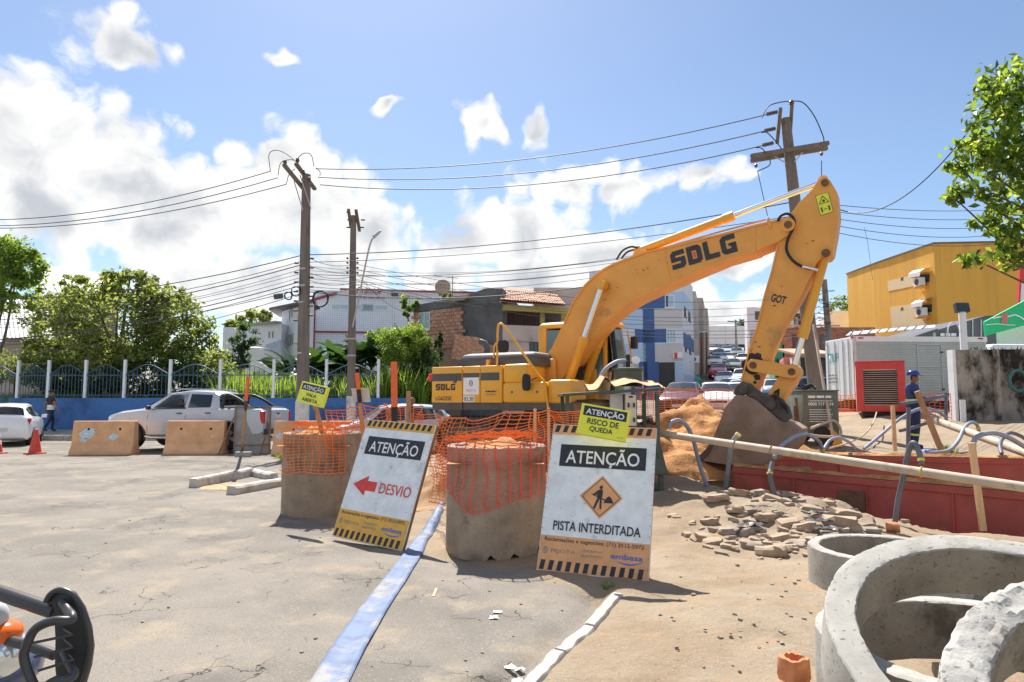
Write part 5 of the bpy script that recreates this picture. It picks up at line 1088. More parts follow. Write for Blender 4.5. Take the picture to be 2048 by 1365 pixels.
# skid body: sloping side hopper with lettering, legs
mb = MB(); mb.loft([[Vector((x, y, z)) for x, y in ((.95 + e, 10.92 + e), (2.36 - e, 10.92 + e), (2.36 - e, 11.98 - e), (.95 + e, 11.98 - e))] for z, e in ((.42, -.08), (.46, -.08), (.9, .0), (1.12, .10))]); mb.obj('tank', GRN, PU, bevel=.012)
for x in (1.0, 2.36):
    for y in (10.98, 11.92): MB().box((x, y, (gzp + .42) / 2), (.07, .07, .42 - gzp)).obj('leg', GRN, PU)
MB().bar((1.0, 10.98, .22), (2.36, 10.98, .22), .04, .05).obj('cross_bar', GRN, PU)
words('side_text', .05, .04, .7, .08, frame((2.39, 11.0, .78), (0, 1, 0), (-.12, 0, .45)), LGREY, PU, 3)
for i in range(4): words('side_text', .05, .04, .5, .022, frame((2.41, 11.0, .72 - i * .055), (0, 1, 0), (-.12, 0, .45)), LGREY, PU, i)
# engine and electric boxes under the canopy
MB().lathe([(.0, 0), (.30, 0), (.32, .05), (.32, .5), (.27, .55), (0, .56)], 22, Matrix.Translation((1.35, 11.4, 1.05))).obj('motor_drum', M('motor_brown', (.16, .10, .07), .7, var=.25, scale=9), PU, smooth=40)
for k in range(5): MB().tube(spline([Vector((1.1 + .12 * k, 11.0, 1.1)), Vector((1.15 + .1 * k, 11.05, 1.35)), Vector((1.2 + .13 * k, 11.2, 1.55 - .03 * k))]), .02, 6).obj('engine_hose', BLK, PU)
MB().tube(spline([Vector((1.55, 11.5, .95)), Vector((1.9, 11.3, 1.18)), Vector((2.15, 11.45, .95))]), .13, 14).obj('air_duct', M('duct_dark', (.06, .058, .055), .6, var=.2), PU, smooth=50)
a = gp(1220, 788, 11.0); b = gp(1246, 820, 11.0); MB().box(((a.x + b.x) / 2, 11.05, (a.z + b.z) / 2), (b.x - a.x, .12, a.z - b.z)).obj('electric_box', LGREY, PU, bevel=.006)
a = gp(1250, 790, 10.9); b = gp(1272, 852, 10.9); BX = MB().box(((a.x + b.x) / 2, 10.9, (a.z + b.z) / 2), (b.x - a.x, .10, a.z - b.z)).obj('electric_box', BEIGE, PU, bevel=.006)
for dx, dz in ((-.04, .08), (.045, .08), (.045, -.15)): MB().box(((a.x + b.x) / 2 + dx, 10.84, (a.z + b.z) / 2 + dz), (.025, .03, .07)).obj('switch', BLK, BX)
MB().box(((a.x + b.x) / 2, 10.845, b.z + (a.z - b.z) * .93), (.06, .01, .025)).obj('nameplate', BLK, BX)
# drum, gauge and burlap on the roof
MB().lathe([(.0, 0), (.24, 0), (.24, .26), (.27, .27), (.27, .30), (.2, .31), (0, .31)], 24, Matrix.Translation((gp(1256, 760, 11.6).x, 11.6, zr + .13))).obj('priming_drum', GRN, PU, smooth=40)
c = Vector((gp(1256, 740, 11.6).x, 11.6, zr + .44))
MB().box(c + Vector((.0, 0, .10)), (.07, .07, .26)).obj('valve', BLK, PU, bevel=.01); MB().box(c + Vector((-.12, 0, .03)), (.07, .07, .08)).obj('valve', LGREY, PU, bevel=.01)
MB().box(c + Vector((.13, 0, .07)), (.10, .05, .16)).obj('gauge_bracket', LGREY, PU); MB().cyl(c + Vector((.13, -.045, .13)), c + Vector((.13, -.02, .13)), .07, n=18).obj('gauge', DECW, PU, smooth=40)
MB().tube(spline([c + Vector((0, 0, .12)), c + Vector((-.2, -.02, .10)), c + Vector((-.42, -.05, -.06)), c + Vector((-.52, -.08, -.3))]), .035, 8).obj('suction_hose', HG, PU, smooth=50)
mb = MB(); P = []
for i in range(25):
    row = []
    for j in range(9):
        u, v = i / 24, j / 8; x = 1.22 + 1.22 * u; y = 10.86 + .75 * v; fold = .20 * math.exp(-((u - .22) / .07) ** 2) * (1 - v * .4) + .09 * math.exp(-((u - .55) / .2) ** 2) + .035 * wob(u * 7, v * 4, 1, 2)
        row.append(Vector((x, y, zr + .075 + max(0, fold) + .10 * max(0, 1 - abs(y - 11.45) / .6) + (x - 1.6) * .06 - (.05 if u > .95 else 0))))
    P.append(row)
o = mb.grid(P).obj('burlap_sheet', BURL, None, smooth=60); tag(o, 'rumpled tan burlap sheet thrown over the pump canopy', 'cloth')
o = MB(); P = [[Vector((.78 + .26 * i / 8 + .08 * j / 8, 9.9 + .03 * wob(i, j, .4, 2), .72 + .42 * j / 8)) + Vector((0, .05 * math.sin(i * PI / 8), 0)) for j in range(9)] for i in range(9)]
STRIPE = M('striped_bag_blue', (.08, .16, .50), .6, var=.5, scale=14, stretch=(4, 1, .6), col2=(.6, .62, .68), thr=.5)
tag(o.grid(P).obj('striped_sack', STRIPE, None, smooth=60), 'blue and white striped sack hanging behind the hazard sign', 'sack')

# ================================================================ green generator trailer
gx_, gy_ = gp(1640, 800, 16.2).x, 16.2; gzz = gz(gx_, gy_)
GT = thing('welding_generator', 'small dark green generator on wheels with white lettering', 'generator', (gx_, gy_, gzz), R(-4))
def gb(name, x0, x1, y0, y1, z0, z1, mat, bev=.015, parent=GT, smooth=35): return MB().box(((x0 + x1) / 2, (y0 + y1) / 2, (z0 + z1) / 2), (x1 - x0, y1 - y0, z1 - z0)).obj(name, mat, parent, bevel=bev, local=True, smooth=smooth)
GGR = M('generator_green', (0.10, 0.115, 0.095), 0.6, var=0.2, scale=4, col2=(0.16, 0.13, 0.10), thr=0.58)
gb('body', -.40, .42, 0, 1.3, .28, 1.30, GGR, .02); gb('top_plate', -.42, .44, -.02, 1.32, 1.30, 1.33, GGR, .006)
frg = Matrix.Translation((gx_, gy_, gzz)) @ Matrix.Rotation(R(-4), 4, 'Z') @ frame((-.28, -.004, .5), (1, 0, 0), (0, 0, 1))
words('white_text', 0, .64, .58, .055, frg, WHITET, GT, 6); lettering('white_text', '0800 717 7 34', .0, .46, .58, .075, frg, WHITET, GT, .004, bold=.02)
for k in range(7): decal('text_rule', rect(.02, .565 - k * .07 if k < 1 else .41 - k * .055, .54 - .03 * (k % 3), .014), frg, WHITET, GT, .004)
for sx in (-.0,):
    for y in (-.06, 1.36):
        WH = MB().lathe([(.10, -.06), (.20, -.06), (.225, -.03), (.225, .03), (.20, .06), (.10, .06)], 26, Matrix.Translation((.02, y, .24)) @ Matrix.Rotation(PI / 2, 4, 'X')).obj('wheel', BLK, GT, local=True, smooth=40)
        MB().lathe([(0, -.05), (.06, -.055), (.11, -.04), (.11, .04), (0, .04)], 20, Matrix.Translation((.02, y - .01, .24)) @ Matrix.Rotation(PI / 2, 4, 'X')).obj('rim', STEEL_D, WH, local=True, smooth=40)
MB().prism([(.10, -.12, .44), (.20, -.12, .44), (.42, -.12, .20), (.44, -.12, .0), (.18, -.12, .0), (.26, -.12, .2)], (0, .14, 0)).obj('fender', YELB, GT, local=True, bevel=.01)
MB().tube(spline([Vector((-.2 + .2 * math.cos(t), .3 + .22 * math.sin(t), 1.36 + .03 * (t / 6) + .05 * math.sin(3 * t))) for t in [2 * PI * i / 12 for i in range(31)]], 3), .016, 6).obj('coiled_cable', BLK, GT, local=True, smooth=60)
MB().tube([(-.45, .2, .30), (-.75, .1, .28), (-.95, .05, .30)], .03, 8).obj('drawbar', GGR, GT, local=True, smooth=40)
MB().tube([(-.55, .1, .02), (-.55, .1, .95)], .035, 8).obj('jack_stand', STEEL_D, GT, local=True, smooth=40); MB().tube([(-.46, .1, .3), (-.52, .1, 1.15)], .03, 8).obj('jack_stand', RUST, GT, local=True, smooth=40)
T = thing('steel_bar', 'long thin pale pole leaning on the utility pole beside the green generator', 'pole', gp(1665, 868, 15.8)); MB().tube([gp(1665, 872, 15.8), gp(1642, 740, 16.6), gp(1627, 650, 17.2)], .035, 8).obj('bar', PIPE, T, smooth=50)

# ================================================================ red generator
rx_, ry_ = gp(1762, 800, 22.5).x, 22.5; rz_ = gz(rx_, ry_) - .03
RG = thing('red_generator', 'large red generator cabinet with black louvred front', 'generator', (rx_, ry_, rz_), R(-26))
REDG = M('generator_red', (0.50, 0.045, 0.04), 0.45, var=0.08, scale=3); PINKW = M('generator_side_faded', (0.58, 0.42, 0.38), 0.6, var=0.15, scale=3)
def rb(name, x0, x1, y0, y1, z0, z1, mat, bev=.01, parent=RG): return MB().box(((x0 + x1) / 2, (y0 + y1) / 2, (z0 + z1) / 2), (x1 - x0, y1 - y0, z1 - z0)).obj(name, mat, parent, bevel=bev, local=True, smooth=35)
rb('skid', -.55, .70, .1, 2.6, .0, .16, BLK); rb('cabinet', -.70, .70, .06, 2.7, .16, 1.78, PINKW, .02)
for (a, b, c, d) in ((-.72, -.50, .16, 1.80), (.50, .72, .16, 1.80)): rb('front_frame', a, b, 0, .10, c, d, REDG)
rb('front_frame', -.50, .50, 0, .10, 1.56, 1.80, REDG); rb('front_frame', -.50, .50, 0, .10, .16, .36, REDG); rb('roof_edge', -.73, .73, -.02, 2.72, 1.80, 1.83, REDG)
rb('grille_back', -.50, .50, .09, .10, .36, 1.56, BLK, 0)
for i in range(16):
    z = .40 + 1.14 * i / 16; MB().prism([(-.49, .02, z), (-.49, .085, z + .055), (-.49, .085, z + .065), (-.49, .015, z + .012)], (.98, 0, 0)).obj('louvre', BLK, RG, local=True)
MB().cyl((-.05, 1.0, 1.83), (-.05, 1.0, 1.88), .02, n=8).obj('lifting_lug', STEEL_D, RG, local=True)
for zz_ in (.5, 1.2): rb('door_latch', -.715, -.70, .4, .5, zz_, zz_ + .12, BLK, .004)

# ================================================================ people
SKIN = M('skin_brown', (0.20, 0.095, 0.055), 0.55, var=0.06); HAIRM = M('hair_black', (0.012, 0.010, 0.010), 0.6, var=0.1); SHOE = M('shoe_dark', (0.03, 0.028, 0.027), 0.6, var=0.1)
BASEJ = dict(pelvis=(0, 0, .96), spine=(0, .01, 1.13), chest=(0, .0, 1.32), neck=(0, .015, 1.47), jaw=(0, -.025, 1.545), head=(0, -.005, 1.62), crown=(0, .012, 1.695),
             shL=(.175, .01, 1.405), elL=(.235, .03, 1.14), wrL=(.245, -.05, .90), shR=(-.175, .01, 1.405), elR=(-.235, .03, 1.14), wrR=(-.245, -.05, .90),
             hipL=(.095, 0, .90), knL=(.105, -.02, .50), anL=(.105, .03, .09), toL=(.12, -.13, .045), hipR=(-.095, 0, .90), knR=(-.105, -.02, .50), anR=(-.105, .03, .09), toR=(-.12, -.13, .045))
RAD = dict(pelvis=(.155, .115), spine=(.135, .10), chest=(.165, .115), neck=(.058, .058), jaw=(.066, .070), head=(.080, .095), crown=(.068, .078), sh=(.072, .072), el=(.048, .048), wr=(.034, .034), hip=(.098, .098), kn=(.064, .064), an=(.044, .044), to=(.043, .036))
def person(label, loc, rotz, pose, mats, scale=1.0, extras=None, sleeves='long', fat=1.0):
    """one continuous skinned body; materials: top, bottom, skin, shoes, hair by region"""
    J = dict(BASEJ); J.update(pose); names = list(J); bm = bmesh.new(); V = {n: bm.verts.new(J[n]) for n in names}
    E = [('pelvis', 'spine'), ('spine', 'chest'), ('chest', 'neck'), ('neck', 'jaw'), ('jaw', 'head'), ('head', 'crown')]
    for s in 'LR': E += [('chest', 'sh' + s), ('sh' + s, 'el' + s), ('el' + s, 'wr' + s), ('pelvis', 'hip' + s), ('hip' + s, 'kn' + s), ('kn' + s, 'an' + s), ('an' + s, 'to' + s)]
    rad = {n: RAD.get(n, RAD.get(n[:-1])) for n in names}; rad = {n: (r if n in ('neck', 'jaw', 'head', 'crown') else (r[0] * fat, r[1] * fat)) for n, r in rad.items()}
    V['nose'] = bm.verts.new(Vector(J['head']) + Vector((0, -.098, -.035))); E.append(('head', 'nose')); names.append('nose'); rad['nose'] = (.014, .020)
    for s, sg in (('L', 1), ('R', -1)):   # palm and five fingers
        e, w = Vector(J['el' + s]), Vector(J['wr' + s]); d = (w - e).normalized(); sd_ = Vector((0, -1, 0)) - d * (-d.y); sd_ = sd_.normalized() if sd_.length > .2 else Vector((0, 0, 1)); pm = w + d * .06
        n = 'palm' + s; V[n] = bm.verts.new(pm); names.append(n); rad[n] = (.036, .022); E.append(('wr' + s, n)); curl = d.cross(sd_) * sg
        for k, (o_, l) in enumerate(((-.03, .075), (-.01, .085), (.011, .08), (.03, .06))):
            a = 'f%d%s' % (k, s); b = 'g%d%s' % (k, s); V[a] = bm.verts.new(pm + d * (.035 + l * .4) + sd_ * o_ * -1); V[b] = bm.verts.new(pm + d * (.03 + l * .75) + sd_ * o_ * -1 + curl * .03); names += [a, b]; rad[a] = rad[b] = (.0095, .0095); E += [(n, a), (a, b)]
        a = 'th%s' % s; V[a] = bm.verts.new(w + d * .07 + sd_ * .055); names.append(a); rad[a] = (.011, .011); E.append((n, a))
    for a, b in E: bm.edges.new((V[a], V[b]))
    order = {v: i for i, v in enumerate(bm.verts)}; me = bpy.data.meshes.new('b'); bm.verts.index_update(); idx_ = {n: V[n].index for n in names}; bm.to_mesh(me); bm.free()
    ob = bpy.data.objects.new('b', me); COL.objects.link(ob); md = ob.modifiers.new('s', 'SKIN'); sv = me.skin_vertices[0] if me.skin_vertices else None
    if sv is None:
        b2 = bmesh.new(); b2.from_mesh(me); b2.verts.layers.skin.verify(); b2.to_mesh(me); b2.free(); sv = me.skin_vertices[0]
    for n in names: sv.data[idx_[n]].radius = rad[n]; sv.data[idx_[n]].use_root = (n == 'pelvis')
    md.use_smooth_shade = True; s2 = ob.modifiers.new('u', 'SUBSURF'); s2.levels = 2; s2.render_levels = 2
    dg = bpy.context.evaluated_depsgraph_get(); dg.update(); m2 = bpy.data.meshes.new_from_object(ob.evaluated_get(dg)); COL.objects.unlink(ob); bpy.data.objects.remove(ob)
    m2.name = 'person'; m2.materials.clear()
    for m_ in mats: m2.materials.append(m_)
    # region of each face by the nearest bone
    bones = [(Vector(J[a]), Vector(J[b]), a, b) for a, b in E if a in J and b in J]
    hb = {'L': Vector(J['wrL']), 'R': Vector(J['wrR'])}; hd = Vector(J['head'])
    for p in m2.polygons:
        c = p.center; best = None
        for a, b, na, nb in bones:
            d = b - a; t = max(0, min(1, (c - a).dot(d) / max(d.length_squared, 1e-9))); r = (a + d * t - c).length
            if best is None or r < best[0]: best = (r, na, nb, t)
        _, na, nb, t = best; mi = 0
        if na in ('neck', 'jaw', 'head'): mi = 2; mi = 4 if (c.z > hd.z + .035 or (c.y > hd.y + .045 and c.z > hd.z - .06)) else 2
        elif nb.startswith('wr') : mi = 0 if sleeves == 'long' and t < .93 else 2
        elif nb.startswith('el'): mi = 0 if sleeves == 'long' or t < .55 else 2
        elif nb.startswith(('hip', 'kn', 'an')): mi = 1 if not (nb.startswith('an') and t > .93) else 3
        elif nb.startswith('to'): mi = 3
        elif na == 'pelvis' and nb == 'spine' and t < .05: mi = 1
        if min((c - hb['L']).length, (c - hb['R']).length) < .0: mi = 2
        for s in 'LR':
            e, w = Vector(J['el' + s]), Vector(J['wr' + s])
            if (c - w).dot((w - e).normalized()) > .0 and (c - w).length < .2 and na not in ('pelvis',) and not nb.startswith(('hip', 'kn')): mi = 2
        p.material_index = mi; p.use_smooth = True
    o = put(bpy.data.objects.new('person', m2)); o.location = loc; o.rotation_euler = (0, 0, rotz); o.scale = (scale,) * 3
    tag(o, label, 'person')
    for ex in (extras or []): ex(o)
    return o
NAVY = M('cloth_navy', (0.022, 0.045, 0.14), 0.85, var=0.15, scale=8); NAVY_D = M('cloth_navy_dark', (0.014, 0.024, 0.07), 0.85, var=0.15, scale=8); HIVIS = M('hi_vis_band', (0.50, 0.58, 0.12), 0.6, var=0.05); HELM = M('helmet_blue', (0.025, 0.035, 0.20), 0.3, var=0.05)
def helmet(o):
    c = (0, -.03, 1.665); mb = MB(); mb.lathe([(.118, 0), (.117, .04), (.10, .085), (.065, .115), (.0, .128)], 22, Matrix.Translation(c) @ Matrix.Diagonal((1, 1.15, 1, 1))); mb.obj('helmet', HELM, o, local=True, smooth=50)
    mb = MB(); mb.prism([(-.09, -.12, 1.665), (-.06, -.225, 1.655), (.06, -.225, 1.655), (.09, -.12, 1.665)], (0, 0, .012)); mb.obj('helmet_brim', HELM, o, local=True, bevel=.004)
def bands(o):
    for z, r in ((1.10, .165),):
        MB().lathe([(r + .012, z - .025), (r + .014, z + .025)], 20, Matrix.Diagonal((1.08, .86, 1, 1))).obj('reflective_band', HIVIS, o, local=True, smooth=60)
    for x in (.108, -.108): MB().lathe([(.078, .30), (.08, .345)], 14, Matrix.Translation((x, .005, 0))).obj('reflective_band', HIVIS, o, local=True, smooth=60)
wx, wy = gp(1830, 885, 16.4).x, 16.4
person('worker in navy uniform and blue helmet holding a hose by the trench', (wx, wy, gz(wx, wy)), R(78), dict(elL=(.24, -.06, 1.15), wrL=(.20, -.29, 1.10), elR=(-.24, -.05, 1.16), wrR=(-.17, -.31, 1.08), jaw=(0, -.05, 1.54), head=(0, -.04, 1.615), crown=(0, -.02, 1.69), chest=(0, -.02, 1.32), neck=(0, -.005, 1.47)), [NAVY, NAVY_D, SKIN, SHOE, HAIRM], 1.05, [helmet, bands], fat=1.22)
TEE = M('cloth_black_tee', (0.02, 0.022, 0.022), 0.9, var=0.3, scale=12); JEAN = M('cloth_dark_jeans', (0.012, 0.016, 0.035), 0.9, var=0.2); SHIRTW = M('cloth_patterned_white', (.45, .46, .47), .8, var=.5, scale=20)
def cap(o): MB().lathe([(.105, 0), (.10, .06), (.05, .10), (0, .105)], 18, Matrix.Translation((0, 0, 1.645)) @ Matrix.Diagonal((1, 1.15, 1, 1))).obj('cap', HAIRM, o, local=True, smooth=50)
def shirt_hem(o): MB().lathe([(.165, .92), (.158, 1.02), (.15, 1.12)], 20, Matrix.Diagonal((1.08, .86, 1, 1))).obj('shirt_hem', SHIRTW, o, local=True, smooth=60)
px_, py_ = gp(100, 852, 28.4).x, 28.4
person('pedestrian in black cap and dark clothes walking along the blue wall', (px_, py_, .27), R(150), dict(elL=(.26, .10, 1.16), wrL=(.33, .04, .94), elR=(-.27, -.02, 1.15), wrR=(-.33, -.10, .95), knL=(.10, -.16, .52), anL=(.11, -.14, .10), toL=(.12, -.30, .05), knR=(-.10, .06, .50), anR=(-.10, .28, .13), toR=(-.12, .14, .045)), [TEE, JEAN, SKIN, SHOE, HAIRM], 1.0, [cap, shirt_hem], 'short')
TEAL = M('cloth_teal', (0.01, 0.30, 0.25), 0.85, var=0.1)
q = gp(1396, 790, 50.0); person('pedestrian in teal shirt standing by the concrete building', (q.x, 50.0, gz(q.x, 50.0)), R(160), dict(), [TEAL, JEAN, SKIN, SHOE, HAIRM], 1.0, None, 'short')
q = gp(823, 800, 19.0); person('bareheaded pedestrian half hidden behind the excavator tail', (q.x, 19.0, gz(q.x, 19.0)), R(100), dict(), [TEE, JEAN, SKIN, SHOE, HAIRM], .98, None, 'short')

# ================================================================ motorcycle at the left edge
TUBEM = M('guard_black_tube', (0.045, 0.043, 0.042), 0.35, var=0.08); PLAST = M('guard_plate_plastic', (0.030, 0.030, 0.029), 0.5, var=0.1, bump=0.001)
OLENS = M('indicator_orange', (0.80, 0.12, 0.015), 0.15, var=0.05); CLENS = M('lamp_clear', (0.62, 0.64, 0.64), 0.08, metal=0.6, var=0.05); BLUEP = M('fairing_blue', (0.035, 0.05, 0.11), 0.25, var=0.1, coat=.5)
MC = thing('motorcycle', 'parked motorcycle with black tubular hand guard and orange indicator', 'motorcycle', (-1.4, 1.0, 0.0))
gY = 1.55
def m_(px, py, Y=gY): return atY(px, py, Y)
# curved plate
out = [(88, 1196), (100, 1183), (122, 1177), (146, 1186), (166, 1215), (180, 1255), (184, 1295), (178, 1335), (166, 1375), (140, 1390), (128, 1390), (112, 1372), (108, 1330), (110, 1280), (108, 1235), (104, 1210), (94, 1212)]
GP = MB().prism([m_(x, y) + Vector((0, .004 * wob(x, y, .01), 0)) for x, y in out], (0, .014, 0)).obj('guard_plate', PLAST, MC, bevel=.004, smooth=40)
MB().tube(spline([m_(x, y, gY - .004) for x, y in ((92, 1204), (102, 1188), (122, 1180), (146, 1190), (165, 1218), (178, 1258), (181, 1296), (175, 1335), (163, 1375))], 5), .0065, 8).obj('plate_rim', TUBEM, GP, smooth=60)
MB().tube(spline([m_(125, 1205, gY - .01), m_(136, 1222, gY - .03), m_(144, 1232, gY - .05), m_(140, 1241, gY - .06), m_(110, 1242, gY - .07), m_(84, 1250, gY - .07), m_(66, 1264, gY - .07), m_(54, 1290, gY - .07), m_(48, 1312, gY - .07), m_(56, 1345, gY - .07), m_(75, 1385, gY - .07)], 5), .0095, 10).obj('guard_tube', TUBEM, MC, smooth=60)
MB().tube(spline([m_(128, 1305, gY - .01), m_(138, 1325, gY - .03), m_(148, 1345, gY - .05), m_(140, 1356, gY - .06), m_(110, 1362, gY - .07), m_(75, 1385, gY - .07)], 5), .0095, 10).obj('guard_tube', TUBEM, MC, smooth=60)
for a, b, c in (((128, 1258), (144, 1270), (62, 1287)), ((129, 1278), (145, 1295), (68, 1315)), ((132, 1302), (147, 1320), (76, 1342))):
    MB().tube([m_(*a, gY - .005), m_(b[0], b[1], gY - .045), m_(c[0], c[1], gY - .07)], .003, 6).obj('guard_rod', TUBEM, MC)
MB().tube([m_(-120, 1150, gY + .12), m_(0, 1186, gY + .05), m_(112, 1224, gY + .012)], .0165, 12).obj('crash_bar', TUBEM, MC, smooth=60)
MB().tube([m_(-60, 1262, gY + .10), m_(60, 1292, gY + .03), m_(110, 1310, gY + .012)], .012, 10).obj('crash_bar', TUBEM, MC, smooth=60)
def ell(name, c, r, mat, parent=MC, n=14):
    mb = MB(); rings = []
    for i in range(1, n): a = PI * i / n; rings.append([Vector(c) + Vector((r[0] * math.sin(a) * math.cos(t), r[1] * math.sin(a) * math.sin(t), r[2] * math.cos(a))) for t in [2 * PI * j / 20 for j in range(20)]])
    return mb.loft(rings).obj(name, mat, parent, smooth=60)
ell('indicator', m_(2, 1266, gY + .07), (.045, .045, .028), OLENS); ell('headlamp', m_(-12, 1305, gY + .08), (.075, .06, .06), CLENS); ell('fairing', m_(-30, 1350, gY + .16), (.10, .16, .07), BLUEP); ell('mirror_shell', m_(-10, 1235, gY + .06), (.026, .03, .035), LGREY)
# the rest of the bike stands just outside the picture
ell('fuel_tank', (-1.4, .95, .95), (.17, .34, .16), BLUEP); ell('seat', (-1.4, .35, .88), (.15, .42, .09), BLK)
for y in (1.72, .32):
    WH = MB().lathe([(.22, -.05), (.29, -.055), (.325, -.02), (.325, .02), (.29, .055), (.22, .05)], 30, Matrix.Translation((-1.4, y, .325)) @ Matrix.Rotation(PI / 2, 4, 'Y')).obj('wheel', BLK, MC, smooth=40)
    MB().lathe([(0, -.03), (.05, -.04), (.225, -.02), (.225, .02), (0, .03)], 24, Matrix.Translation((-1.4, y, .325)) @ Matrix.Rotation(PI / 2, 4, 'Y')).obj('rim', STEEL_D, WH, smooth=40)
for x in (-1.5, -1.3): MB().tube([(x, 1.72, .325), (x, 1.35, 1.08)], .024, 8).obj('fork', CHROME, MC, smooth=50)
MB().tube([(-1.75, 1.28, 1.12), (-1.4, 1.36, 1.06), (-1.15, 1.45, 1.08)], .013, 8).obj('handlebar', TUBEM, MC, smooth=50); MB().tube([(-1.4, 1.35, 1.0), (-1.4, .95, .75), (-1.4, .35, .5)], .04, 8).obj('frame', TUBEM, MC, smooth=50); MB().box((-1.4, .95, .5), (.3, .45, .4)).obj('engine', STEEL_D, MC, bevel=.04)
MB().tube([(-1.3, .8, .35), (-1.2, .75, .02)], .014, 6).obj('kickstand', TUBEM, MC)

# ================================================================ vehicles
TYRE = M('tyre_black', (0.018, 0.018, 0.018), 0.8, var=0.15); ALLOY = M('alloy_wheel', (0.55, 0.55, 0.56), 0.3, metal=0.8, var=0.03); DARKT = M('car_dark_trim', (0.022, 0.022, 0.024), 0.5, var=0.05)
CGL = glass('car_glass', (0.025, 0.032, 0.036), 0.04); CGL2 = glass('car_glass_tinted', (0.010, 0.011, 0.013), 0.05); HLAMP = M('car_headlamp', (0.60, 0.62, 0.64), 0.1, metal=0.5, var=0.03); TLAMP = M('car_taillamp', (0.45, 0.012, 0.012), 0.15, var=0.05); PLATE = M('car_plate', (0.48, 0.49, 0.50), 0.5, var=0.05)
def paint(name, col): return M('paint_' + name, col, 0.28, var=0.02, coat=0.7)
# stations: x, z bottom, half width, z shoulder, half width at top, z top
HATCH = [(1.97, .30, .62, .60, .50, .63), (1.88, .22, .76, .69, .62, .72), (1.5, .20, .84, .80, .72, .85), (1.02, .20, .855, .90, .74, .97), (.30, .20, .86, .93, .57, 1.41), (-.35, .20, .86, .95, .60, 1.47), (-1.15, .20, .86, .97, .58, 1.44), (-1.50, .20, .855, .98, .55, 1.38), (-1.84, .24, .83, .95, .64, 1.02), (-1.94, .30, .78, .80, .62, .86), (-1.97, .38, .72, .60, .58, .64)]
SEDAN = [(2.15, .30, .62, .58, .50, .61), (2.05, .22, .76, .68, .62, .71), (1.6, .20, .84, .80, .72, .84), (1.05, .20, .855, .90, .74, .96), (.35, .20, .86, .93, .57, 1.39), (-.30, .20, .86, .95, .60, 1.45), (-.95, .20, .86, .96, .58, 1.41), (-1.45, .20, .855, .98, .70, 1.03), (-2.0, .22, .83, .96, .66, 1.0), (-2.13, .30, .78, .80, .62, .84), (-2.16, .38, .72, .60, .58, .64)]
SUV = [(2.1, .40, .65, .75, .55, .80), (2.0, .32, .80, .88, .68, .94), (1.55, .28, .88, 1.02, .76, 1.08), (1.05, .28, .90, 1.08, .78, 1.15), (.50, .28, .90, 1.10, .66, 1.62), (-.3, .28, .90, 1.12, .68, 1.69), (-1.4, .28, .90, 1.13, .66, 1.66), (-1.75, .28, .90, 1.14, .64, 1.58), (-2.02, .32, .88, 1.10, .72, 1.18), (-2.1, .40, .82, .95, .70, 1.0), (-2.13, .48, .76, .75, .64, .8)]
PICK = [(2.60, .48, .70, .86, .58, .92), (2.50, .40, .88, .99, .74, 1.05), (2.05, .36, .95, 1.10, .82, 1.17), (1.38, .36, .965, 1.18, .82, 1.25), (.62, .36, .97, 1.20, .66, 1.72), (-.05, .36, .97, 1.21, .69, 1.80), (-.80, .36, .97, 1.22, .68, 1.77), (-1.02, .36, .97, 1.22, .67, 1.70), (-1.14, .36, .97, 1.22, .84, 1.26), (-2.45, .40, .96, 1.22, .86, 1.25), (-2.58, .48, .93, 1.12, .84, 1.18)]
def section(st):
    x, zb, w, zs, wr, zt = st
    return [(x, 0, zb), (x, w * .85, zb), (x, w * .975, zb + .10), (x, w, zb + (zs - zb) * .55), (x, w * .965, zs), (x, wr, zt - (.045 if zt - zs > .2 else .012)), (x, wr * .82, zt), (x, 0, zt + .018)]
def car_mesh(ST, axles, rw):
    mb = MB(); rings = []
    xs_ = []
    for i in range(len(ST) - 1):
        k = 3 if abs(ST[i][0] - ST[i + 1][0]) > .3 else 1
        for j in range(k): t = j / k; xs_.append(tuple(a * (1 - t) + b * t for a, b in zip(ST[i], ST[i + 1])))
    xs_.append(ST[-1])
    for st in xs_:
        s = section(st); rings.append([Vector(p) for p in s] + [Vector((p[0], -p[1], p[2])) for p in reversed(s[1:-1])])
    mb.loft(rings); me = mb.mesh('body', DARKT, smooth=32)
    ob = bpy.data.objects.new('tmp', me); COL.objects.link(ob); cs = []
    for ax in axles:
        for sy in (-1, 1):
            c = bpy.data.objects.new('cut', MB().cyl((ax, sy * 1.3, rw * .98), (ax, sy * .52, rw * .98), rw * 1.17, n=28).mesh('cut', DARKT)); COL.objects.link(c); cs.append(c)
            m_ = ob.modifiers.new('b', 'BOOLEAN'); m_.object = c; m_.operation = 'DIFFERENCE'; m_.solver = 'EXACT'
    if ST is PICK:   # the front door windows are open through the cab
        c = bpy.data.objects.new('cut', MB().prism([(1.0, -1.5, 1.27), (-.03, -1.5, 1.27), (-.03, -1.5, 1.67), (.52, -1.5, 1.67)], (0, 3, 0)).mesh('cut', DARKT)); COL.objects.link(c); cs.append(c); m_ = ob.modifiers.new('b', 'BOOLEAN'); m_.object = c; m_.solver = 'EXACT'
    dg = bpy.context.evaluated_depsgraph_get(); dg.update(); m2 = bpy.data.meshes.new_from_object(ob.evaluated_get(dg))
    for o in [ob] + cs: COL.objects.unlink(o); bpy.data.objects.remove(o)
    m2.polygons.foreach_set('use_smooth', [True] * len(m2.polygons)); m2.set_sharp_from_angle(angle=R(32)); m2.materials.clear(); m2.materials.append(DARKT); m2.name = 'body'; return m2
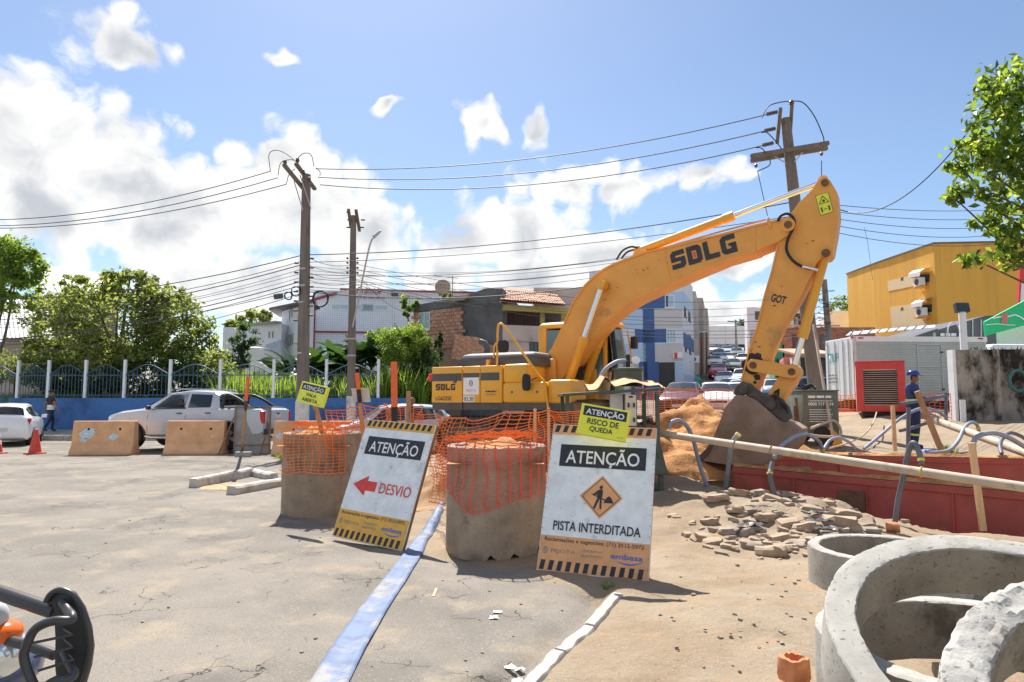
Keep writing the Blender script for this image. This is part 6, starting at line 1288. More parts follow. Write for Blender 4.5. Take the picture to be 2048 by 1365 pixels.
def surf(ST, s, t, sy):
    i = min(int(s), len(ST) - 2); f = s - i; A, B = section(ST[i]), section(ST[i + 1]); j = min(int(t), 6); g_ = t - j
    p = [(Vector(A[k]) * (1 - f) + Vector(B[k]) * f) for k in (j, j + 1)]; q = p[0] * (1 - g_) + p[1] * g_; return Vector((q.x, q.y * sy, q.z))
def panel(ST, quad, sy, off=.008, n=6, both=False):
    """patch on the body skin given by four (s,t) corners"""
    mb = MB(); P = []
    for i in range(n + 1):
        row = []
        for j in range(n + 1):
            u, v = i / n, j / n; a = [quad[0][k] * (1 - u) + quad[1][k] * u for k in (0, 1)]; b = [quad[3][k] * (1 - u) + quad[2][k] * u for k in (0, 1)]
            s, t = a[0] * (1 - v) + b[0] * v, a[1] * (1 - v) + b[1] * v; e = .02
            du = surf(ST, min(s + e, len(ST) - 1.001), t, sy) - surf(ST, max(s - e, 0), t, sy); dv = surf(ST, s, min(t + e, 6.999), sy) - surf(ST, s, max(t - e, 0), sy)
            nn = du.cross(dv); c = surf(ST, s, t, sy); nn = nn.normalized() if nn.length > 1e-9 else Vector((0, 0, 1))
            if nn.dot(c - Vector((c.x * .7, 0, .7))) < 0: nn = -nn
            row.append(c + nn * off)
        P.append(row)
    return mb.grid(P)
def wheel(parent, x, y, r, w=.2, spokes=5):
    sy = 1 if y > 0 else -1; Mx = Matrix.Translation((x, y, r)) @ Matrix.Rotation(-sy * PI / 2, 4, 'X')
    T = MB().lathe([(r * .66, -w / 2), (r * .93, -w / 2), (r, -w * .3), (r, w * .3), (r * .93, w / 2), (r * .66, w / 2)], 26, Mx, closed=True).obj('wheel', TYRE, parent, local=True, smooth=40)
    mb = MB(); mb.lathe([(r * .67, -w * .3), (r * .67, w * .42), (r * .60, w * .42), (r * .56, w * .18), (.0, w * .15)], 26, Mx)
    mb.obj('rim', DARKT, T, local=True, smooth=40)
    for k in range(spokes):
        m3 = Mx @ Matrix.Rotation(2 * PI * k / spokes, 4, 'Z'); q = MB(); q.prism([m3 @ Vector(p) for p in ((-.035, 0, w * .2), (.035, 0, w * .2), (r * .16, r * .62, w * .30), (-r * .16, r * .62, w * .30))], (m3.to_3x3() @ Vector((0, 0, w * .12)))); q.obj('spoke', ALLOY, T, local=True)
    return T
CARM = {}
def make_car(label, kind, pname, col, loc, rotz, detail=True, cat='car', group=None, z=None, glassm=CGL):
    ST, axles, rw = {'hatch': (HATCH, (1.22, -1.22), .30), 'sedan': (SEDAN, (1.32, -1.28), .31), 'suv': (SUV, (1.32, -1.30), .36), 'pickup': (PICK, (1.66, -1.48), .385)}[kind]
    if kind not in CARM: CARM[kind] = car_mesh(ST, axles, rw)
    T = thing({'pickup': 'pickup_truck'}.get(kind, 'car'), label, cat, (loc[0], loc[1], gz(loc[0], loc[1]) if z is None else z), rotz, group)
    pm = paint(pname, col); b = put(bpy.data.objects.new('body', CARM[kind]), T); b.material_slots[0].link = 'OBJECT'; b.material_slots[0].material = pm
    for ax in axles:
        for sy in (-1, 1): wheel(T, ax, sy * (ST[4][2] - .11), rw, .2 if kind != 'pickup' else .25, 5 if detail else 0)
    sd_ = glassm
    r = 7 if kind not in ('sedan',) else 6
    for sy in (-1, 1):
        panel(ST, [(3.45, 4.12), (5.02, 4.10), (5.02, 4.88), (4.06, 4.88)], sy).obj('side_window', CGL if kind != 'pickup' else CGL2, T, local=True, smooth=60) if not (kind == 'pickup') else None
        panel(ST, [(5.14, 4.10), (6.35, 4.12), (6.15, 4.86), (5.14, 4.88)], sy).obj('side_window', sd_, T, local=True, smooth=60)
        if detail and kind != 'sedan' and kind != 'pickup': panel(ST, [(6.45, 4.15), (7.15, 4.35), (6.95, 4.8), (6.3, 4.85)], sy).obj('side_window', sd_, T, local=True, smooth=60)
        panel(ST, [(.55, 3.5), (1.55, 3.72), (1.50, 4.55), (.75, 4.45)], sy, .006, 4).obj('headlight', HLAMP, T, local=True, smooth=60)
        tl = len(ST) - 3
        if kind != 'pickup': panel(ST, [(tl - .35, 3.7), (tl + .75, 3.55), (tl + .75, 4.3), (tl - .2, 4.35)], sy, .006, 4).obj('tail_light', TLAMP, T, local=True, smooth=60)
        mx, my, mz = ST[3][0] - .32, ST[3][2] + .07, ST[3][3] + .09
        MB().box((mx, sy * my, mz), (.10, .17, .13)).obj('wing_mirror', DARKT if kind == 'pickup' else pm, T, local=True, bevel=.03, smooth=40)
        if detail:
            for s0 in (3.32, 5.06, 6.45): panel(ST, [(s0, 2.1), (s0 + .018, 2.1), (s0 + .018, 4.05), (s0, 4.05)], sy, .003, 3).obj('door_seam', DARKT, T, local=True)
            for s0 in (4.78, 6.12):
                c = surf(ST, s0, 3.72, sy); MB().box((c.x, c.y + sy * .018, c.z), (.17, .035, .03)).obj('door_handle', DARKT if kind == 'pickup' else pm, T, local=True, bevel=.008)
    for sy in (-1, 1): pass
    mb = MB(); a = panel(ST, [(3.12, 5.0), (3.93, 5.15), (3.93, 7.0), (3.12, 7.0)], 1, .008, 5); b2 = panel(ST, [(3.12, 5.0), (3.93, 5.15), (3.93, 7.0), (3.12, 7.0)], -1, .008, 5)
    mb.add(a.v, a.f); mb.add(b2.v, b2.f); me_ = mb.obj('windscreen', CGL, T, local=True, smooth=60)
    r0 = 7 if kind in ('hatch', 'suv', 'pickup') else 6
    a = panel(ST, [(r0 + .12, 5.15), (r0 + .85, 5.0), (r0 + .85, 7.0), (r0 + .12, 7.0)], 1, .008, 5); b2 = panel(ST, [(r0 + .12, 5.15), (r0 + .85, 5.0), (r0 + .85, 7.0), (r0 + .12, 7.0)], -1, .008, 5)
    mb = MB(); mb.add(a.v, a.f); mb.add(b2.v, b2.f); mb.obj('rear_window', CGL2, T, local=True, smooth=60)
    xf, xb = ST[0][0], ST[-1][0]
    MB().box((xf - .02, 0, ST[0][3] - .06), (.05, .75, .10)).obj('grille', DARKT, T, local=True, bevel=.01)
    MB().box((xf + .012, 0, ST[0][1] + .10), (.02, .38, .12)).obj('number_plate', PLATE, T, local=True); MB().box((xb - .012 + (.0 if kind != 'hatch' else .02), 0, ST[-1][3] - (.02 if kind == 'hatch' else .1)), (.04, .40, .13)).obj('number_plate', PLATE, T, local=True)
    return T
# silver pickup behind the barriers
SILV = (0.40, 0.425, 0.46); a = atY(398, 890, 21.8); PK = (a.x, 21.8)
pk = make_car('silver double cab pickup with dark roll bar passing behind the barriers', 'pickup', 'silver', SILV, PK, R(180 - 7), cat='pickup', z=0.09)
for sy in (-1, 1):
    o = panel(PICK, [(3.45, 4.12), (5.02, 4.10), (5.02, 4.88), (4.06, 4.88)], sy); o.obj('side_window', M('car_glass_clear', (.03, .035, .035), .05, var=0, alpha=.3), pk, local=True, smooth=60)
    panel(PICK, [(3.42, 4.06), (5.05, 4.04), (5.05, 4.12), (3.45, 4.12)], sy, .011, 5).obj('window_trim', DARKT, pk, local=True)
    panel(PICK, [(8.9, 3.0), (9.75, 3.0), (9.75, 3.98), (8.92, 3.98)], sy, .0, 1)
    MB().box((-2.53, sy * .86, .98), (.12, .16, .38)).obj('tail_light', TLAMP, pk, local=True, bevel=.03)
    MB().tube(spline([Vector((-1.18, sy * .78, 1.24)), Vector((-1.22, sy * .72, 1.58)), Vector((-1.36, sy * .70, 1.66)), Vector((-1.75, sy * .74, 1.50)), Vector((-2.1, sy * .80, 1.26))], 5), .045, 8).obj('roll_bar', DARKT, pk, local=True, smooth=60)
    MB().tube([(.45, sy * .60, 1.79), (.3, sy * .60, 1.84), (-.75, sy * .60, 1.83), (-.85, sy * .60, 1.79)], .022, 6).obj('roof_rail', ALLOY, pk, local=True, smooth=50)
    MB().tube([(1.15, sy * .98, .40), (.9, sy * 1.02, .36), (-.9, sy * 1.02, .36), (-1.0, sy * .98, .4)], .04, 8).obj('side_step', ALLOY, pk, local=True, smooth=50)
    for ax in (1.66, -1.48): MB().tube([(ax + .47 * math.cos(t), sy * .965, .38 + .47 * math.sin(t)) for t in [PI * i / 14 for i in range(-1, 16)]], .025, 6).obj('wheel_arch', DARKT, pk, local=True, smooth=60)
MB().tube([(-1.36, -.7, 1.66), (-1.36, .7, 1.66)], .045, 8).obj('roll_bar', DARKT, pk, local=True, smooth=50)
MB().box((-1.8, 0, 1.275), (1.25, 1.62, .03)).obj('bed_cover', DARKT, pk, local=True, bevel=.01); MB().box((-2.60, 0, .55), (.12, 1.7, .16)).obj('rear_bumper', DARKT, pk, local=True, bevel=.03); MB().box((-2.60, 0, 1.08), (.04, .16, .06)).obj('tailgate_handle', DARKT, pk, local=True, bevel=.01)
pw = Vector((PK[0], PK[1], 0)) + Matrix.Rotation(R(173), 3, 'Z') @ Vector((.30, .45, 0))
DRV = M('cloth_dark_shirt', (.03, .03, .035), .9, var=.1)
person('driver in dark shirt sitting at the wheel of the silver pickup', (pw.x - .05, pw.y, .43), R(270), dict(hipL=(.1, -.02, .55), hipR=(-.1, -.02, .55), pelvis=(0, .02, .56), spine=(0, .06, .72), chest=(0, .05, .90), neck=(0, .03, 1.06), jaw=(0, -.01, 1.12), head=(0, .01, 1.19), crown=(0, .03, 1.26), shL=(.17, .04, .98), shR=(-.17, .04, .98), elL=(.22, -.12, .76), elR=(-.22, -.12, .76), wrL=(.15, -.36, .82), wrR=(-.15, -.36, .82), knL=(.12, -.42, .60), knR=(-.12, -.42, .60), anL=(.12, -.55, .22), anR=(-.12, -.55, .22), toL=(.12, -.70, .18), toR=(-.12, -.70, .18)), [DRV, JEAN, SKIN, SHOE, HAIRM], .95, None, 'short')
# cars
p = atZ(2, 888, 0); make_car('white hatchback seen from behind on the road beside the blue wall', 'hatch', 'white', (.70, .71, .72), (-18.3, 25.1), R(118), z=0.0)
p = gp(790, 830, 20.5); make_car('silver hatchback passing behind the excavator tail', 'hatch', 'silver', SILV, (p.x - .2, 20.8), R(195), z=gz(p.x, 20.8))
def street(px, Y): q = gp(px, 800, Y); return (q.x, Y)
SH = R(-90 - 17)
def along(Y): return R(-100) 
WHT = (.70, .71, .72)
lab = lambda s: s
make_car('dark burgundy car behind the orange net at the head of the queue', 'hatch', 'burgundy', (.055, .016, .02), street(1366, 31.0), R(-112))
make_car('white hatchback waiting next to the dark burgundy car', 'hatch', 'white', WHT, street(1432, 32.0), R(-104))
make_car('white sedan waiting beside the foremost white hatchback', 'sedan', 'white', WHT, street(1477, 35.0), R(-100))
Q = [('pale blue silver sedan behind the white cars in the queue', 'sedan', 'paleblue', (.42, .50, .58), 1482, 43, 0), ('white compact car between the blue sedan and the small van', 'hatch', 'white', WHT, 1462, 48, 0), ('white sedan just behind the pale blue silver sedan', 'sedan', 'white', WHT, 1478, 52, 0),
     ('white compact in the left lane beside the concrete building', 'hatch', 'white', WHT, 1450, 58, 0), ('red hatchback in the queue up the hill', 'hatch', 'red', (.42, .03, .05), 1437, 66, 0), ('white sport utility car in the queue with dark windscreen', 'suv', 'white', WHT, 1487, 58, 0), ('dark grey car half hidden in the middle of the queue', 'hatch', 'grey', (.16, .17, .18), 1468, 72, 0),
     ('white sedan high in the queue near the trailer', 'sedan', 'white', WHT, 1430, 76, 0), ('white hatchback behind the dark grey car', 'hatch', 'white', WHT, 1455, 80, 0), ('dark blue sedan near the top of the hill', 'sedan', 'navy', (.03, .05, .12), 1440, 86, 0), ('silver sedan below the parked trailer', 'sedan', 'silver', SILV, 1457, 92, 0), ('white car at the top of the hill beside the trailer', 'hatch', 'white', WHT, 1425, 94, 0), ('grey hatchback at the top of the hill', 'hatch', 'grey', (.16, .17, .18), 1470, 98, 0),
     ('black hatchback far up the street between white cars', 'hatch', 'black', (.02, .02, .022), 1446, 102, 0), ('grey sedan far up the street', 'sedan', 'grey', (.16, .17, .18), 1476, 88, 0), ('white van like car beside the grey sedan', 'suv', 'white', WHT, 1490, 76, 0)]
for (l, k, pn, c, px, Y, _) in Q: make_car(l, k, pn, c, street(px, Y), R(-107), detail=False, group='cars queuing down the hill')
make_car('dark blue sport utility car parked behind the bucket links', 'suv', 'navy', (.012, .018, .05), street(1600, 38.0), R(205))
make_car('silver hatchback parked at the corner past the stick', 'hatch', 'silver', SILV, street(1548, 44.0), R(-100), detail=False)
make_car('dark red hatchback parked past the silver hatchback', 'hatch', 'darkred', (.16, .02, .025), street(1528, 48.0), R(190), detail=False)
# trailer across the top of the street
q = gp(1458, 715, 112); TR = thing('cargo_trailer', 'long white cargo trailer crossing the top of the street', 'trailer', (q.x, 112, gz(q.x, 112)), R(4))
TW = M('trailer_white', (.62, .62, .60), .6, var=.08, scale=.6); MB().box((-1.4, 0, 2.75), (7.2, 2.5, 3.0)).obj('box', TW, TR, local=True, bevel=.03); MB().box((4.3, 0, 2.6), (3.6, 2.5, 2.7)).obj('tarp_side', M('trailer_tan', (.45, .33, .22), .8, var=.1), TR, local=True, bevel=.05); MB().box((0, 0, 1.05), (11, 2.0, .35)).obj('chassis', DARKT, TR, local=True)
for x in (-4, -2.8, 3.5): MB().cyl((x, -1.2, .5), (x, -.9, .5), .5, n=16).obj('wheel', TYRE, TR, local=True)
for x in (-4.9, -1.0): MB().box((x, -1.27, 2.75), (.05, .02, 2.9)).obj('panel_seam', LGREY, TR, local=True)
# box truck behind the generators
TA = Vector((13.08, 26.0, 0)); TRK = thing('box_truck', 'white box truck with ribbed cargo body parked behind the red generator', 'truck', (TA.x, TA.y, gz(TA.x, TA.y)), R(3)); zg = gz(TA.x, TA.y); zt_ = gp(1712, 673, 26).z - zg; zb_ = zt_ - 2.42
ALU = M('truck_ribbed_aluminium', (.33, .37, .36), .45, metal=.15, var=.08, scale=1.5); ALUW = M('truck_door_white', (.60, .64, .65), .5, var=.06, scale=1.5); REDT = M('truck_red_marker', (.4, .03, .03), .4, var=0)
mb = MB(); P = []; nR = 22
for i in range(nR):   # horizontal ribs pressed into the side
    z0 = zb_ + .06 + (zt_ - zb_ - .26) * i / nR; h = (zt_ - zb_ - .26) / nR; P += [(z0, -.018), (z0 + h * .35, -.018), (z0 + h * .45, .004), (z0 + h * .9, .004)]
mb.grid([[Vector((x, y, z)) for z, y in P] for x in (.06, 5.2)]); mb.obj('ribbed_side', ALU, TRK, local=True)
MB().box((2.65, 1.12, (zb_ + zt_) / 2), (5.2, 2.2, zt_ - zb_)).obj('box', ALUW, TRK, local=True, bevel=.01)
MB().box((2.65, 0.0, zt_ - .10), (5.24, .05, .2)).obj('top_rail', ALUW, TRK, local=True); MB().box((2.65, 0.0, zb_ + .02), (5.24, .06, .10)).obj('bottom_rail', LGREY, TRK, local=True); MB().box((0.02, 0.0, (zb_ + zt_) / 2), (.08, .06, zt_ - zb_ + .02)).obj('corner_post', LGREY, TRK, local=True)
dx0 = 2.45
for (a, b, c, d) in ((dx0, dx0 + .03, zb_ + .12, zt_ - .3), (dx0 + .95, dx0 + .98, zb_ + .12, zt_ - .3), (dx0, dx0 + .98, zt_ - .33, zt_ - .30), (dx0 + .04, dx0 + .94, (zb_ + zt_) / 2 - .02, (zb_ + zt_) / 2)): MB().box(((a + b) / 2, -.03, (c + d) / 2), (b - a, .02, d - c)).obj('door_frame', LGREY, TRK, local=True)
for zz_ in (zb_ + .4, zt_ - .6): MB().box((dx0 + .97, -.035, zz_), (.08, .03, .06)).obj('hinge', DARKT, TRK, local=True)
for y in (.06, 1.1): MB().box((-.025, y + .5, (zb_ + zt_) / 2), (.04, 1.0, zt_ - zb_ - .06)).obj('rear_door', ALUW, TRK, local=True, bevel=.008)
for y in (.35, .75, 1.35, 1.9): MB().tube([(-.06, y, zb_ + .05), (-.06, y, zt_ - .08)], .018, 6).obj('lock_bar', LGREY, TRK, local=True)
for y in (.05, 2.15): MB().box((-.05, y, zt_ - .05), (.03, .16, .06)).obj('marker_lamp', REDT, TRK, local=True)
MB().box((.25, -.025, zt_ - .07), (.2, .02, .06)).obj('marker_lamp', REDT, TRK, local=True); MB().box((5.0, -.025, zt_ - .07), (.2, .02, .06)).obj('marker_lamp', REDT, TRK, local=True)
frt = Matrix.Translation((TA.x, TA.y, zg)) @ Matrix.Rotation(R(3), 4, 'Z') @ frame((-.05, 2.1, zb_ + 1.5), (0, -1, 0), (0, 0, 1)); lettering('rear_text', 'TLF', .2, 0, .8, .36, frt, M('logo_teal', (.10, .30, .34), .5, var=.1), TRK, .006, bold=.03)
for k in range(3): words('rear_text', .2, -.55 - k * .14, .7, .06, frt, GREYT, TRK, k, .006)
MB().box((2.6, 1.1, zb_ - .2), (5.0, .9, .3)).obj('chassis', DARKT, TRK, local=True); MB().box((-.05, 1.1, zb_ - .45), (.12, 2.1, .18)).obj('rear_bumper', REDT, TRK, local=True)
for x in (1.1, 6.2):
    for y in (.25, 2.0): MB().cyl((x, y - .15, .45), (x, y + .15, .45), .45, n=20).obj('wheel', TYRE, TRK, local=True, smooth=40)
MB().box((6.3, 1.1, 1.5), (1.8, 2.1, 2.2), top=(.8, .95)).obj('cab', ALUW, TRK, local=True, bevel=.1)
# street-side orange net along the queue
net('orange net fence at the foot of the queue of cars', [tuple(gp(x, 800, 27.5)[:2]) + (0,) for x in (1272, 1330, 1390, 1440, 1480)], [2.1, 2.1, 2.05, 2.05, 2.0], [1.0, 1.0, 1.0, 1.0, 1.0], NETM, .22, 14, .035, .018, 21, .04, .05)

# ================================================================ buildings
WALLW = M('wall_white_paint', (.62, .64, .66), .85, var=.08, scale=.7, bump=.003, bscale=12, col2=(.48, .48, .47), thr=.60); WALLG = M('wall_grey_render', (.30, .29, .28), .9, var=.2, scale=.9, bump=.006, bscale=9, col2=(.14, .135, .13), thr=.55)
WINDK = glass('window_dark', (.03, .04, .045), .08); WINBL = glass('window_pale_blue', (.30, .42, .48), .1); FRAMEW = M('window_frame_white', (.62, .63, .64), .6, var=.05); FRAMED = M('window_frame_dark', (.05, .05, .055), .5, var=.1)
ROOFT = M('roof_tile_clay', (.44, .27, .19), .85, var=.2, scale=2.5, col2=(.40, .26, .18), thr=.56); METROOF = M('roof_metal_sheet', (.55, .55, .56), .55, metal=.2, var=.12, scale=.6, col2=(.42, .37, .34), thr=.58)
def bframe(px, py_base, Y, ang): return None
def wall_pts(p0, p1, z0, z1): return [(p0[0], p0[1], z0), (p1[0], p1[1], z0), (p1[0], p1[1], z1), (p0[0], p0[1], z1)]
def block(T, name, corners, z0, z1, mat, bev=0.0):
    n = len(corners); return MB().prism([(x, y, z0) for x, y in corners], (0, 0, z1 - z0)).obj(name, mat, T, bevel=bev)
def window(T, p0, p1, u, z, w, h, glassm=WINDK, fm=FRAMEW, depth=.12, mull=1, sill=True, arch=None):
    """window set in the wall line p0-p1 at distance u, sill height z: frame proud, pane recessed, mullions"""
    a = Vector((p0[0], p0[1], 0)); d = (Vector((p1[0], p1[1], 0)) - a).normalized(); n = Vector((d.y, -d.x, 0))
    if n.dot(-a) < 0: n = -n
    o = a + d * u + Vector((0, 0, z)); fr = frame(o, d, (0, 0, 1)); s = 1 if (fr.to_3x3() @ Vector((0, 0, 1))).dot(n) > 0 else -1
    q = lambda x, y, k: fr @ Vector((x, y, s * k)); t = .06
    W_ = MB()
    for (x0, y0, x1, y1) in ((0, 0, w, t), (0, h - t, w, h), (0, t, t, h - t), (w - t, t, w, h - t)):
        W_.loft([[q(x0, y0, k), q(x1, y0, k), q(x1, y1, k), q(x0, y1, k)] for k in (-.02, .035)])
    wo_ = W_.obj('window', fm, T)
    MB().add([q(t, t, .008), q(w - t, t, .008), q(w - t, h - t, .008), q(t, h - t, .008)], [(0, 1, 2, 3)]).obj('pane', glassm, wo_, fix=False)
    for i in range(1, mull + 1):
        x = w * i / (mull + 1); MB().loft([[q(x - .02, t, k), q(x + .02, t, k), q(x + .02, h - t, k), q(x - .02, h - t, k)] for k in (.01, .03)]).obj('mullion', fm, wo_)
    if sill: MB().loft([[q(-.06, -.06, k), q(w + .06, -.06, k), q(w + .06, -.005, k), q(-.06, -.005, k)] for k in (0, .09)]).obj('sill', fm, wo_)
    return wo_
def xy(px, Y): q = gp(px, 700, Y); return (q.x, Y)
def zpx(py, Y, px=1024): return gp(px, py, Y).z

# --- low blue wall with railing along the sidewalk
BLUEW = M('wall_blue_paint', (.045, .13, .33), .8, var=.18, scale=.8, bump=.004, bscale=10, col2=(.03, .075, .19), thr=.55); RAILB = M('railing_blue', (.05, .09, .16), .5, var=.1); POSTW = M('railing_post_white', (.62, .64, .66), .6, var=.06)
FN = thing('railing_wall', 'low blue wall topped by blue railing with white posts', 'fence', (-14, 29.4, .2))
posts = [-200, -120, -50, 37, 98, 172, 250, 341, 441, 548, 653, 757]; FY = [31.6, 31.2, 30.8, 30.2, 30.0, 29.8, 29.6, 29.4, 29.3, 29.2, 29.2, 29.2]
PP = [xy(p, y) for p, y in zip(posts, FY)]; zw = 1.68; ztop = 3.34
for i in range(len(PP) - 1):
    a, b = PP[i], PP[i + 1]; MB().prism(wall_pts(a, b, -.2, zw), (0, .18, 0)).obj('wall_section', BLUEW, FN)
e_ = xy(830, 29.2); MB().prism(wall_pts(PP[-1], e_, -.2, zw), (0, .18, 0)).obj('wall_section', BLUEW, FN)
for (x, y) in PP: MB().box((x, y + .09, (zw + ztop) / 2), (.11, .11, ztop - zw)).obj('post', POSTW, FN)
bar = MB().box((0, 0, .5), (.02, .02, 1.0)).mesh('bar', RAILB)
for i in range(2, len(PP) - 1):
    a, b = Vector((*PP[i], 0)), Vector((*PP[i + 1], 0)); d = b - a; n_ = 11
    for k in range(1, n_):
        t = k / n_; hh = .92 + .42 * (math.sin(PI * t) ** 1.5) ; c = a + d * t
        o = bpy.data.objects.new('bar', bar); put(o, FN); o.location = INV[FN.name] @ Vector((c.x, c.y + .09, zw + .05)); o.scale = (1, 1, hh)
    MB().tube([a + d * t + Vector((0, .09, zw + .12)) for t in (0, 1)], .02, 5).obj('rail', RAILB, FN); MB().tube([a + d * t + Vector((0, .09, zw + .98)) for t in (0, 1)], .022, 5).obj('rail', RAILB, FN)
    MB().tube([a + d * (j / 14) + Vector((0, .09, zw + 1.02 + .42 * (math.sin(PI * j / 14) ** 1.5))) for j in range(15)], .024, 6).obj('arched_rail', RAILB, FN, smooth=60)

# --- ribbed metal roofs of the hall on the far left
HALL = thing('hall_building', 'hall with ribbed metal roofs behind the trees beyond the blue wall', 'building', (*xy(80, 44), 0))
def roof_sheet(name, c0, c1, c2, c3, n, amp, mat, parent):
    """corrugated sheet over four corners (c0-c1 eave, c3-c2 ridge)"""
    c0, c1, c2, c3 = map(Vector, (c0, c1, c2, c3)); mb = MB(); P = []; nn = ((c1 - c0).cross(c3 - c0)).normalized()
    if nn.z < 0: nn = -nn
    for i in range(n * 4 + 1):
        t = i / (n * 4); o_ = nn * amp * (1 if (i % 4) in (1, 2) else 0); P.append([c0.lerp(c1, t) + o_, c3.lerp(c2, t) + o_])
    return mb.grid(P).obj(name, mat, parent)
A = gp(-80, 690, 38); B = gp(105, 678, 40); C = gp(100, 640, 46); D = gp(-80, 590, 46)
roof_sheet('roof', gp(-120, 672, 38), gp(110, 680, 38), gp(92, 600, 46), gp(-120, 596, 46), 26, .05, METROOF, HALL)
roof_sheet('roof', gp(70, 582, 46), gp(240, 590, 46), gp(215, 548, 56), gp(82, 532, 56), 20, .06, METROOF, HALL)
block(HALL, 'wall', [xy(-120, 40), xy(96, 40), xy(112, 56), xy(-120, 56)], 0, zpx(684, 40), M('hall_wall_beige', (.40, .36, .31), .9, var=.15, scale=.6)); block(HALL, 'upper_wall', [xy(10, 46.5), xy(232, 46.5), xy(225, 56), xy(10, 56)], 0, zpx(592, 46.5), M('hall_wall_brown', (.26, .22, .19), .9, var=.15))
MB().bar(gp(66, 681, 37), gp(125, 712, 37), .06, .06).obj('roof_brace', POSTW, HALL)
# --- white house row
WH1 = thing('white_house', 'plain white house with small awning beyond the railing', 'building', (*xy(500, 46), 0))
a, b = xy(500, 46), xy(562, 44.5); c = xy(445, 50); block(WH1, 'wall', [a, b, (b[0], 54), (a[0] - 1, 54)], 0, zpx(652, 46), WALLW); block(WH1, 'wall', [c, (a[0] - .1, 50), (a[0] - .1, 56), (c[0], 56)], 0, zpx(655, 50), WALLW)
MB().box(((a[0] + b[0]) / 2, 45.2, zpx(650, 46)), (b[0] - a[0] + .2, .5, .12), R(-36)).obj('parapet', WALLG, WH1)
for px in (541, 551): window(WH1, a, b, (xy(px, 45.2)[0] - a[0]) * 1.05, zpx(678, 45), .25, .55, sill=False, mull=0)
window(WH1, a, b, .35, zpx(790, 45), .8, 1.6, sill=False)
AW = M('awning_striped', (.42, .46, .50), .6, var=.1); q0, q1 = gp(526, 700, 44.3), gp(560, 682, 44.3); roof_sheet('awning', gp(526, 703, 43.4), gp(562, 703, 43.2), gp(562, 680, 44.5), gp(532, 690, 44.5), 9, .03, AW, WH1)
WH2 = thing('white_house', 'white two storey house with overhanging roof beside the tiled hall', 'building', (*xy(590, 45), 0))
a, b = xy(562, 47), xy(626, 41.5); block(WH2, 'wall', [a, b, (b[0] * 49 / 41.5 - .3, 49), (a[0] + 1, 54)], 0, zpx(620, 46), WALLW)
zr_ = zpx(618, 46); MB().prism([(a[0] - .8, a[1] - .3, zpx(622, 47)), (b[0], b[1] - .5, zpx(604, 41.5)), (b[0], b[1] - .5, zpx(601, 41.5)), (a[0] - .8, a[1] - .3, zpx(617, 47))], (-.6, 4, 0)).obj('roof', M('roof_edge_dark', (.10, .09, .085), .8, var=.1), WH2)
for px, py, w, h in ((571, 640, .3, .9), (594, 632, .35, 1.0), (568, 690, .9, .9), (586, 688, .9, .9)): window(WH2, a, b, (Vector((*xy(px, 45.5), 0)) - Vector((*a, 0))).length, zpx(py + 6, 45.5), w, h, sill=False, mull=1 if w > .5 else 0)
# --- tiled commercial hall with signboard lettering
def tilemat():
    m = bpy.data.materials.new('facade_white_tile'); m.use_nodes = True; t = m.node_tree; b = t.nodes['Principled BSDF']; b.inputs['Roughness'].default_value = .35
    geo = t.nodes.new('ShaderNodeNewGeometry'); br = N(t, 'ShaderNodeTexBrick', offset=0.0, i_Scale=1.0, i_Color1=(.74, .79, .84, 1), i_Color2=(.78, .83, .88, 1), i_Mortar=(.46, .53, .62, 1)); br.inputs['Mortar Size'].default_value = .012; br.inputs['Brick Width'].default_value = .16; br.inputs['Row Height'].default_value = .16
    sp = N(t, 'ShaderNodeSeparateXYZ'); t.links.new(geo.outputs['Position'], sp.inputs[0]); cb = N(t, 'ShaderNodeCombineXYZ'); t.links.new(sp.outputs[0], cb.inputs[0]); t.links.new(sp.outputs[2], cb.inputs[1]); t.links.new(cb.outputs[0], br.inputs['Vector']); t.links.new(br.outputs[0], b.inputs['Base Color']); return m
TL = thing('tiled_hall', 'white tiled commercial hall with red trim and script lettering', 'building', (*xy(800, 52), 0)); TILE = tilemat(); REDTR = M('trim_dark_red', (.22, .04, .045), .6, var=.1)
a, b = xy(626, 50), xy(1000, 52); zt2 = zpx(583, 50); block(TL, 'wall', [a, b, (b[0], 66), (a[0] - 2, 64)], 0, zt2 + .1, TILE)
c0 = Vector((a[0], a[1] - .06, 0)); c1 = Vector((b[0], b[1] - .06, 0)); MB().bar(c0 + Vector((0, 0, zpx(664, 50))), c1 + Vector((0, 0, zpx(664, 50))), .12, .12).obj('red_band', REDTR, TL); MB().bar(c0 + Vector((1.9, 0, zt2 + .15)), c1 + Vector((0, 0, zt2 + .15)), .14, .14).obj('red_coping', REDTR, TL); MB().bar(c0 + Vector((.06, 0, 4)), c0 + Vector((.06, 0, zt2 - .5)), .12, .12).obj('red_edge', REDTR, TL)
MB().prism([(a[0], a[1] - .1, zpx(602, 50)), (a[0] + 1.6, a[1] - .1, zpx(589, 50)), (a[0] + 1.6, a[1] - .1, zpx(585, 50)), (a[0], a[1] - .1, zpx(597, 50))], (0, 1.5, 0)).obj('red_gable', REDTR, TL)
d_ = (c1 - c0).normalized(); frp = frame(gp(713, 588, 50.3), d_, (0, 0, 1)); lettering('sign_text', 'Pirâmide', 0, 0, gp(762, 588, 50.3).x - gp(713, 588, 50.3).x, .50, frp, M('sign_script_red', (.16, .06, .08), .6, var=.1), TL, .12, bold=.01, shear=.35)
frp = frame(gp(713, 597, 50.3), d_, (0, 0, 1)); words('sign_text', 0, 0, 2.1, .14, frp, GREYT, TL, 4, .12)
for px, w in ((663, 1.3), (704, 1.6), (722, 2.0)):
    window(TL, a, b, xy(px, 50.5)[0] - a[0], zpx(621, 50.4), w, zpx(609, 50.4) - zpx(621, 50.4), WINBL, FRAMEW, mull=1, sill=False)
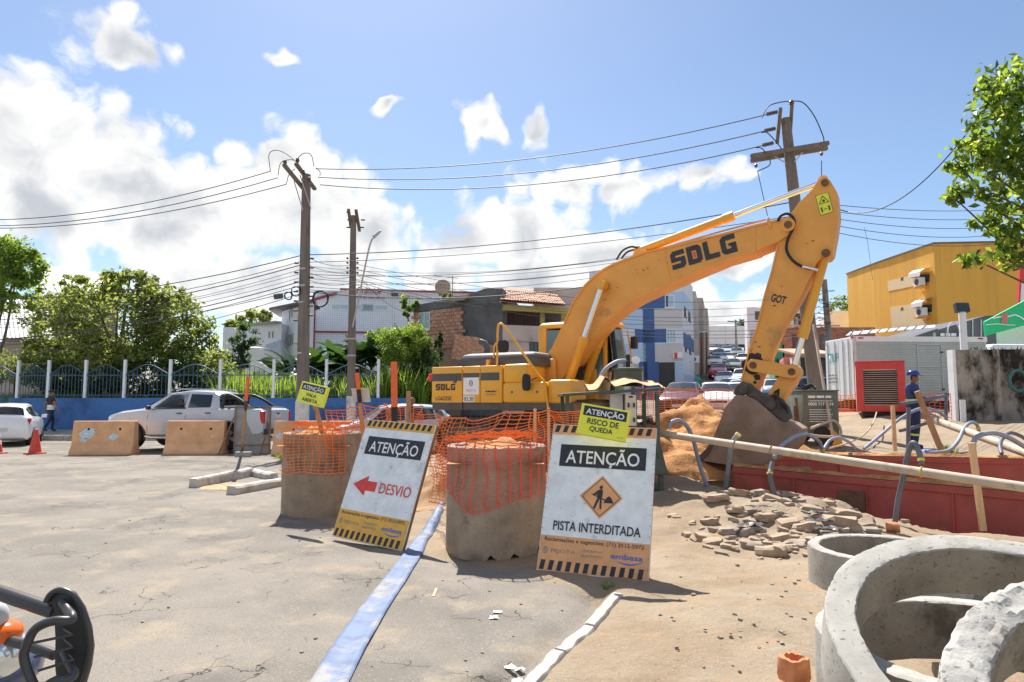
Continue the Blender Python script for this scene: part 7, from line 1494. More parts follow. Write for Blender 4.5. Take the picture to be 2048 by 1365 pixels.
MB().box((gp(790, 590, 50.6).x, 50.55, gp(790, 590, 50.6).z), (.5, .2, .2)).obj('floodlight', FRAMED, TL); MB().bar((gp(787, 640, 50.8).x, 50.78, zt2), (gp(787, 640, 50.8).x, 50.78, 4), .1, .05).obj('downpipe', POSTW, TL)
WT = thing('water_tank', 'round blue water tank on the roof of the tiled hall', 'water tank', (gp(670, 574, 56).x, 56, zt2 + .1)); MB().lathe([(.0, 0), (.62, 0), (.75, .45), (.78, .55), (.66, .62), (.6, .75), (0, .85)], 22).obj('tank', M('tank_blue', (.03, .10, .26), .5, var=.1), WT, local=True, smooth=40); MB().lathe([(.79, .44), (.80, .5), (.79, .56)], 22).obj('tank_rim', M('tank_blue', (.03, .1, .26)), WT, local=True)

# --- half ruined brick house behind the excavator
BH = thing('brick_house', 'half ruined brick and concrete house with tiled roof behind the excavator', 'building', (*xy(930, 38), 0)); MORT = M('mortar_pink', (.30, .20, .16), .95, var=.2, scale=4); CHAR = M('wall_dark_plaster', (.105, .105, .11), .9, var=.3, scale=.9, bump=.006, bscale=8, col2=(.05, .05, .052), thr=.55); PINKP = M('wall_pink_plaster', (.42, .35, .32), .9, var=.14, scale=.8, bump=.004, bscale=8, col2=(.28, .24, .22), thr=.57)
k0, k1, k2 = xy(828, 37.0), xy(922, 35.0), xy(1005, 34.2); k3 = xy(1150, 35.5)
zT0, zT1 = zpx(612, 37), zpx(599, 35)
MB().prism([(k0[0], k0[1], -.5), (k1[0], k1[1], -.5), (k1[0], k1[1], zT1 + .1), (k0[0], k0[1], zT0)], (1.2, 7, 0)).obj('brick_core', MORT, BH)
MB().prism([(k1[0], k1[1] + .1, -.5), (k2[0], k2[1], -.5), (k2[0], k2[1], zpx(577, 34.2)), (k2[0] - .9, k2[1] + .2, zpx(577, 34.3)), (k1[0], k1[1] + .1, zpx(593, 35))], (1, 7, 0)).obj('plaster_wall', CHAR, BH)
bm_ = [MB().box((0, 0, 0), (.285, .10, .175)).mesh('brick', M('hollow_brick_dusty', (.40, .205, .13), .92, var=.25, scale=10, bump=.005), None, .008, 1), MB().box((0, 0, 0), (.285, .10, .175)).mesh('brick', M('hollow_brick_faded', (.44, .26, .185), .92, var=.25, scale=10, bump=.005), None, .008, 1)]
da = Vector((k1[0] - k0[0], k1[1] - k0[1], 0)); Lb = da.length; da.normalize(); ang = math.atan2(da.y, da.x); nb = Vector((da.y, -da.x, 0)); rows = 0
random.seed(9)
for r_ in range(32):
    z = zpx(695, 36) + r_ * .19
    zmax = zT0 + (zT1 - zT0) * .5 - .45
    if z > zmax + .3: break
    u = .15 - (r_ % 2) * .15
    while u < Lb + .55:
        lim = Lb - .05 + (.25 if z < zpx(620, 35) else -.1) * wob(z, 1, 1.4, 3) * 2 + .2 * (zmax - z) / 4
        wx0, wx1 = (832 - 828) / 94 * Lb + .2, (860 - 828) / 94 * Lb
        inwin = (.10 * Lb < u < .37 * Lb) and (zpx(662, 36.6) < z < zpx(622, 36.6))
        zl = zT0 + (zT1 - zT0) * u / Lb - .40
        if u < lim and not inwin and z < zl:
            o = bpy.data.objects.new('brick', random.choice(bm_)); put(o, BH); c = Vector((k0[0], k0[1], 0)) + da * u + nb * (.03 + random.uniform(-.012, .018)); o.location = INV[BH.name] @ Vector((c.x, c.y, z + random.uniform(-.008, .008))); o.rotation_euler = (random.uniform(-.03, .03), 0, ang + random.uniform(-.03, .03))
        u += .305
MB().prism([(k0[0] - .05, k0[1] - .12, zT0 - .38), (k1[0], k1[1] - .12, zT1 - .36), (k1[0], k1[1] - .12, zT1 + .1), (k0[0] - .05, k0[1] - .12, zT0)], (0, .2, 0)).obj('concrete_band', CHAR, BH)
MB().prism([gp(872, 605, 34.5), gp(912, 592, 34.2), gp(940, 590, 34.2), gp(928, 600, 34.4)], (0, .6, .05)).obj('loose_roof_sheet', METROOF, BH)
wo_ = window(BH, k0, k1, .10 * Lb, zpx(660, 36.6), .25 * Lb, zpx(625, 36.6) - zpx(660, 36.6), WINBL, FRAMEW, mull=1)
# collapsed brick stair flank
for r_ in range(10):
    for c_ in range(9 - r_ // 2):
        o = bpy.data.objects.new('brick', bm_[(r_ + c_) % 2]); put(o, BH); p = gp(908 + c_ * 9.5 + r_ * .8, 716 - r_ * 4.6 + c_ * 1.0, 33.8); o.location = INV[BH.name] @ p; o.rotation_euler = (random.uniform(-.1, .1), random.uniform(.0, .25), random.uniform(-.2, .2))
MB().prism([gp(905, 720, 33.95), gp(985, 720, 33.95), gp(985, 690, 33.95), gp(955, 690, 33.95), gp(905, 672, 33.95)], (0, .3, 0)).obj('rubble_core', MORT, BH)
# veranda part with pink plaster, openings, tiled roof
zf = zpx(650, 34.2); MB().prism([(k2[0], k2[1], -.5), (k3[0], k3[1], -.5), (k3[0], k3[1], zf), (k2[0], k2[1], zf)], (.6, 6, 0)).obj('lower_wall', PINKP, BH)
MB().bar((k2[0], k2[1] - .05, zpx(680, 34.2)), (k3[0], k3[1] - .05, zpx(683, 34.2)), .12, .06).obj('floor_ledge', PINKP, BH)
zc = zpx(612, 34.3); OL = M('veranda_olive', (.32, .28, .10), .85, var=.15)
for px, w in ((1010, .22), (1085, .25), (1128, .3)):
    p = xy(px, 34.5 + (px - 1005) * .009); MB().box((p[0], p[1] + .15, (zf + zc) / 2), (w, .25, zc - zf)).obj('veranda_post', OL if px > 1050 else CHAR, BH)
MB().prism([(k2[0], k2[1] + 1.6, zf), (k3[0], k3[1] + 1.6, zf), (k3[0], k3[1] + 1.6, zc), (k2[0], k2[1] + 1.6, zc)], (0, .2, 0)).obj('veranda_back', M('veranda_dark_boards', (.10, .07, .065), .85, var=.3, scale=3, stretch=(3, 1, .3)), BH)
MB().bar((k2[0], k2[1] - .02, zc - .1), (k3[0], k3[1] - .02, zc - .15), .2, .3).obj('lintel', OL, BH)
for px in (1013, 1033, 1053, 1073, 1095, 1112): p = xy(px, 34.5 + (px - 1005) * .009); MB().tube([(p[0], p[1], zf), (p[0], p[1], zf + .7)], .012, 4).obj('grille_bar', FRAMED, BH)
window(BH, k2, k3, xy(1062, 34.7)[0] - k2[0], zpx(716, 34.6), .5, .85, WINDK, FRAMED, mull=1)
# clay tiles, each one placed
tile = MB(); tile.grid([[Vector((.11 * math.cos(t), y, .055 * math.sin(t))) for t in [PI * i / 5 for i in range(6)]] for y in (-.26, .26)]); tile = tile.mesh('roof_tile', ROOFT, 60)
R0, R1, R2, R3 = gp(1000, 602, 33.6), gp(1132, 611, 34.6), gp(1108, 586, 37.5), gp(1003, 577, 37.5)
nc, nr = 25, 9; n_ = (R1 - R0).cross(R3 - R0).normalized(); n_ = n_ if n_.z > 0 else -n_
ROOF_ = MB().grid([[R0.lerp(R1, i / 2).lerp(R3.lerp(R2, i / 2), j / 2) - n_ * .06 for j in range(3)] for i in range(3)]).obj('roof', ROOFT, BH)
for i in range(nc):
    for j in range(nr):
        c = R0.lerp(R1, (i + .5) / nc).lerp(R3.lerp(R2, (i + .5) / nc), (j + .5) / nr); yv = (R3.lerp(R2, (i + .5) / nc) - R0.lerp(R1, (i + .5) / nc)).normalized(); xv = yv.cross(n_).normalized()
        o = bpy.data.objects.new('roof_tile', tile); put(o, ROOF_); m_4 = Matrix((xv, yv, n_)).transposed().to_4x4(); m_4.translation = c + n_ * (.03 + .02 * random.random()); L_ = ((R3 - R0).length / nr) / .48
        o.matrix_local = INV[BH.name] @ m_4 @ Matrix.Rotation(-.05, 4, 'X') @ Matrix.Diagonal((((R1 - R0).length / nc) / .23, L_, 1, 1))
MB().box((gp(1120, 600, 38).x, 38.5, zpx(592, 38) - 1.3), (3, 3, 3.2)).obj('back_annex', PINKP, BH); MB().box((gp(1120, 600, 38).x, 37.2, zpx(590, 38)), (2.8, .3, .35)).obj('annex_brick_top', BRICKM, BH)
MB().tube([gp(905, 600, 36), gp(905, 552, 36)], .02, 5).obj('antenna_mast', FRAMED, BH); MB().tube([gp(868, 552, 36), gp(915, 557, 36)], .014, 5).obj('antenna_boom', FRAMED, BH)
o = MB().lathe([(0, 0), (.3, .04), (.42, .12)], 20, Matrix.Translation(gp(886, 576, 36)) @ Matrix.Rotation(R(80), 4, 'X')).obj('satellite_dish', M('dish_rust', (.30, .22, .17), .8, var=.2), BH, smooth=50)

# --- blue and white apartment block
AB = thing('apartment_block', 'apartment block painted in blue and white rectangles beside the street', 'building', (*xy(1300, 52), 0)); ABW = M('block_white', (.52, .56, .62), .8, var=.06, scale=.5); ABB = M('block_blue', (.055, .11, .26), .8, var=.08, scale=.6); ABC = M('block_cream', (.48, .45, .44), .8, var=.06, scale=.5); ABL = M('block_light_blue', (.36, .48, .62), .8, var=.05)
a, b, c = xy(1180, 53), xy(1366, 52), xy(1388, 60); zt3 = zpx(540, 52); block(AB, 'wall', [a, b, c, (a[0] + 4, 66)], 0, zt3, ABW)
d_ = Vector((b[0] - a[0], b[1] - a[1], 0)).normalized(); fra = frame((a[0], a[1], 0), d_, (0, 0, 1))
def fp(px, py): q = atPlane(px, py, (a[0], a[1], 0), Vector((d_.y, -d_.x, 0))); l = fra.inverted() @ q; return l.x, l.y
def fpanel(x0, y0, x1, y1, mat, name='painted_panel', lift=.03):
    p, q = fp(x0, y1), fp(x1, y0); MB().loft([[fra @ Vector((u, v, k)) for u, v in ((p[0], p[1]), (q[0], p[1]), (q[0], q[1]), (p[0], q[1]))] for k in (0, lift)]).obj(name, mat, AB)
fpanel(1267, 584, 1332, 618, ABB); fpanel(1288, 618, 1308, 800, ABB); fpanel(1270, 658, 1332, 686, ABB); fpanel(1296, 724, 1318, 797, ABB, lift=.034); fpanel(1262, 724, 1296, 797, ABB)
fpanel(1309, 617, 1364, 656, ABC); fpanel(1311, 688, 1366, 723, ABC); fpanel(1236, 620, 1287, 658, ABL); fpanel(1236, 688, 1291, 724, ABL); fpanel(1336, 584, 1364, 616, ABL); fpanel(1350, 725, 1366, 797, ABL)
fpanel(1319, 725, 1349, 797, M('roller_door_dark', (.035, .033, .034), .6, var=.2, scale=3), 'shop_door', .06)
for (x0, y0, x1, y1) in ((1330, 590, 1349, 616), (1333, 659, 1352, 686)):
    u0, v0 = fp(x0, y1); u1, v1 = fp(x1, y0); window(AB, a, b, u0, v0, u1 - u0, v1 - v0, WINDK if y0 < 620 else WINBL, FRAMEW, mull=2)
fpanel(1346, 705, 1364, 717, DECW, 'shop_sign', .25); fpanel(1348, 706, 1354, 717, RED_P, 'shop_sign_red', .27)
d2 = Vector((c[0] - b[0], c[1] - b[1], 0)); L2_ = d2.length
for zz_ in (592, 662): window(AB, b, c, 1.2, zpx(zz_ + 40, 53), 1.2, 1.3, WINDK, FRAMED); window(AB, b, c, 4.2, zpx(zz_ + 40, 53), 1.6, 1.6, WINDK, FRAMED)
for k_ in (0, 1, 2): MB().prism([(b[0] + d2.x * .05, b[1] + d2.y * .05 - .02, 2.5 + k_ * 3.2), (b[0] + d2.x * .95, b[1] + d2.y * .95 - .02, 2.5 + k_ * 3.2), (b[0] + d2.x * .95, b[1] + d2.y * .95 - .02, 3.6 + k_ * 3.2), (b[0] + d2.x * .05, b[1] + d2.y * .05 - .02, 3.6 + k_ * 3.2)], (.04, -.02, 0)).obj('painted_panel', ABB if k_ % 2 else ABL, AB)
# --- raw concrete buildings beyond
CB_ = thing('concrete_building', 'narrow raw concrete building with outdoor air conditioner next to the apartment block', 'building', (*xy(1395, 62), 0)); RAWC = M('raw_concrete', (.36, .33, .30), .9, var=.15, scale=.5, bump=.005, bscale=6, col2=(.24, .18, .15), thr=.57)
a, b, c = xy(1366, 61), xy(1394, 61), xy(1400, 72); block(CB_, 'wall', [a, b, c, (a[0], 74)], 0, zpx(583, 61), RAWC); block(CB_, 'tower', [xy(1394, 71), xy(1408, 71), xy(1413, 82), xy(1398, 82)], 0, zpx(596, 71), WALLG); block(CB_, 'annex', [xy(1406, 80), xy(1417, 80), xy(1419, 92), xy(1410, 92)], 0, zpx(617, 80), RAWC)
MB().box((gp(1405, 664, 70).x, 70.6, zpx(664, 70)), (1.6, 1.0, .2)).obj('ledge', POSTW, CB_)
AC = MB().box((gp(1388, 719, 60.7).x, 60.7, gp(1388, 719, 60.7).z), (.85, .4, .62)).obj('air_conditioner', FRAMEW, CB_, bevel=.02); MB().cyl((gp(1388, 719, 60.5).x - .08, 60.49, gp(1388, 719, 60.5).z), (gp(1388, 719, 60.5).x - .08, 60.47, gp(1388, 719, 60.5).z), .24, n=18).obj('fan_grille', FRAMED, AC)
for px in (1403, 1409, 1413): MB().tube([gp(px, 780, 69.5), gp(px, 665, 69.5)], .1, 6).obj('downpipe', RUST if px != 1409 else LGREY, CB_)
MB().box((gp(1380, 770, 60.9).x, 60.95, zpx(770, 61)), (.9, .1, 2.2)).obj('door', FRAMED, CB_)
# --- houses on the right side of the street
def house(label, px0, px1, pyt, Y, depth, mat, wins=(), name='house', roof=None):
    T = thing(name, label, 'building', (*xy((px0 + px1) / 2, Y), 0)); a, b = xy(px0, Y), xy(px1, Y); block(T, 'wall', [a, b, (b[0] + .3 * depth, Y + depth), (a[0] + .3 * depth, Y + depth)], 0, zpx(pyt, Y), mat)
    for (px, py, w, h, g_) in wins: window(T, a, b, xy(px, Y)[0] - a[0], zpx(py, Y), w, h, g_, FRAMED, sill=False)
    if roof: MB().prism([(a[0] - .3, Y - .6, zpx(pyt, Y)), (b[0] + .3, Y - .6, zpx(pyt, Y)), (b[0] + .3, Y - .6, zpx(pyt, Y) + .14), (a[0] - .3, Y - .6, zpx(pyt, Y) + .14)], (0, depth * .7, .6)).obj('roof', roof, T)
    return T
BRW = M('brick_wall_far', (.36, .15, .09), .9, var=.3, scale=2.5, col2=(.25, .12, .08), thr=.55); PINKH = M('wall_coral', (.55, .20, .17), .85, var=.1); GREENH = M('wall_green_sign', (.03, .28, .16), .7, var=.1)
house('pale pink upper floor rising behind the stick', 1496, 1540, 616, 96, 10, M('wall_pale_pink', (.52, .45, .48), .85, var=.06), [(1512, 640, 1.0, 1.2, WINDK)])
house('white tall house with open roof terrace behind the bucket cylinder', 1530, 1610, 612, 78, 9, WALLW, [(1548, 650, 1.2, 1.3, WINDK), (1572, 640, 1.2, 1.3, WINDK), (1590, 650, 1.0, 1.3, WINDK)])
house('white flat roofed house with small windows beside the yellow building', 1650, 1748, 622, 80, 9, WALLW, [(1703, 645, .9, 1.2, WINDK), (1716, 643, .9, .7, WINDK)])
house('bare brick house under construction behind the utility pole', 1565, 1668, 655, 58, 8, BRW, [(1585, 700, 1.0, 1.3, WINDK), (1640, 700, 1.0, 1.3, WINDK)], roof=ROOFT)
house('low brick wall house below the white flat roofed house', 1668, 1752, 655, 62, 6, BRW)
house('coral fronted shop on the street past the stick', 1566, 1592, 715, 54, 6, PINKH, [(1572, 780, 1.0, 2.0, WINDK)])
house('green signed shop past the stick', 1548, 1568, 690, 58, 6, GREENH, [(1552, 770, .8, 2.2, WINDK)])
T = house('low bar with tiled veranda roof behind the dark blue car', 1590, 1655, 712, 50, 5, M('wall_cream', (.48, .43, .36), .85, var=.1), [(1600, 770, 1.6, 2.0, WINDK), (1626, 770, 1.4, 2.0, WINDK)], roof=ROOFT)
house('grey house between the pink floor and the white house', 1500, 1560, 660, 84, 7, WALLG, [(1510, 690, .9, 1.1, WINDK), (1535, 690, .9, 1.1, WINDK)])
# --- ochre building on the right
YB = thing('ochre_building', 'tall ochre yellow building with streaked walls and two air conditioners', 'building', (*xy(1900, 64), 0)); z0y = 0
def streaked():
    m = bpy.data.materials.new('wall_ochre_streaked'); m.use_nodes = True; t = m.node_tree; b = t.nodes['Principled BSDF']; b.inputs['Roughness'].default_value = .85; geo = t.nodes.new('ShaderNodeNewGeometry'); P = geo.outputs['Position']
    sc = N(t, 'ShaderNodeVectorMath', operation='MULTIPLY'); t.links.new(P, sc.inputs[0]); sc.inputs[1].default_value = (.9, .9, .06); n1 = N(t, 'ShaderNodeTexNoise', i_Scale=1.0, i_Detail=6.0, i_Roughness=.6); t.links.new(sc.outputs[0], n1.inputs['Vector'])
    sp = N(t, 'ShaderNodeSeparateXYZ'); t.links.new(P, sp.inputs[0]); r = N(t, 'ShaderNodeMapRange'); t.links.new(sp.outputs[2], r.inputs[0]); r.inputs[1].default_value = 8; r.inputs[2].default_value = 15.5; r.inputs[3].default_value = .02; r.inputs[4].default_value = .17
    f = N(t, 'ShaderNodeMapRange'); t.links.new(MATH(t, 'ADD', n1.outputs['Fac'], r.outputs[0]), f.inputs[0]); f.inputs[1].default_value = .58; f.inputs[2].default_value = .85; f.inputs[4].default_value = .5
    mm = N(t, 'ShaderNodeMix', data_type='RGBA'); t.links.new(f.outputs[0], mm.inputs[0]); mm.inputs[6].default_value = (.84, .45, .075, 1); mm.inputs[7].default_value = (.44, .25, .08, 1); t.links.new(mm.outputs[2], b.inputs['Base Color']); return m
OCH = streaked(); CREAM = M('panel_cream', (.62, .50, .30), .85, var=.04)
a, b = gp(1758, 600, 68.6), gp(1873, 600, 60); c = gp(2130, 600, 59); zy = zpx(488, 60, 1873); block(YB, 'wall', [(a.x, a.y), (b.x, b.y), (c.x, c.y), (c.x, 75), (a.x, 75)], 0, zy, OCH); MB().prism([(a.x - .1, a.y, zy), (b.x - .1, b.y - .1, zy), (c.x, c.y - .1, zy), (c.x, 75, zy), (a.x - .1, 75, zy)], (0, 0, .12)).obj('coping', M('coping_stain', (.13, .11, .09), .9, var=.2), YB)
pn_ = Vector((-(b.y - a.y), (b.x - a.x), 0)).normalized()
if pn_.x > 0: pn_ = -pn_
def yw(px, py): return atPlane(px, py, (a.x, a.y, 0), pn_)
def ypanel(pts, mat, name, k=.03): return MB().prism([yw(*p) for p in pts], pn_ * k).obj(name, mat, YB)
ypanel([(1776, 563), (1841, 549), (1841, 570), (1777, 583)], CREAM, 'cream_panel'); ypanel([(1781, 615), (1850, 607), (1854, 652), (1784, 660)], CREAM, 'cream_panel')
AWN = M('awning_grey_canvas', (.46, .45, .44), .7, var=.12)
for dy in (0, 60):
    for px in (1803, 1808): 
        if px == 1803: ypanel([(1802, 556 + dy), (1807, 555 + dy), (1807, 561 + dy), (1802, 562 + dy)], WINDK, 'small_window', .04)
    ypanel([(1840 + dy * .08, 551 + dy), (1859 + dy * .08, 549 + dy), (1859 + dy * .08, 564 + dy), (1840 + dy * .08, 568 + dy)], WINDK, 'window', .05)
    A0, A1 = yw(1836 + dy * .08, 541 + dy), yw(1860 + dy * .08, 536 + dy); mb = MB(); mb.loft([[A0 + pn_ * k + Vector((0, 0, z)), A1 + pn_ * k + Vector((0, 0, z))] for k, z in ((.05, .05), (.5, -.05), (.95, -.35), (1.0, -.75))], cap=False, closed=False); mb.loft([[A0 + pn_ * k + Vector((0, 0, z)) for k, z in ((.05, .05), (.5, -.05), (.95, -.35), (1.0, -.75), (.05, -.75))]] * 1 + [[A0 + pn_ * k + Vector((.001, 0.001, z)) for k, z in ((.05, .05), (.5, -.05), (.95, -.35), (1.0, -.75), (.05, -.75))]]); mb.obj('awning', AWN, YB)
    q = yw(1848 + dy * .08, 567 + dy); AC = MB().box(q + pn_ * .45 + Vector((0, 0, .1)), (.5, .95, .75), math.atan2(pn_.y, pn_.x)).obj('air_conditioner', FRAMEW, YB, bevel=.02); MB().box(q + pn_ * .45 + Vector((0, 0, -.38)), (.8, 1.2, .1), math.atan2(pn_.y, pn_.x)).obj('bracket_shelf', OCH, AC); MB().cyl(q + pn_ * .71 + Vector((0, 0, .1)), q + pn_ * .73 + Vector((0, 0, .1)), .28, n=16).obj('fan_grille', FRAMED, AC)
    mm_ = yw(1848 + dy * .08, 567 + dy)
# --- canopy, dark shop, green banner
SHP = thing('dark_shop', 'dark glazed shop front with slanted fascia beside the ochre building', 'building', (*xy(1920, 36), 0)); DKP = M('fascia_dark_grey', (.07, .075, .08), .4, var=.15, scale=.7)
MB().prism([gp(1838, 672, 36), gp(1862, 664, 36), gp(1970, 632, 36), gp(2100, 628, 36), gp(2100, 700, 36), gp(1838, 700, 36)], (0, 6, 0)).obj('fascia', DKP, SHP)
block(SHP, 'wall', [xy(1840, 36.3), xy(2100, 36.3), xy(2100, 42), xy(1840, 42)], 0, zpx(705, 36), WALLG)
frs = frame(gp(1880, 673, 35.97), (1, 0, 0), (0, 0, 1)); words('sign_text', 0, 0, .9, .16, frs, WHITET, SHP, 5, .03)
MB().tube([gp(1907, 660, 35.8) + Vector((.32 * math.cos(t), 0, -.15 + .55 * math.sin(t))) for t in [2 * PI * i / 18 for i in range(19)]], .035, 6).obj('neon_loop', M('neon_tube_pink', (.60, .52, .62), .4, var=0), SHP); MB().tube([gp(1920, 652, 35.8), gp(1921, 684, 35.8)], .035, 6).obj('neon_loop', M('neon_tube_pink', (.6, .52, .62)), SHP)
for px in (1945, 1970, 1962): MB().bar(gp(px, 640, 35.97), gp(px, 700, 35.97), .05, .04).obj('mullion', LGREY, SHP)
GBN = thing('green_banner', 'green shop banner with white zigzag line and red emblem above the wall', 'banner', gp(2000, 640, 30)); MB().prism([gp(1969, 644, 30), gp(2090, 580, 30), gp(2090, 640, 30), gp(1972, 672, 30)], (0, .12, 0)).obj('panel', M('banner_green', (.01, .42, .17), .5, var=.05), GBN)
zz1 = [(1985, 637), (2000, 634), (2018, 633), (2030, 630), (2040, 634), (2052, 642), (2075, 645)]; mb = MB()
for i in range(len(zz1) - 1): mb.bar(gp(*zz1[i], 29.98), gp(*zz1[i + 1], 29.98), .02, .06)
mb.obj('zigzag_line', DECW, GBN); mb = MB(); zz2 = [(1972, 650), (1995, 648), (2012, 650), (2030, 651)]
for i in range(3): mb.bar(gp(*zz2[i], 29.97), gp(*zz2[i + 1], 29.97), .02, .035)
mb.obj('zigzag_line', DECW, GBN); MB().prism([gp(2003, 648, 29.95), gp(2014, 648, 29.95), gp(2015, 626, 29.95), gp(2004, 628, 29.95)], (0, .02, 0)).obj('emblem', M('emblem_red', (.45, .16, .12), .6, var=.3, scale=30), GBN)
KSK = thing('white_kiosk', 'white walled kiosk below the green banner', 'building', (*xy(2040, 31), 0)); block(KSK, 'wall', [xy(1994, 31), xy(2110, 31), xy(2110, 34), xy(1994, 34)], 0, zpx(646, 31), M('kiosk_white', (.52, .54, .53), .7, var=.06))
RS = thing('red_shop_sign', 'red and white shop sign at the edge of the ochre building', 'sign', gp(2046, 590, 40)); MB().prism([gp(2036, 640, 40), gp(2090, 640, 40), gp(2090, 530, 40), gp(2040, 535, 40)], (0, .2, 0)).obj('panel', RED_P, RS); MB().prism([gp(2040, 615, 39.98), gp(2090, 615, 39.98), gp(2090, 560, 39.98), gp(2043, 565, 39.98)], (0, .02, 0)).obj('white_field', DECW, RS)
CAN = thing('truss_canopy', 'thin grey truss canopy roof above the box truck', 'canopy', gp(1760, 668, 34)); roof_sheet('roof', gp(1690, 672, 31), gp(1870, 655, 31), gp(1870, 650, 37), gp(1700, 664, 37), 40, .012, METROOF, CAN)
for i in range(9):
    p, q = gp(1700 + i * 18, 671 - i * 1.7, 31), gp(1709 + i * 18, 660 - i * 1.2, 33); MB().bar(p, q, .04, .04).obj('truss_web', FRAMED, CAN)
for px in (1700, 1868): MB().tube([(gp(px, 668, 34).x, 34, gp(px, 666, 34).z), (gp(px, 668, 34).x, 34, .6)], .06, 6).obj('post', LGREY, CAN)
# --- stained wall, floodlight
def stained():
    return M('wall_stained', (.25, .22, .19), .95, var=.35, scale=1.6, bump=.01, bscale=14, col2=(.022, .018, .016), thr=.47, stretch=(1.3, 1.3, .8))
SWL = thing('stained_wall', 'old rendered wall blotched with black mould and peeling paint', 'wall', (14.0, 20, .85)); w0 = gp(1905, 700, 20); zbw = .3; ztw = w0.z
MB().prism([(w0.x, 20, zbw), (w0.x + 5.5, 19.6, zbw), (w0.x + 5.5, 19.6, ztw + .02), (w0.x, 20, ztw)], (0.05, .22, 0)).obj('wall', stained(), SWL, bevel=.01); MB().box((gp(1991, 780, 19.9).x, 19.82, (zbw + ztw) / 2), (.14, .12, ztw - zbw)).obj('pilaster', stained(), SWL)
MB().prism([(w0.x - .03, 19.97, zbw), (w0.x + .05, 19.96, zbw), (w0.x + .05, 19.96, ztw), (w0.x - .03, 19.97, ztw)], (0, .26, 0)).obj('fringe_strip', POSTW, SWL)  # white strip added for the lens colour fringe along the wall edge
MB().tube([gp(2036, 762, 19.62) + Vector((.25 * math.cos(t), 0, .30 * math.sin(t))) for t in [2 * PI * i / 16 for i in range(17)]], .05, 6).obj('graffiti', M('graffiti_teal', (.05, .13, .12), .8, var=.3, scale=12), SWL)
MB().box((gp(1926, 826, 19.8).x, 19.8, gp(1926, 826, 19.8).z), (.16, .03, .75)).obj('leaning_board', FRAMEW, SWL)
random.seed(4); mb = MB()
for i in range(70):
    x = w0.x + .5 + random.random() * 4; b0 = Vector((x, 20.05 - .07 * (x - w0.x) , ztw)); a_ = random.uniform(-.6, .6); l = random.uniform(.05, .16); mb.add([b0 + Vector((-.015, 0, 0)), b0 + Vector((.015, 0, 0)), b0 + Vector((a_ * l, 0, l))], [(0, 1, 2)])
mb.obj('dry_weeds', M('weeds_dark', (.05, .05, .03), .9, var=.3), SWL, fix=False)['kind'] = 'stuff'
FL = thing('floodlight', 'black floodlight on a white post behind the stained wall', 'lamp', (gp(1925, 690, 21).x, 21, .8)); MB().tube([(gp(1927, 690, 21).x, 21, .6), gp(1924, 624, 21)], .10, 12).obj('post', POSTW, FL, smooth=50)
q = gp(1923, 616, 21); MB().box(q, (.42, .16, .30), Matrix.Rotation(R(-12), 3, 'X')).obj('lamp_head', FRAMED, FL, bevel=.02); MB().box(q + Vector((0, -.09, -.02)), (.36, .02, .24), Matrix.Rotation(R(-12), 3, 'X')).obj('lamp_glass', WINDK, FL)

# ================================================================ vegetation
LV = {'mid': [leafmat('leaf_mid', (.12, .15, .04), (.40, .46, .09), .5), leafmat('leaf_mid_light', (.19, .22, .06), (.55, .60, .12), .5), leafmat('leaf_mid_dark', (.065, .09, .03), (.2, .27, .05))],
      'dark': [leafmat('leaf_dark', (.035, .07, .022), (.10, .2, .04)), leafmat('leaf_dark_blue', (.028, .055, .03), (.08, .15, .04)), leafmat('leaf_dark_light', (.07, .12, .03), (.2, .32, .05))],
      'lime': [leafmat('leaf_lime', (.13, .21, .03), (.36, .52, .06)), leafmat('leaf_lime_light', (.22, .28, .04), (.5, .6, .08)), leafmat('leaf_green', (.07, .14, .025), (.2, .36, .05))],
      'ficus': [leafmat('leaf_ficus', (.08, .14, .03), (.34, .50, .05), .5, .35), leafmat('leaf_ficus_light', (.22, .29, .04), (.60, .70, .08), .55, .4), leafmat('leaf_ficus_dark', (.04, .08, .025), (.15, .25, .04), .4, .3)]}
BARK = M('bark_brown', (.11, .085, .065), .95, var=.3, scale=6, bump=.02, bscale=14)
def leaf_mesh(name, C, size, mats, aspect=.5, up=.25, rng=RNG, fold=True, prob=(.5, .27, .23)):
    """one leaf per centre: a folded pointed blade"""
    n = len(C); a = rng.normal(size=(n, 3)); a /= np.linalg.norm(a, axis=1, keepdims=True); b = rng.normal(size=(n, 3)); b[:, 2] += up * 4; b -= (b * a).sum(1, keepdims=True) * a; b /= np.linalg.norm(b, axis=1, keepdims=True); c = np.cross(a, b)
    s = size * rng.uniform(.65, 1.3, (n, 1)); L = a * s * .5; Wd = c * s * .5 * aspect; lift = b * s * .10
    V = np.stack([C - L, C - L * .1 + Wd + lift, C + L, C - L * .1 - Wd + lift], 1).reshape(-1, 3); i0 = np.arange(n) * 4
    T_ = np.stack([np.stack([i0, i0 + 1, i0 + 2], 1), np.stack([i0, i0 + 2, i0 + 3], 1)], 1).reshape(-1, 3)
    me = bpy.data.meshes.new(name); me.vertices.add(len(V)); me.vertices.foreach_set('co', V.ravel()); me.loops.add(T_.size); me.loops.foreach_set('vertex_index', T_.ravel()); me.polygons.add(len(T_)); me.polygons.foreach_set('loop_start', np.arange(0, T_.size, 3)); me.polygons.foreach_set('loop_total', np.full(len(T_), 3))
    for m_ in mats: me.materials.append(m_)
    me.polygons.foreach_set('material_index', np.repeat(rng.choice(len(mats), n, p=prob), 2).astype(np.int32)); me.update(calc_edges=True); return me
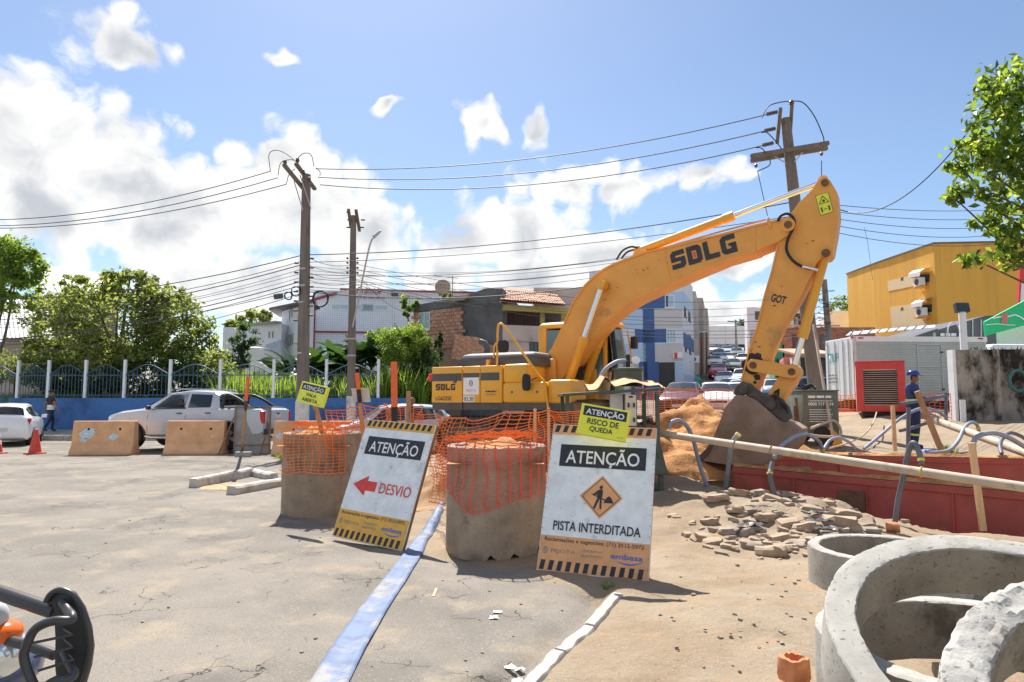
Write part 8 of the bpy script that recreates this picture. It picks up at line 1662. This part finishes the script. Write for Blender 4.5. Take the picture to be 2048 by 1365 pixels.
def cloud_pts(blobs, rng=RNG, clump=42, spread=.17):
    out = []
    for (c, r, n) in blobs:
        k = max(3, n // clump); d = rng.normal(size=(k, 3)); d /= np.linalg.norm(d, axis=1, keepdims=True); cc = np.array(c) + d * np.array(r) * rng.uniform(.45, 1.0, (k, 1)) ** .6
        i = rng.integers(0, k, n); sz = np.minimum(np.array(r), np.mean(r)); out.append(cc[i] + rng.normal(size=(n, 3)) * sz * spread * rng.uniform(.6, 1.4, (k, 1))[i])
    return np.concatenate(out)
def tree(label, base, trunk, blobs, leaf, mats, name='tree', limbs=True, r0=.22, aspect=.5, cat='tree', group=None, spread=.17, clump=42):
    T = thing(name, label, cat, base, 0, group); me = leaf_mesh('crown', cloud_pts(blobs, spread=spread, clump=clump), leaf, mats, aspect); me.transform(INV[T.name]); put(bpy.data.objects.new('crown', me), T)
    if trunk:
        mb = MB(); P = spline([Vector(p) for p in trunk], 4); mb.tube(P, [r0 * (1 - .55 * i / len(P)) for i in range(len(P))], 9)
        if limbs:
            tip = P[-1]
            for (c, r, n) in blobs:
                c = Vector(c); s = P[int(len(P) * random.uniform(.45, .95))]; m_ = s.lerp(c, .5) + Vector((random.uniform(-.2, .2), random.uniform(-.2, .2), -.12 * (c - s).length)); mb.tube(spline([s, m_, c + Vector((0, 0, r[2] * .3))], 4), [r0 * .38 * float(limbs) * (1 - .09 * i) for i in range(9)], 6)
        mb.obj('trunk', BARK, T, smooth=60)
    return T
def bl(px, py, rx, ry, Y, n, dep=None):
    c = gp(px, py, Y); k = Y / F_PX; return (tuple(c), (rx * k, (dep or rx * .8) * k, ry * k), n)
Y = 33.5
tree('broad spreading tree with feathery green crown behind the railing', (gp(240, 800, Y).x, Y, .3), [(gp(215, 800, Y).x, Y, .2), tuple(gp(232, 770, Y)), tuple(gp(240, 720, Y)), tuple(gp(245, 680, Y))],
     [bl(235, 640, 130, 70, Y, 4900), bl(130, 650, 80, 60, Y + 1, 2500), bl(350, 660, 75, 70, Y - .5, 2600), bl(180, 575, 65, 28, Y, 1300), bl(260, 565, 55, 28, Y, 1200), bl(320, 600, 60, 36, Y, 1300), bl(400, 700, 48, 52, Y, 1500), bl(90, 705, 45, 34, Y, 900), bl(190, 715, 100, 36, Y - 1, 2000), bl(300, 725, 90, 34, Y - 1, 1800)], .24, LV['mid'], r0=.3, spread=.11, clump=30)
tree('dense bright green tree at the far left edge', (gp(-20, 800, 37).x, 37, 0), [(gp(-20, 800, 37).x, 37, 0), tuple(gp(-15, 640, 37))], [bl(0, 520, 62, 50, 37, 2600), bl(50, 530, 42, 34, 37, 1500), bl(30, 575, 55, 28, 37, 1300), bl(-60, 560, 60, 60, 37, 900), bl(10, 605, 60, 24, 37, 900)], .26, LV['lime'], r0=.3, spread=.15)
for i, (px, py, rx, ry, Yv, k, lab) in enumerate([(30, 735, 75, 36, 32.5, 'mid', 'bushy shrub under the ribbed hall roof'), (120, 760, 60, 38, 32, 'dark', 'dark shrub behind the railing beside the hall'), (200, 765, 55, 34, 32, 'dark', 'dark shrub behind the railing left of the big trunk'), (285, 762, 58, 38, 31.8, 'dark', 'dark shrub behind the railing under the big tree'), (365, 757, 55, 44, 31.8, 'dark', 'dark shrub behind the railing right of the big trunk'), (420, 745, 42, 48, 32, 'mid', 'leafy shrub at the edge of the big tree')]):
    tree(lab, (gp(px, 795, Yv).x, Yv, .3), [(gp(px, 796, Yv).x, Yv, .2), tuple(gp(px, py, Yv))], [bl(px, py, rx, ry, Yv, 1500), bl(px + 12, py + 18, rx * .8, ry * .6, Yv - .4, 600)], .2, LV[k], 'shrub', r0=.06, cat='shrub')
tree('slim dark tree in front of the white house', (gp(480, 790, 40).x, 40, .3), [(gp(482, 795, 40).x, 40, .2), tuple(gp(484, 720, 40)), tuple(gp(490, 680, 40))], [bl(487, 672, 26, 28, 40, 900), bl(478, 715, 24, 26, 40, 700), bl(470, 745, 30, 24, 40, 600)], .2, LV['dark'], r0=.12)
tree('round green tree behind the white house roof', (gp(515, 700, 60).x, 60, 0), [(gp(515, 760, 60).x, 60, 0), tuple(gp(515, 660, 60))], [bl(512, 638, 30, 20, 60, 900), bl(530, 632, 16, 12, 60, 300), bl(490, 645, 18, 14, 60, 300)], .35, LV['mid'], r0=.3)
tree('small leafy tree growing against the ruined brick house', (gp(815, 700, 36.6).x, 36.6, 0), [(gp(818, 760, 36.6).x, 36.6, 0), tuple(gp(817, 640, 36.6))], [bl(820, 605, 16, 16, 36.6, 260), bl(812, 625, 10, 12, 36.6, 140)], .28, LV['ficus'], r0=.07)
tree('leafy bush sprouting on the brick house roof by the dish', (gp(886, 600, 38).x, 38, 6), [(gp(886, 612, 38).x, 38, 5.5), tuple(gp(886, 590, 38))], [bl(880, 584, 12, 9, 38, 160), bl(896, 590, 8, 8, 38, 90)], .3, LV['ficus'], r0=.05, cat='shrub', name='shrub')
# hedge of vines beside the brick house, bamboo-like at the right
tree('tall mass of bright creeper and cane beside the brick house', (gp(810, 800, 31.5).x, 31.5, .3), [(gp(812, 810, 31.5).x, 31.5, .2), tuple(gp(812, 720, 31.5))], [bl(805, 690, 48, 36, 31.5, 3000), bl(790, 745, 34, 55, 31.0, 2600), bl(830, 675, 30, 26, 32, 1200), bl(770, 672, 30, 14, 32.5, 700), bl(745, 680, 26, 12, 33, 500)], .2, LV['lime'], 'creeper', r0=.08, cat='creeper', aspect=.28)
tree('dark shaded cane thicket against the brick house base', (gp(850, 800, 32).x, 32, .3), [(gp(850, 810, 32).x, 32, .2), tuple(gp(850, 740, 32))], [bl(850, 745, 30, 62, 32, 2600), bl(820, 780, 30, 36, 31.5, 1200)], .24, LV['dark'], 'creeper', r0=.06, cat='creeper', aspect=.22)
tree('ivy column climbing the corner of the ruined bricks', (gp(876, 730, 33.6).x, 33.6, .5), [(gp(877, 760, 33.6).x, 33.6, .3), tuple(gp(877, 700, 33.6))], [bl(876, 700, 10, 34, 33.6, 700)], .14, LV['dark'], 'creeper', r0=.05, cat='creeper')
# banana plants, each leaf its own blade
BAN = [leafmat('banana_leaf', (.035, .085, .03), (.12, .24, .04), .25, .3), leafmat('banana_leaf_dark', (.025, .06, .025), (.07, .14, .03), .2, .3), leafmat('banana_leaf_yellow', (.35, .28, .03), (.55, .45, .05), .4, .5)]
def blade(L, w, droop, seed):
    mb = MB(); P = []; n = 9
    for i in range(n + 1):
        t = i / n; x = L * t; z = L * (.35 * t - droop * t * t); ww = w * (math.sin(PI * min(1, t * .92 + .07)) ** .6) * (1 + .10 * math.sin(seed + 9 * t)); P.append([Vector((x, -ww, z + ww * .22)), Vector((x, -ww * .5, z + ww * .08)), Vector((x, 0, z - .02)), Vector((x, ww * .5, z + ww * .08)), Vector((x, ww, z + ww * .22))])
    return mb.grid(P)
random.seed(12); BLM = [blade(1.7, .24, d, s).mesh('leaf', BAN[k], 60) for d, s, k in ((.35, 0, 0), (.55, 2, 1), (.2, 4, 0), (.7, 1, 1), (.8, 3, 2))]
for i, (px, py, Yv) in enumerate([(575, 750, 33.5), (600, 760, 32.6), (632, 745, 33.8), (655, 740, 33), (678, 735, 33.6), (700, 745, 32.5), (722, 738, 33.4), (742, 745, 32.8), (762, 735, 33.6), (640, 765, 32.2), (690, 765, 32.0)]):
    c = gp(px, py, Yv); lab = ['banana plant with broad glossy leaves beyond the railing']; T = thing('banana_plant', lab[0], 'banana plant', (c.x, Yv, .4), random.uniform(0, 6), 'banana plants beyond the railing'); h = c.z - .4 + random.uniform(.1, .7)
    MB().tube([(0, 0, 0), (.05, 0, h * .6), (0, .05, h)], [.13, .10, .06], 8).obj('stem', BAN[1], T, local=True, smooth=60)
    for k in range(13):
        o = bpy.data.objects.new('leaf', random.choice(BLM[:4] if k < 9 else BLM)); put(o, T); o.location = (0, 0, h * random.uniform(.8, 1.0)); o.rotation_euler = (random.uniform(-.4, .4), -random.uniform(-.15, .85), k * 2.4 + random.uniform(-.3, .3)); o.scale = (random.uniform(.8, 1.3),) * 3
# tall grass behind the railing
def grass(name, label, n, region, hh, mats, zf_, wid=.03):
    rs = np.random.default_rng(len(name) + n); x = rs.uniform(region[0], region[1], n); y = rs.uniform(region[2], region[3], n); h = hh * rs.uniform(.45, 1.15, n) * (1 + .35 * vnoise(x, y, .8, 3)); a = rs.uniform(0, 2 * PI, n); le = h * rs.uniform(.1, .45, n); z = np.full(n, zf_)
    b = np.stack([x, y, z], 1); s = np.stack([np.cos(a + 1.57), np.sin(a + 1.57), 0 * a], 1) * wid; m_ = b + np.stack([np.cos(a) * le * .3, np.sin(a) * le * .3, h * .65], 1); e = b + np.stack([np.cos(a) * le, np.sin(a) * le, h], 1)
    V = np.stack([b - s, b + s, m_ + s * .8, m_ - s * .8, e], 1).reshape(-1, 3); i0 = np.arange(n) * 5; me = bpy.data.meshes.new(name); me.from_pydata(V.tolist(), [], [f for i in i0 for f in ((i, i + 1, i + 2, i + 3), (i + 3, i + 2, i + 4))])
    for q in mats: me.materials.append(q)
    me.polygons.foreach_set('material_index', np.repeat(rs.choice(len(mats), n, p=(.5, .3, .2)), 2).astype(np.int32)); o = put(bpy.data.objects.new(name, me)); return tag(o, label, 'grass', kind='stuff')
grass('tall_grass', 'tall lime green grass growing behind the railing', 6500, (gp(440, 780, 30.5).x, gp(850, 780, 30.5).x, 29.7, 32.5), 1.75, LV['lime'], .9); grass('low_grass', 'sunny grass under the trees behind the railing', 3500, (gp(-40, 780, 30.5).x, gp(440, 780, 30.5).x, 30.2, 34), .7, LV['lime'], 1.2)
MB_ = MB().prism([(-30, 32.3, .2), (-21.8, 30.5, .2), (-12.5, 29.6, .2), (-4, 29.5, .2), (-4, 36, .2), (-30, 36, .2)], (0, 0, .75)).obj('garden_bed', M('garden_soil', (.09, .085, .04), .95, var=.3, scale=2)); structure(MB_)
# ficus overhanging from the right, glossy leaves one by one
Y = 9.2; FB = [(2040, 160, 60, 36, 420), (2000, 205, 50, 44, 420), (2060, 230, 60, 60, 500), (1972, 172, 22, 22, 90), (1985, 265, 48, 44, 380), (1945, 300, 34, 24, 190), (2030, 320, 60, 50, 500), (1910, 325, 26, 14, 90), (1965, 345, 44, 26, 240), (1990, 300, 40, 30, 240), (1930, 385, 36, 18, 130), (1905, 396, 20, 10, 46), (1970, 385, 30, 16, 110), (2040, 400, 45, 40, 330), (2000, 430, 40, 32, 230), (1965, 455, 20, 22, 80), (2045, 480, 45, 32, 280), (2000, 478, 34, 22, 150), (1985, 512, 46, 14, 150), (1942, 520, 24, 14, 70), (2035, 525, 36, 18, 120), (2110, 300, 70, 140, 1500), (2180, 250, 90, 160, 1800), (2130, 460, 80, 60, 900), (2300, 300, 110, 170, 2200), (2270, 470, 100, 60, 900)]
T = tree('ficus tree with glossy round leaves overhanging from beside the stained wall', (9.9, 9.8, 0), [(9.9, 9.9, -.1), (9.8, 9.8, 1.6), (9.4, 9.6, 3.2), (8.9, 9.4, 4.6)], [bl(px, py, rx, ry, Y + random.uniform(-.3, .3), int(n * .62), max(rx, 30)) for px, py, rx, ry, n in FB], .125, LV['ficus'], limbs=.38, r0=.2, aspect=.55, spread=.26, clump=9)
# far trees
for px, py, rx, ry, Yv, k, lab in [(1700, 612, 42, 18, 120, 'mid', 'round treetop above the white flat roofed house'), (1752, 625, 16, 18, 110, 'dark', 'treetop beside the ochre building'), (1428, 690, 14, 18, 120, 'mid', 'tree at the end of the queue beside the concrete building'), (1452, 692, 22, 12, 150, 'lime', 'pale tree at the top of the street'), (1476, 668, 16, 20, 125, 'dark', 'dark tree above the trailer'), (1490, 655, 14, 16, 130, 'dark', 'tree rising behind the stick'), (470, 655, 20, 12, 75, 'mid', 'treetop behind the white house row')]:
    tree(lab, (gp(px, 700, Yv).x, Yv, gz(gp(px, 700, Yv).x, Yv)), [(gp(px, 700, Yv).x, Yv, gz(gp(px, 700, Yv).x, Yv) - .5), tuple(gp(px, py, Yv))], [bl(px, py, rx, ry, Yv, 900), bl(px + rx * .5, py + 4, rx * .6, ry * .7, Yv, 350), bl(px - rx * .5, py + 5, rx * .6, ry * .7, Yv, 350)], .55, LV[k], r0=.3)
tree('shrub behind the tiled hall wall beside the street corner', (gp(1210, 700, 60).x, 60, 0), [(gp(1210, 740, 60).x, 60, 0), tuple(gp(1210, 700, 60))], [bl(1205, 700, 20, 20, 60, 500)], .3, LV['mid'], 'shrub', r0=.1, cat='shrub')
# small weeds on the bank
for i, (px, py, Yv, h) in enumerate([(1888, 870, 14.8, .3), (1898, 876, 14.4, .25), (560, 905, 19.0, .15), (700, 905, 17.5, .2)]):
    c = gp(px, py, Yv); tag(tuft((c.x, Yv, gz(c.x, Yv)), 50, h, .18, i + 40, GR, .012).obj('grass_tuft', GR, None, fix=False), ['weed tuft on the bank beside the blue tarpaulin', 'weed tuft on the bank next to the pale steel pipe', 'weed tuft at the foot of the stickered barrier', 'weed tuft on the soil behind the far ring'][i], 'grass')

# ================================================================ utility poles and wires
POLE = M('pole_wood_grey', (.15, .125, .105), .9, var=.22, scale=3, bump=.006, bscale=14, stretch=(3, 3, .35), col2=(.08, .068, .06), thr=.56); POLEC = M('pole_concrete', (.30, .28, .25), .9, var=.15, scale=2, bump=.004); WIREM = M('wire_black', (.012, .012, .013), .6, var=0); INSU = M('insulator_brown', (.10, .06, .05), .35, var=.1); GALV = M('galvanised', (.36, .36, .37), .5, metal=.4, var=.1)
def wire(a, b, sag, r=.012, label='black overhead cable strung between the utility poles', group='overhead cables', n=18):
    a = Vector(a); b = Vector(b); P = [a.lerp(b, i / n) - Vector((0, 0, sag * 4 * (i / n) * (1 - i / n))) for i in range(n + 1)]
    return tag(MB().tube(P, r, 4).obj('cable', WIREM, None, fix=False), label, 'cable', group)
# pole beside the pickup
Y1 = 24.0; b1 = gp(604, 838, Y1); t1 = gp(613, 350, Y1)
P1 = thing('utility_pole', 'thick weathered utility pole with crossarms next to the pickup', 'utility pole', (b1.x, Y1, .0))
MB().tube([(b1.x, Y1, -.1), (b1.x, Y1, 1.7), t1], [.235, .225, .15], 16).obj('shaft', POLE, P1, smooth=50); MB().tube([(b1.x, Y1, -.05), (b1.x, Y1, 1.55)], [.242, .238], 16).obj('white_base', M('pole_whitewash', (.5, .48, .45), .9, var=.2, scale=4, col2=(.3, .26, .22), thr=.55), P1, smooth=50)
for (a, b, dy) in (((568, 330), (608, 379), -.25), ((592, 328), (630, 379), .25)): MB().bar(gp(*a, Y1 + dy - 1.0), gp(*b, Y1 + dy + .6), .13, .10).obj('crossarm', POLE, P1, bevel=.008)
for a, b in (((588, 362), (606, 421)), ((600, 350), (622, 418))): MB().tube([gp(*a, Y1 - .3), gp(*b, Y1 - .15)], .02, 5).obj('brace', GALV, P1)
for px, py in ((570, 326), (595, 322), (606, 345), (618, 360)): MB().lathe([(.03, 0), (.07, .03), (.05, .06), (.075, .09), (.05, .12), (.06, .15), (0, .18)], 12, Matrix.Translation(gp(px, py + 4, Y1 - .3))).obj('insulator', INSU, P1, smooth=40)
for z in (3.2, 5.0, 5.6, 6.2): MB().lathe([(.24 - z * .009, z), (.24 - z * .009, z + .06)], 16, Matrix.Translation((b1.x + (t1.x - b1.x) * z / t1.z, Y1, 0))).obj('band', GALV, P1)
for i in range(14):
    z = 4.4 + i * .17; c = Vector((b1.x + (t1.x - b1.x) * z / t1.z, Y1, z)); s = 1 if i % 2 else -1; MB().cyl(c + Vector((s * .2, -.06, 0)), c + Vector((s * .34, -.06, 0)), .035, n=8).obj('cable_clamp', INSU, P1)
def coil(c, r, n, parent, nm='cable_coil'):
    P = [Vector(c) + Vector((r * (1 + .06 * math.sin(i * 1.7)) * math.cos(i * .5), .04 * math.sin(i * .9), r * (1.05 + .05 * math.cos(i * 1.3)) * math.sin(i * .5))) for i in range(n)]; MB().tube(P, .02, 5).obj(nm, WIREM, parent, smooth=60)
coil(gp(641, 598, Y1 - .2), .27, 60, P1); coil(gp(577, 592, Y1 - .2), .13, 28, P1); coil(gp(592, 583, Y1 - .2), .16, 18, P1)
o = MB().cyl(gp(549, 594, Y1), gp(565, 592, Y1), .10, n=12).obj('splice_box', FRAMED, P1, smooth=40)
# jumper loops over the crossarms
for pts in ([(541, 343), (538, 310), (552, 301), (572, 308), (592, 324)], [(556, 352), (562, 326), (584, 320), (597, 328)], [(592, 322), (606, 308), (622, 310), (628, 334)], [(573, 368), (578, 350), (590, 338)], [(632, 336), (640, 344), (640, 352)]): MB().tube(spline([gp(x, y, Y1 - .4) for x, y in pts], 5), .013, 5).obj('jumper_wire', WIREM, P1, smooth=60)
# second pole with street lamp
Y2 = 28.4; b2 = gp(702, 830, Y2); t2 = gp(707, 432, Y2)
P2 = thing('utility_pole', 'slim dark utility pole in front of the banana plants', 'utility pole', (b2.x, Y2, .2)); MB().tube([(b2.x, Y2, .0), t2], [.19, .12], 14).obj('shaft', POLE, P2, smooth=50); MB().tube([(b2.x, Y2, .05), (b2.x + (t2.x - b2.x) * .15, Y2, 1.75)], [.196, .19], 14).obj('white_base', M('pole_whitewash', (.5, .48, .45)), P2, smooth=50)
for a, b, dy in (((697, 420), (702, 455), -.2), ((712, 421), (719, 462), .2)): MB().bar(gp(*a, Y2 + dy - .8), gp(*b, Y2 + dy + .5), .12, .10).obj('crossarm', POLE, P2)
for px, py in ((693, 425), (695, 440), (722, 440), (720, 455), (693, 455)): MB().cyl(gp(px, py, Y2), gp(px + 8, py + 1, Y2), .03, n=6).obj('insulator', INSU, P2)
for px in (695, 715):
    for py in (519, 528, 538, 548): MB().lathe([(.03, 0), (.06, .04), (.03, .08)], 10, Matrix.Translation(gp(px, py, Y2 - .1))).obj('insulator', INSU, P2)
for z in (3.4, 4.1): MB().lathe([(.19, z), (.19, z + .06)], 12, Matrix.Translation((b2.x + (t2.x - b2.x) * z / t2.z, Y2, 0))).obj('band', GALV, P2)
SL = thing('street_lamp', 'slanting street lamp arm fixed to the slim dark pole', 'street lamp', gp(705, 655, Y2 - .25)); MB().tube(spline([gp(705, 655, Y2 - .25), gp(716, 605, Y2 - .5), gp(731, 530, Y2 - .9), gp(740, 490, Y2 - 1.1), gp(746, 476, Y2 - 1.2)], 4), .035, 8).obj('arm', GALV, SL, smooth=50); MB().loft([[gp(*p, Y2 - 1.2 - k) for p in q] for k, q in ((0, [(745, 474), (748, 470), (750, 474), (747, 478)]), (.05, [(744, 472), (760, 459), (764, 463), (749, 478)]), (.25, [(747, 471), (760, 461), (762, 464), (750, 475)]))]).obj('lamp_head', GALV, SL, bevel=.01)
# pole behind the stick
Y3 = 20.0; b3 = gp(1643, 850, Y3); t3 = gp(1571, 238, Y3)
P3 = thing('utility_pole', 'leaning wooden utility pole with double crossarm behind the excavator stick', 'utility pole', (b3.x, Y3, gz(b3.x, Y3))); MB().tube([(b3.x, Y3, .3), gp(1600, 500, Y3), t3], [.23, .19, .14], 14).obj('shaft', POLE, P3, smooth=50)
for (a, b), dy in ((((1502, 313), (1657, 287)), -.22), (((1502, 322), (1654, 297)), .22)): MB().bar(gp(*a, Y3 + dy), gp(*b, Y3 + dy), .13, .12).obj('crossarm', POLE, P3, bevel=.008)
for (a, b) in (((1561, 217), (1554, 287)), ((1584, 204), (1580, 270))): MB().bar(gp(*a, Y3 - .5), gp(*b, Y3 + .5), .10, .09).obj('crossarm', POLE, P3, bevel=.008)
for a, b in (((1550, 314), (1572, 327)), ((1605, 305), (1588, 325))): MB().tube([gp(*a, Y3 - .3), gp(*b, Y3 - .2)], .018, 5).obj('brace', GALV, P3)
MB().lathe([(.03, 0), (.08, .03), (.05, .06), (.08, .09), (.05, .13), (0, .16)], 12, Matrix.Translation(gp(1583, 210, Y3 - .5))).obj('insulator', INSU, P3, smooth=40)
for px, py in ((1512, 336), (1643, 312)): MB().lathe([(.02, .12), (.05, .08), (.045, .03), (.02, 0)], 10, Matrix.Translation(gp(px, py, Y3 - .2))).obj('insulator', INSU, P3, smooth=40)
for pts in ([(1524, 236), (1536, 214), (1556, 206), (1583, 203), (1606, 206), (1628, 232), (1645, 270), (1648, 284)], [(1523, 266), (1534, 266), (1550, 282), (1563, 298)], [(1512, 296), (1523, 297), (1531, 306)], [(1540, 320), (1538, 332), (1515, 343)]): MB().tube(spline([gp(x, y, Y3 - .35) for x, y in pts], 5), .016, 5).obj('jumper_wire', WIREM, P3, smooth=60)
wire(gp(1515, 343, Y3 - .2), gp(1535, 432, Y3 - .2), .0, .011, 'thin drop wire hanging from the left end of the double crossarm', None); wire(gp(1643, 322, Y3 - .2), gp(1643, 352, Y3 - .2), 0, .012, 'thin drop wire hanging from the right end of the double crossarm', None)
# pole farther back tangled with cables
Y4 = 34.0; P4 = thing('utility_pole', 'thin dark pole tangled with cables behind the bucket cylinder', 'utility pole', (gp(1660, 800, Y4).x, Y4, 1.0)); MB().tube([(gp(1668, 800, Y4).x, Y4, .8), gp(1648, 560, Y4)], [.2, .13], 12).obj('shaft', POLE, P4, smooth=50)
random.seed(8)
for k in range(7): MB().tube(spline([gp(1655 + random.uniform(-22, 14), 585 + k * 13 + random.uniform(-6, 6), Y4 - .2) for _ in range(7)], 4), .012, 4).obj('tangled_cable', WIREM, P4)
for px, pt, Yv, lab in ((1471, 640, 92, 'far utility pole at the top of the street'), (1593, 635, 66, 'grey utility pole among the far houses'), (1507, 655, 100, 'far pole beside the pink house')):
    q = gp(px, pt, Yv); T = thing('utility_pole', lab, 'utility pole', (q.x, Yv, gz(q.x, Yv))); MB().tube([(q.x, Yv, gz(q.x, Yv) - .3), q], [.2, .14], 8).obj('shaft', POLEC, T, smooth=50); MB().bar(q + Vector((-1.1, 0, -.2)), q + Vector((1.1, 0, -.25)), .12, .12).obj('crossarm', POLEC, T)
# high-voltage lines
HV = [((632, 338), (1556, 224), .55), ((636, 355), (1552, 257), .6), ((640, 370), (1548, 286), .65)]
for a, b, s in HV: wire(gp(*a, Y1 - .2), gp(*b, Y3 - .2), s, .017, 'high voltage line between the thick pole and the leaning pole', 'high voltage lines')
for a, b in (((541, 343), (-60, 440)), ((556, 356), (-60, 452)), ((573, 369), (-60, 456))): wire(gp(*a, Y1 - .3), gp(*b, Y1 + 6), .5, .017, 'high voltage line leaving the thick pole towards the hall', 'high voltage lines to the hall')
for i, (a, b) in enumerate(HV[k][0:2] for k in range(3)):
    for (px, py, d) in ((b[0] - 22, b[1] + 5, 1),):
        p = gp(px, py, Y3 - .2); q = gp(b[0], b[1], Y3 - .2)
        for k in range(5): c = p.lerp(q, k / 5); MB().cyl(c, c + (q - p).normalized() * .03, .06, n=10).obj('line_insulator', INSU, P3)
# low-voltage and telephone bundles
random.seed(21)
L1 = [512, 524, 531, 540, 548, 556, 564, 572, 580, 588]
for k, py in enumerate(L1):   # left of the thick pole
    wire(gp(600, py, Y1), gp(-80, py + 92 + k * 3 + random.uniform(-14, 20), Y1 + 8), random.uniform(.25, .7), random.choice((.009, .012, .018)), 'telephone or low voltage cable sagging in front of the big tree', 'cables in front of the big tree')
for k, py in enumerate([510, 525, 533, 541, 549, 557, 566, 574, 584]):   # thick pole to slim pole and the leaning pole
    e = gp(1590 if k % 3 else 1598, [402, 432, 440, 448, 455, 464, 470, 476, 482][k], Y3); wire(gp(618, py, Y1), e, random.uniform(.25, .9) if k else .35, .018 if k in (0, 8) else random.choice((.008, .010, .012)), 'low voltage cable running behind the boom', 'cables behind the boom')
for k, py in enumerate([516, 530, 545, 560, 578]): wire(gp(617, py, Y1), gp(702, 530 + k * 12, Y2), .15, .010, 'service cable between the thick pole and the slim pole', 'cables between the two left poles')
for k, py in enumerate([528, 538, 548, 558]): wire(gp(709, py, Y2), gp(1640, 590 + k * 12, Y4), .9 + .1 * k, .010, 'telephone cable from the slim pole to the tangled pole', 'cables to the tangled pole')
for a, b in (((712, 545), (812, 625)), ((710, 560), (930, 600)), ((712, 570), (1000, 608))): wire(gp(*a, Y2), gp(*b, 35.5), .3, .010, 'service drop cable to the brick house', 'service drops to the brick house')
for k in range(5): wire(gp(1612, 404 + k * 12, Y3), gp(2120, 402 + k * 13, 34), .4 + .1 * k, .011, 'cable leaving the leaning pole to the right', 'cables to the right of the leaning pole')
wire(gp(1680, 420, Y3 - 2), gp(1930, 272, 12), .55, .014, 'drooping service cable rising into the ficus', None)
for k, (py, s) in enumerate(((640, .3), (658, .3), (664, .35), (672, .3))): wire(gp(1180, py - 6, 44), gp(1660, py - 4, 40), s, .016, 'cable crossing in front of the apartment block', 'cables in front of the apartment block')
wire(gp(1728, 455, 30), gp(1745, 560, 34), -.4, .008, 'loose hanging cable end in the sky beside the stick', None)
for k in range(6): wire(gp(1475, 644 + k * 4, 92), gp(1640, 600 + k * 12, Y4), .8, .014, 'cable running up the street to the far pole', 'cables up the street')
# road sign near the apartment block
T = thing('road_sign', 'small round road sign on a thin post by the apartment block', 'sign', (gp(1286, 800, 40).x, 40, gz(gp(1286, 800, 40).x, 40))); MB().tube([(gp(1286, 800, 40).x, 40, 1.0), gp(1285, 734, 40)], .04, 6).obj('post', GALV, T); MB().cyl(gp(1264, 738, 40), gp(1264, 738, 40) + Vector((0, .02, 0)), .3, n=20).obj('disc', DECW, T); MB().bar(gp(1264, 738, 39.95), gp(1286, 740, 39.95), .04, .04).obj('arm', GALV, T); MB().bar(gp(1264, 742, 39.97), gp(1264, 733, 39.97), .05, .01).obj('arrow_mark', DEC, T)
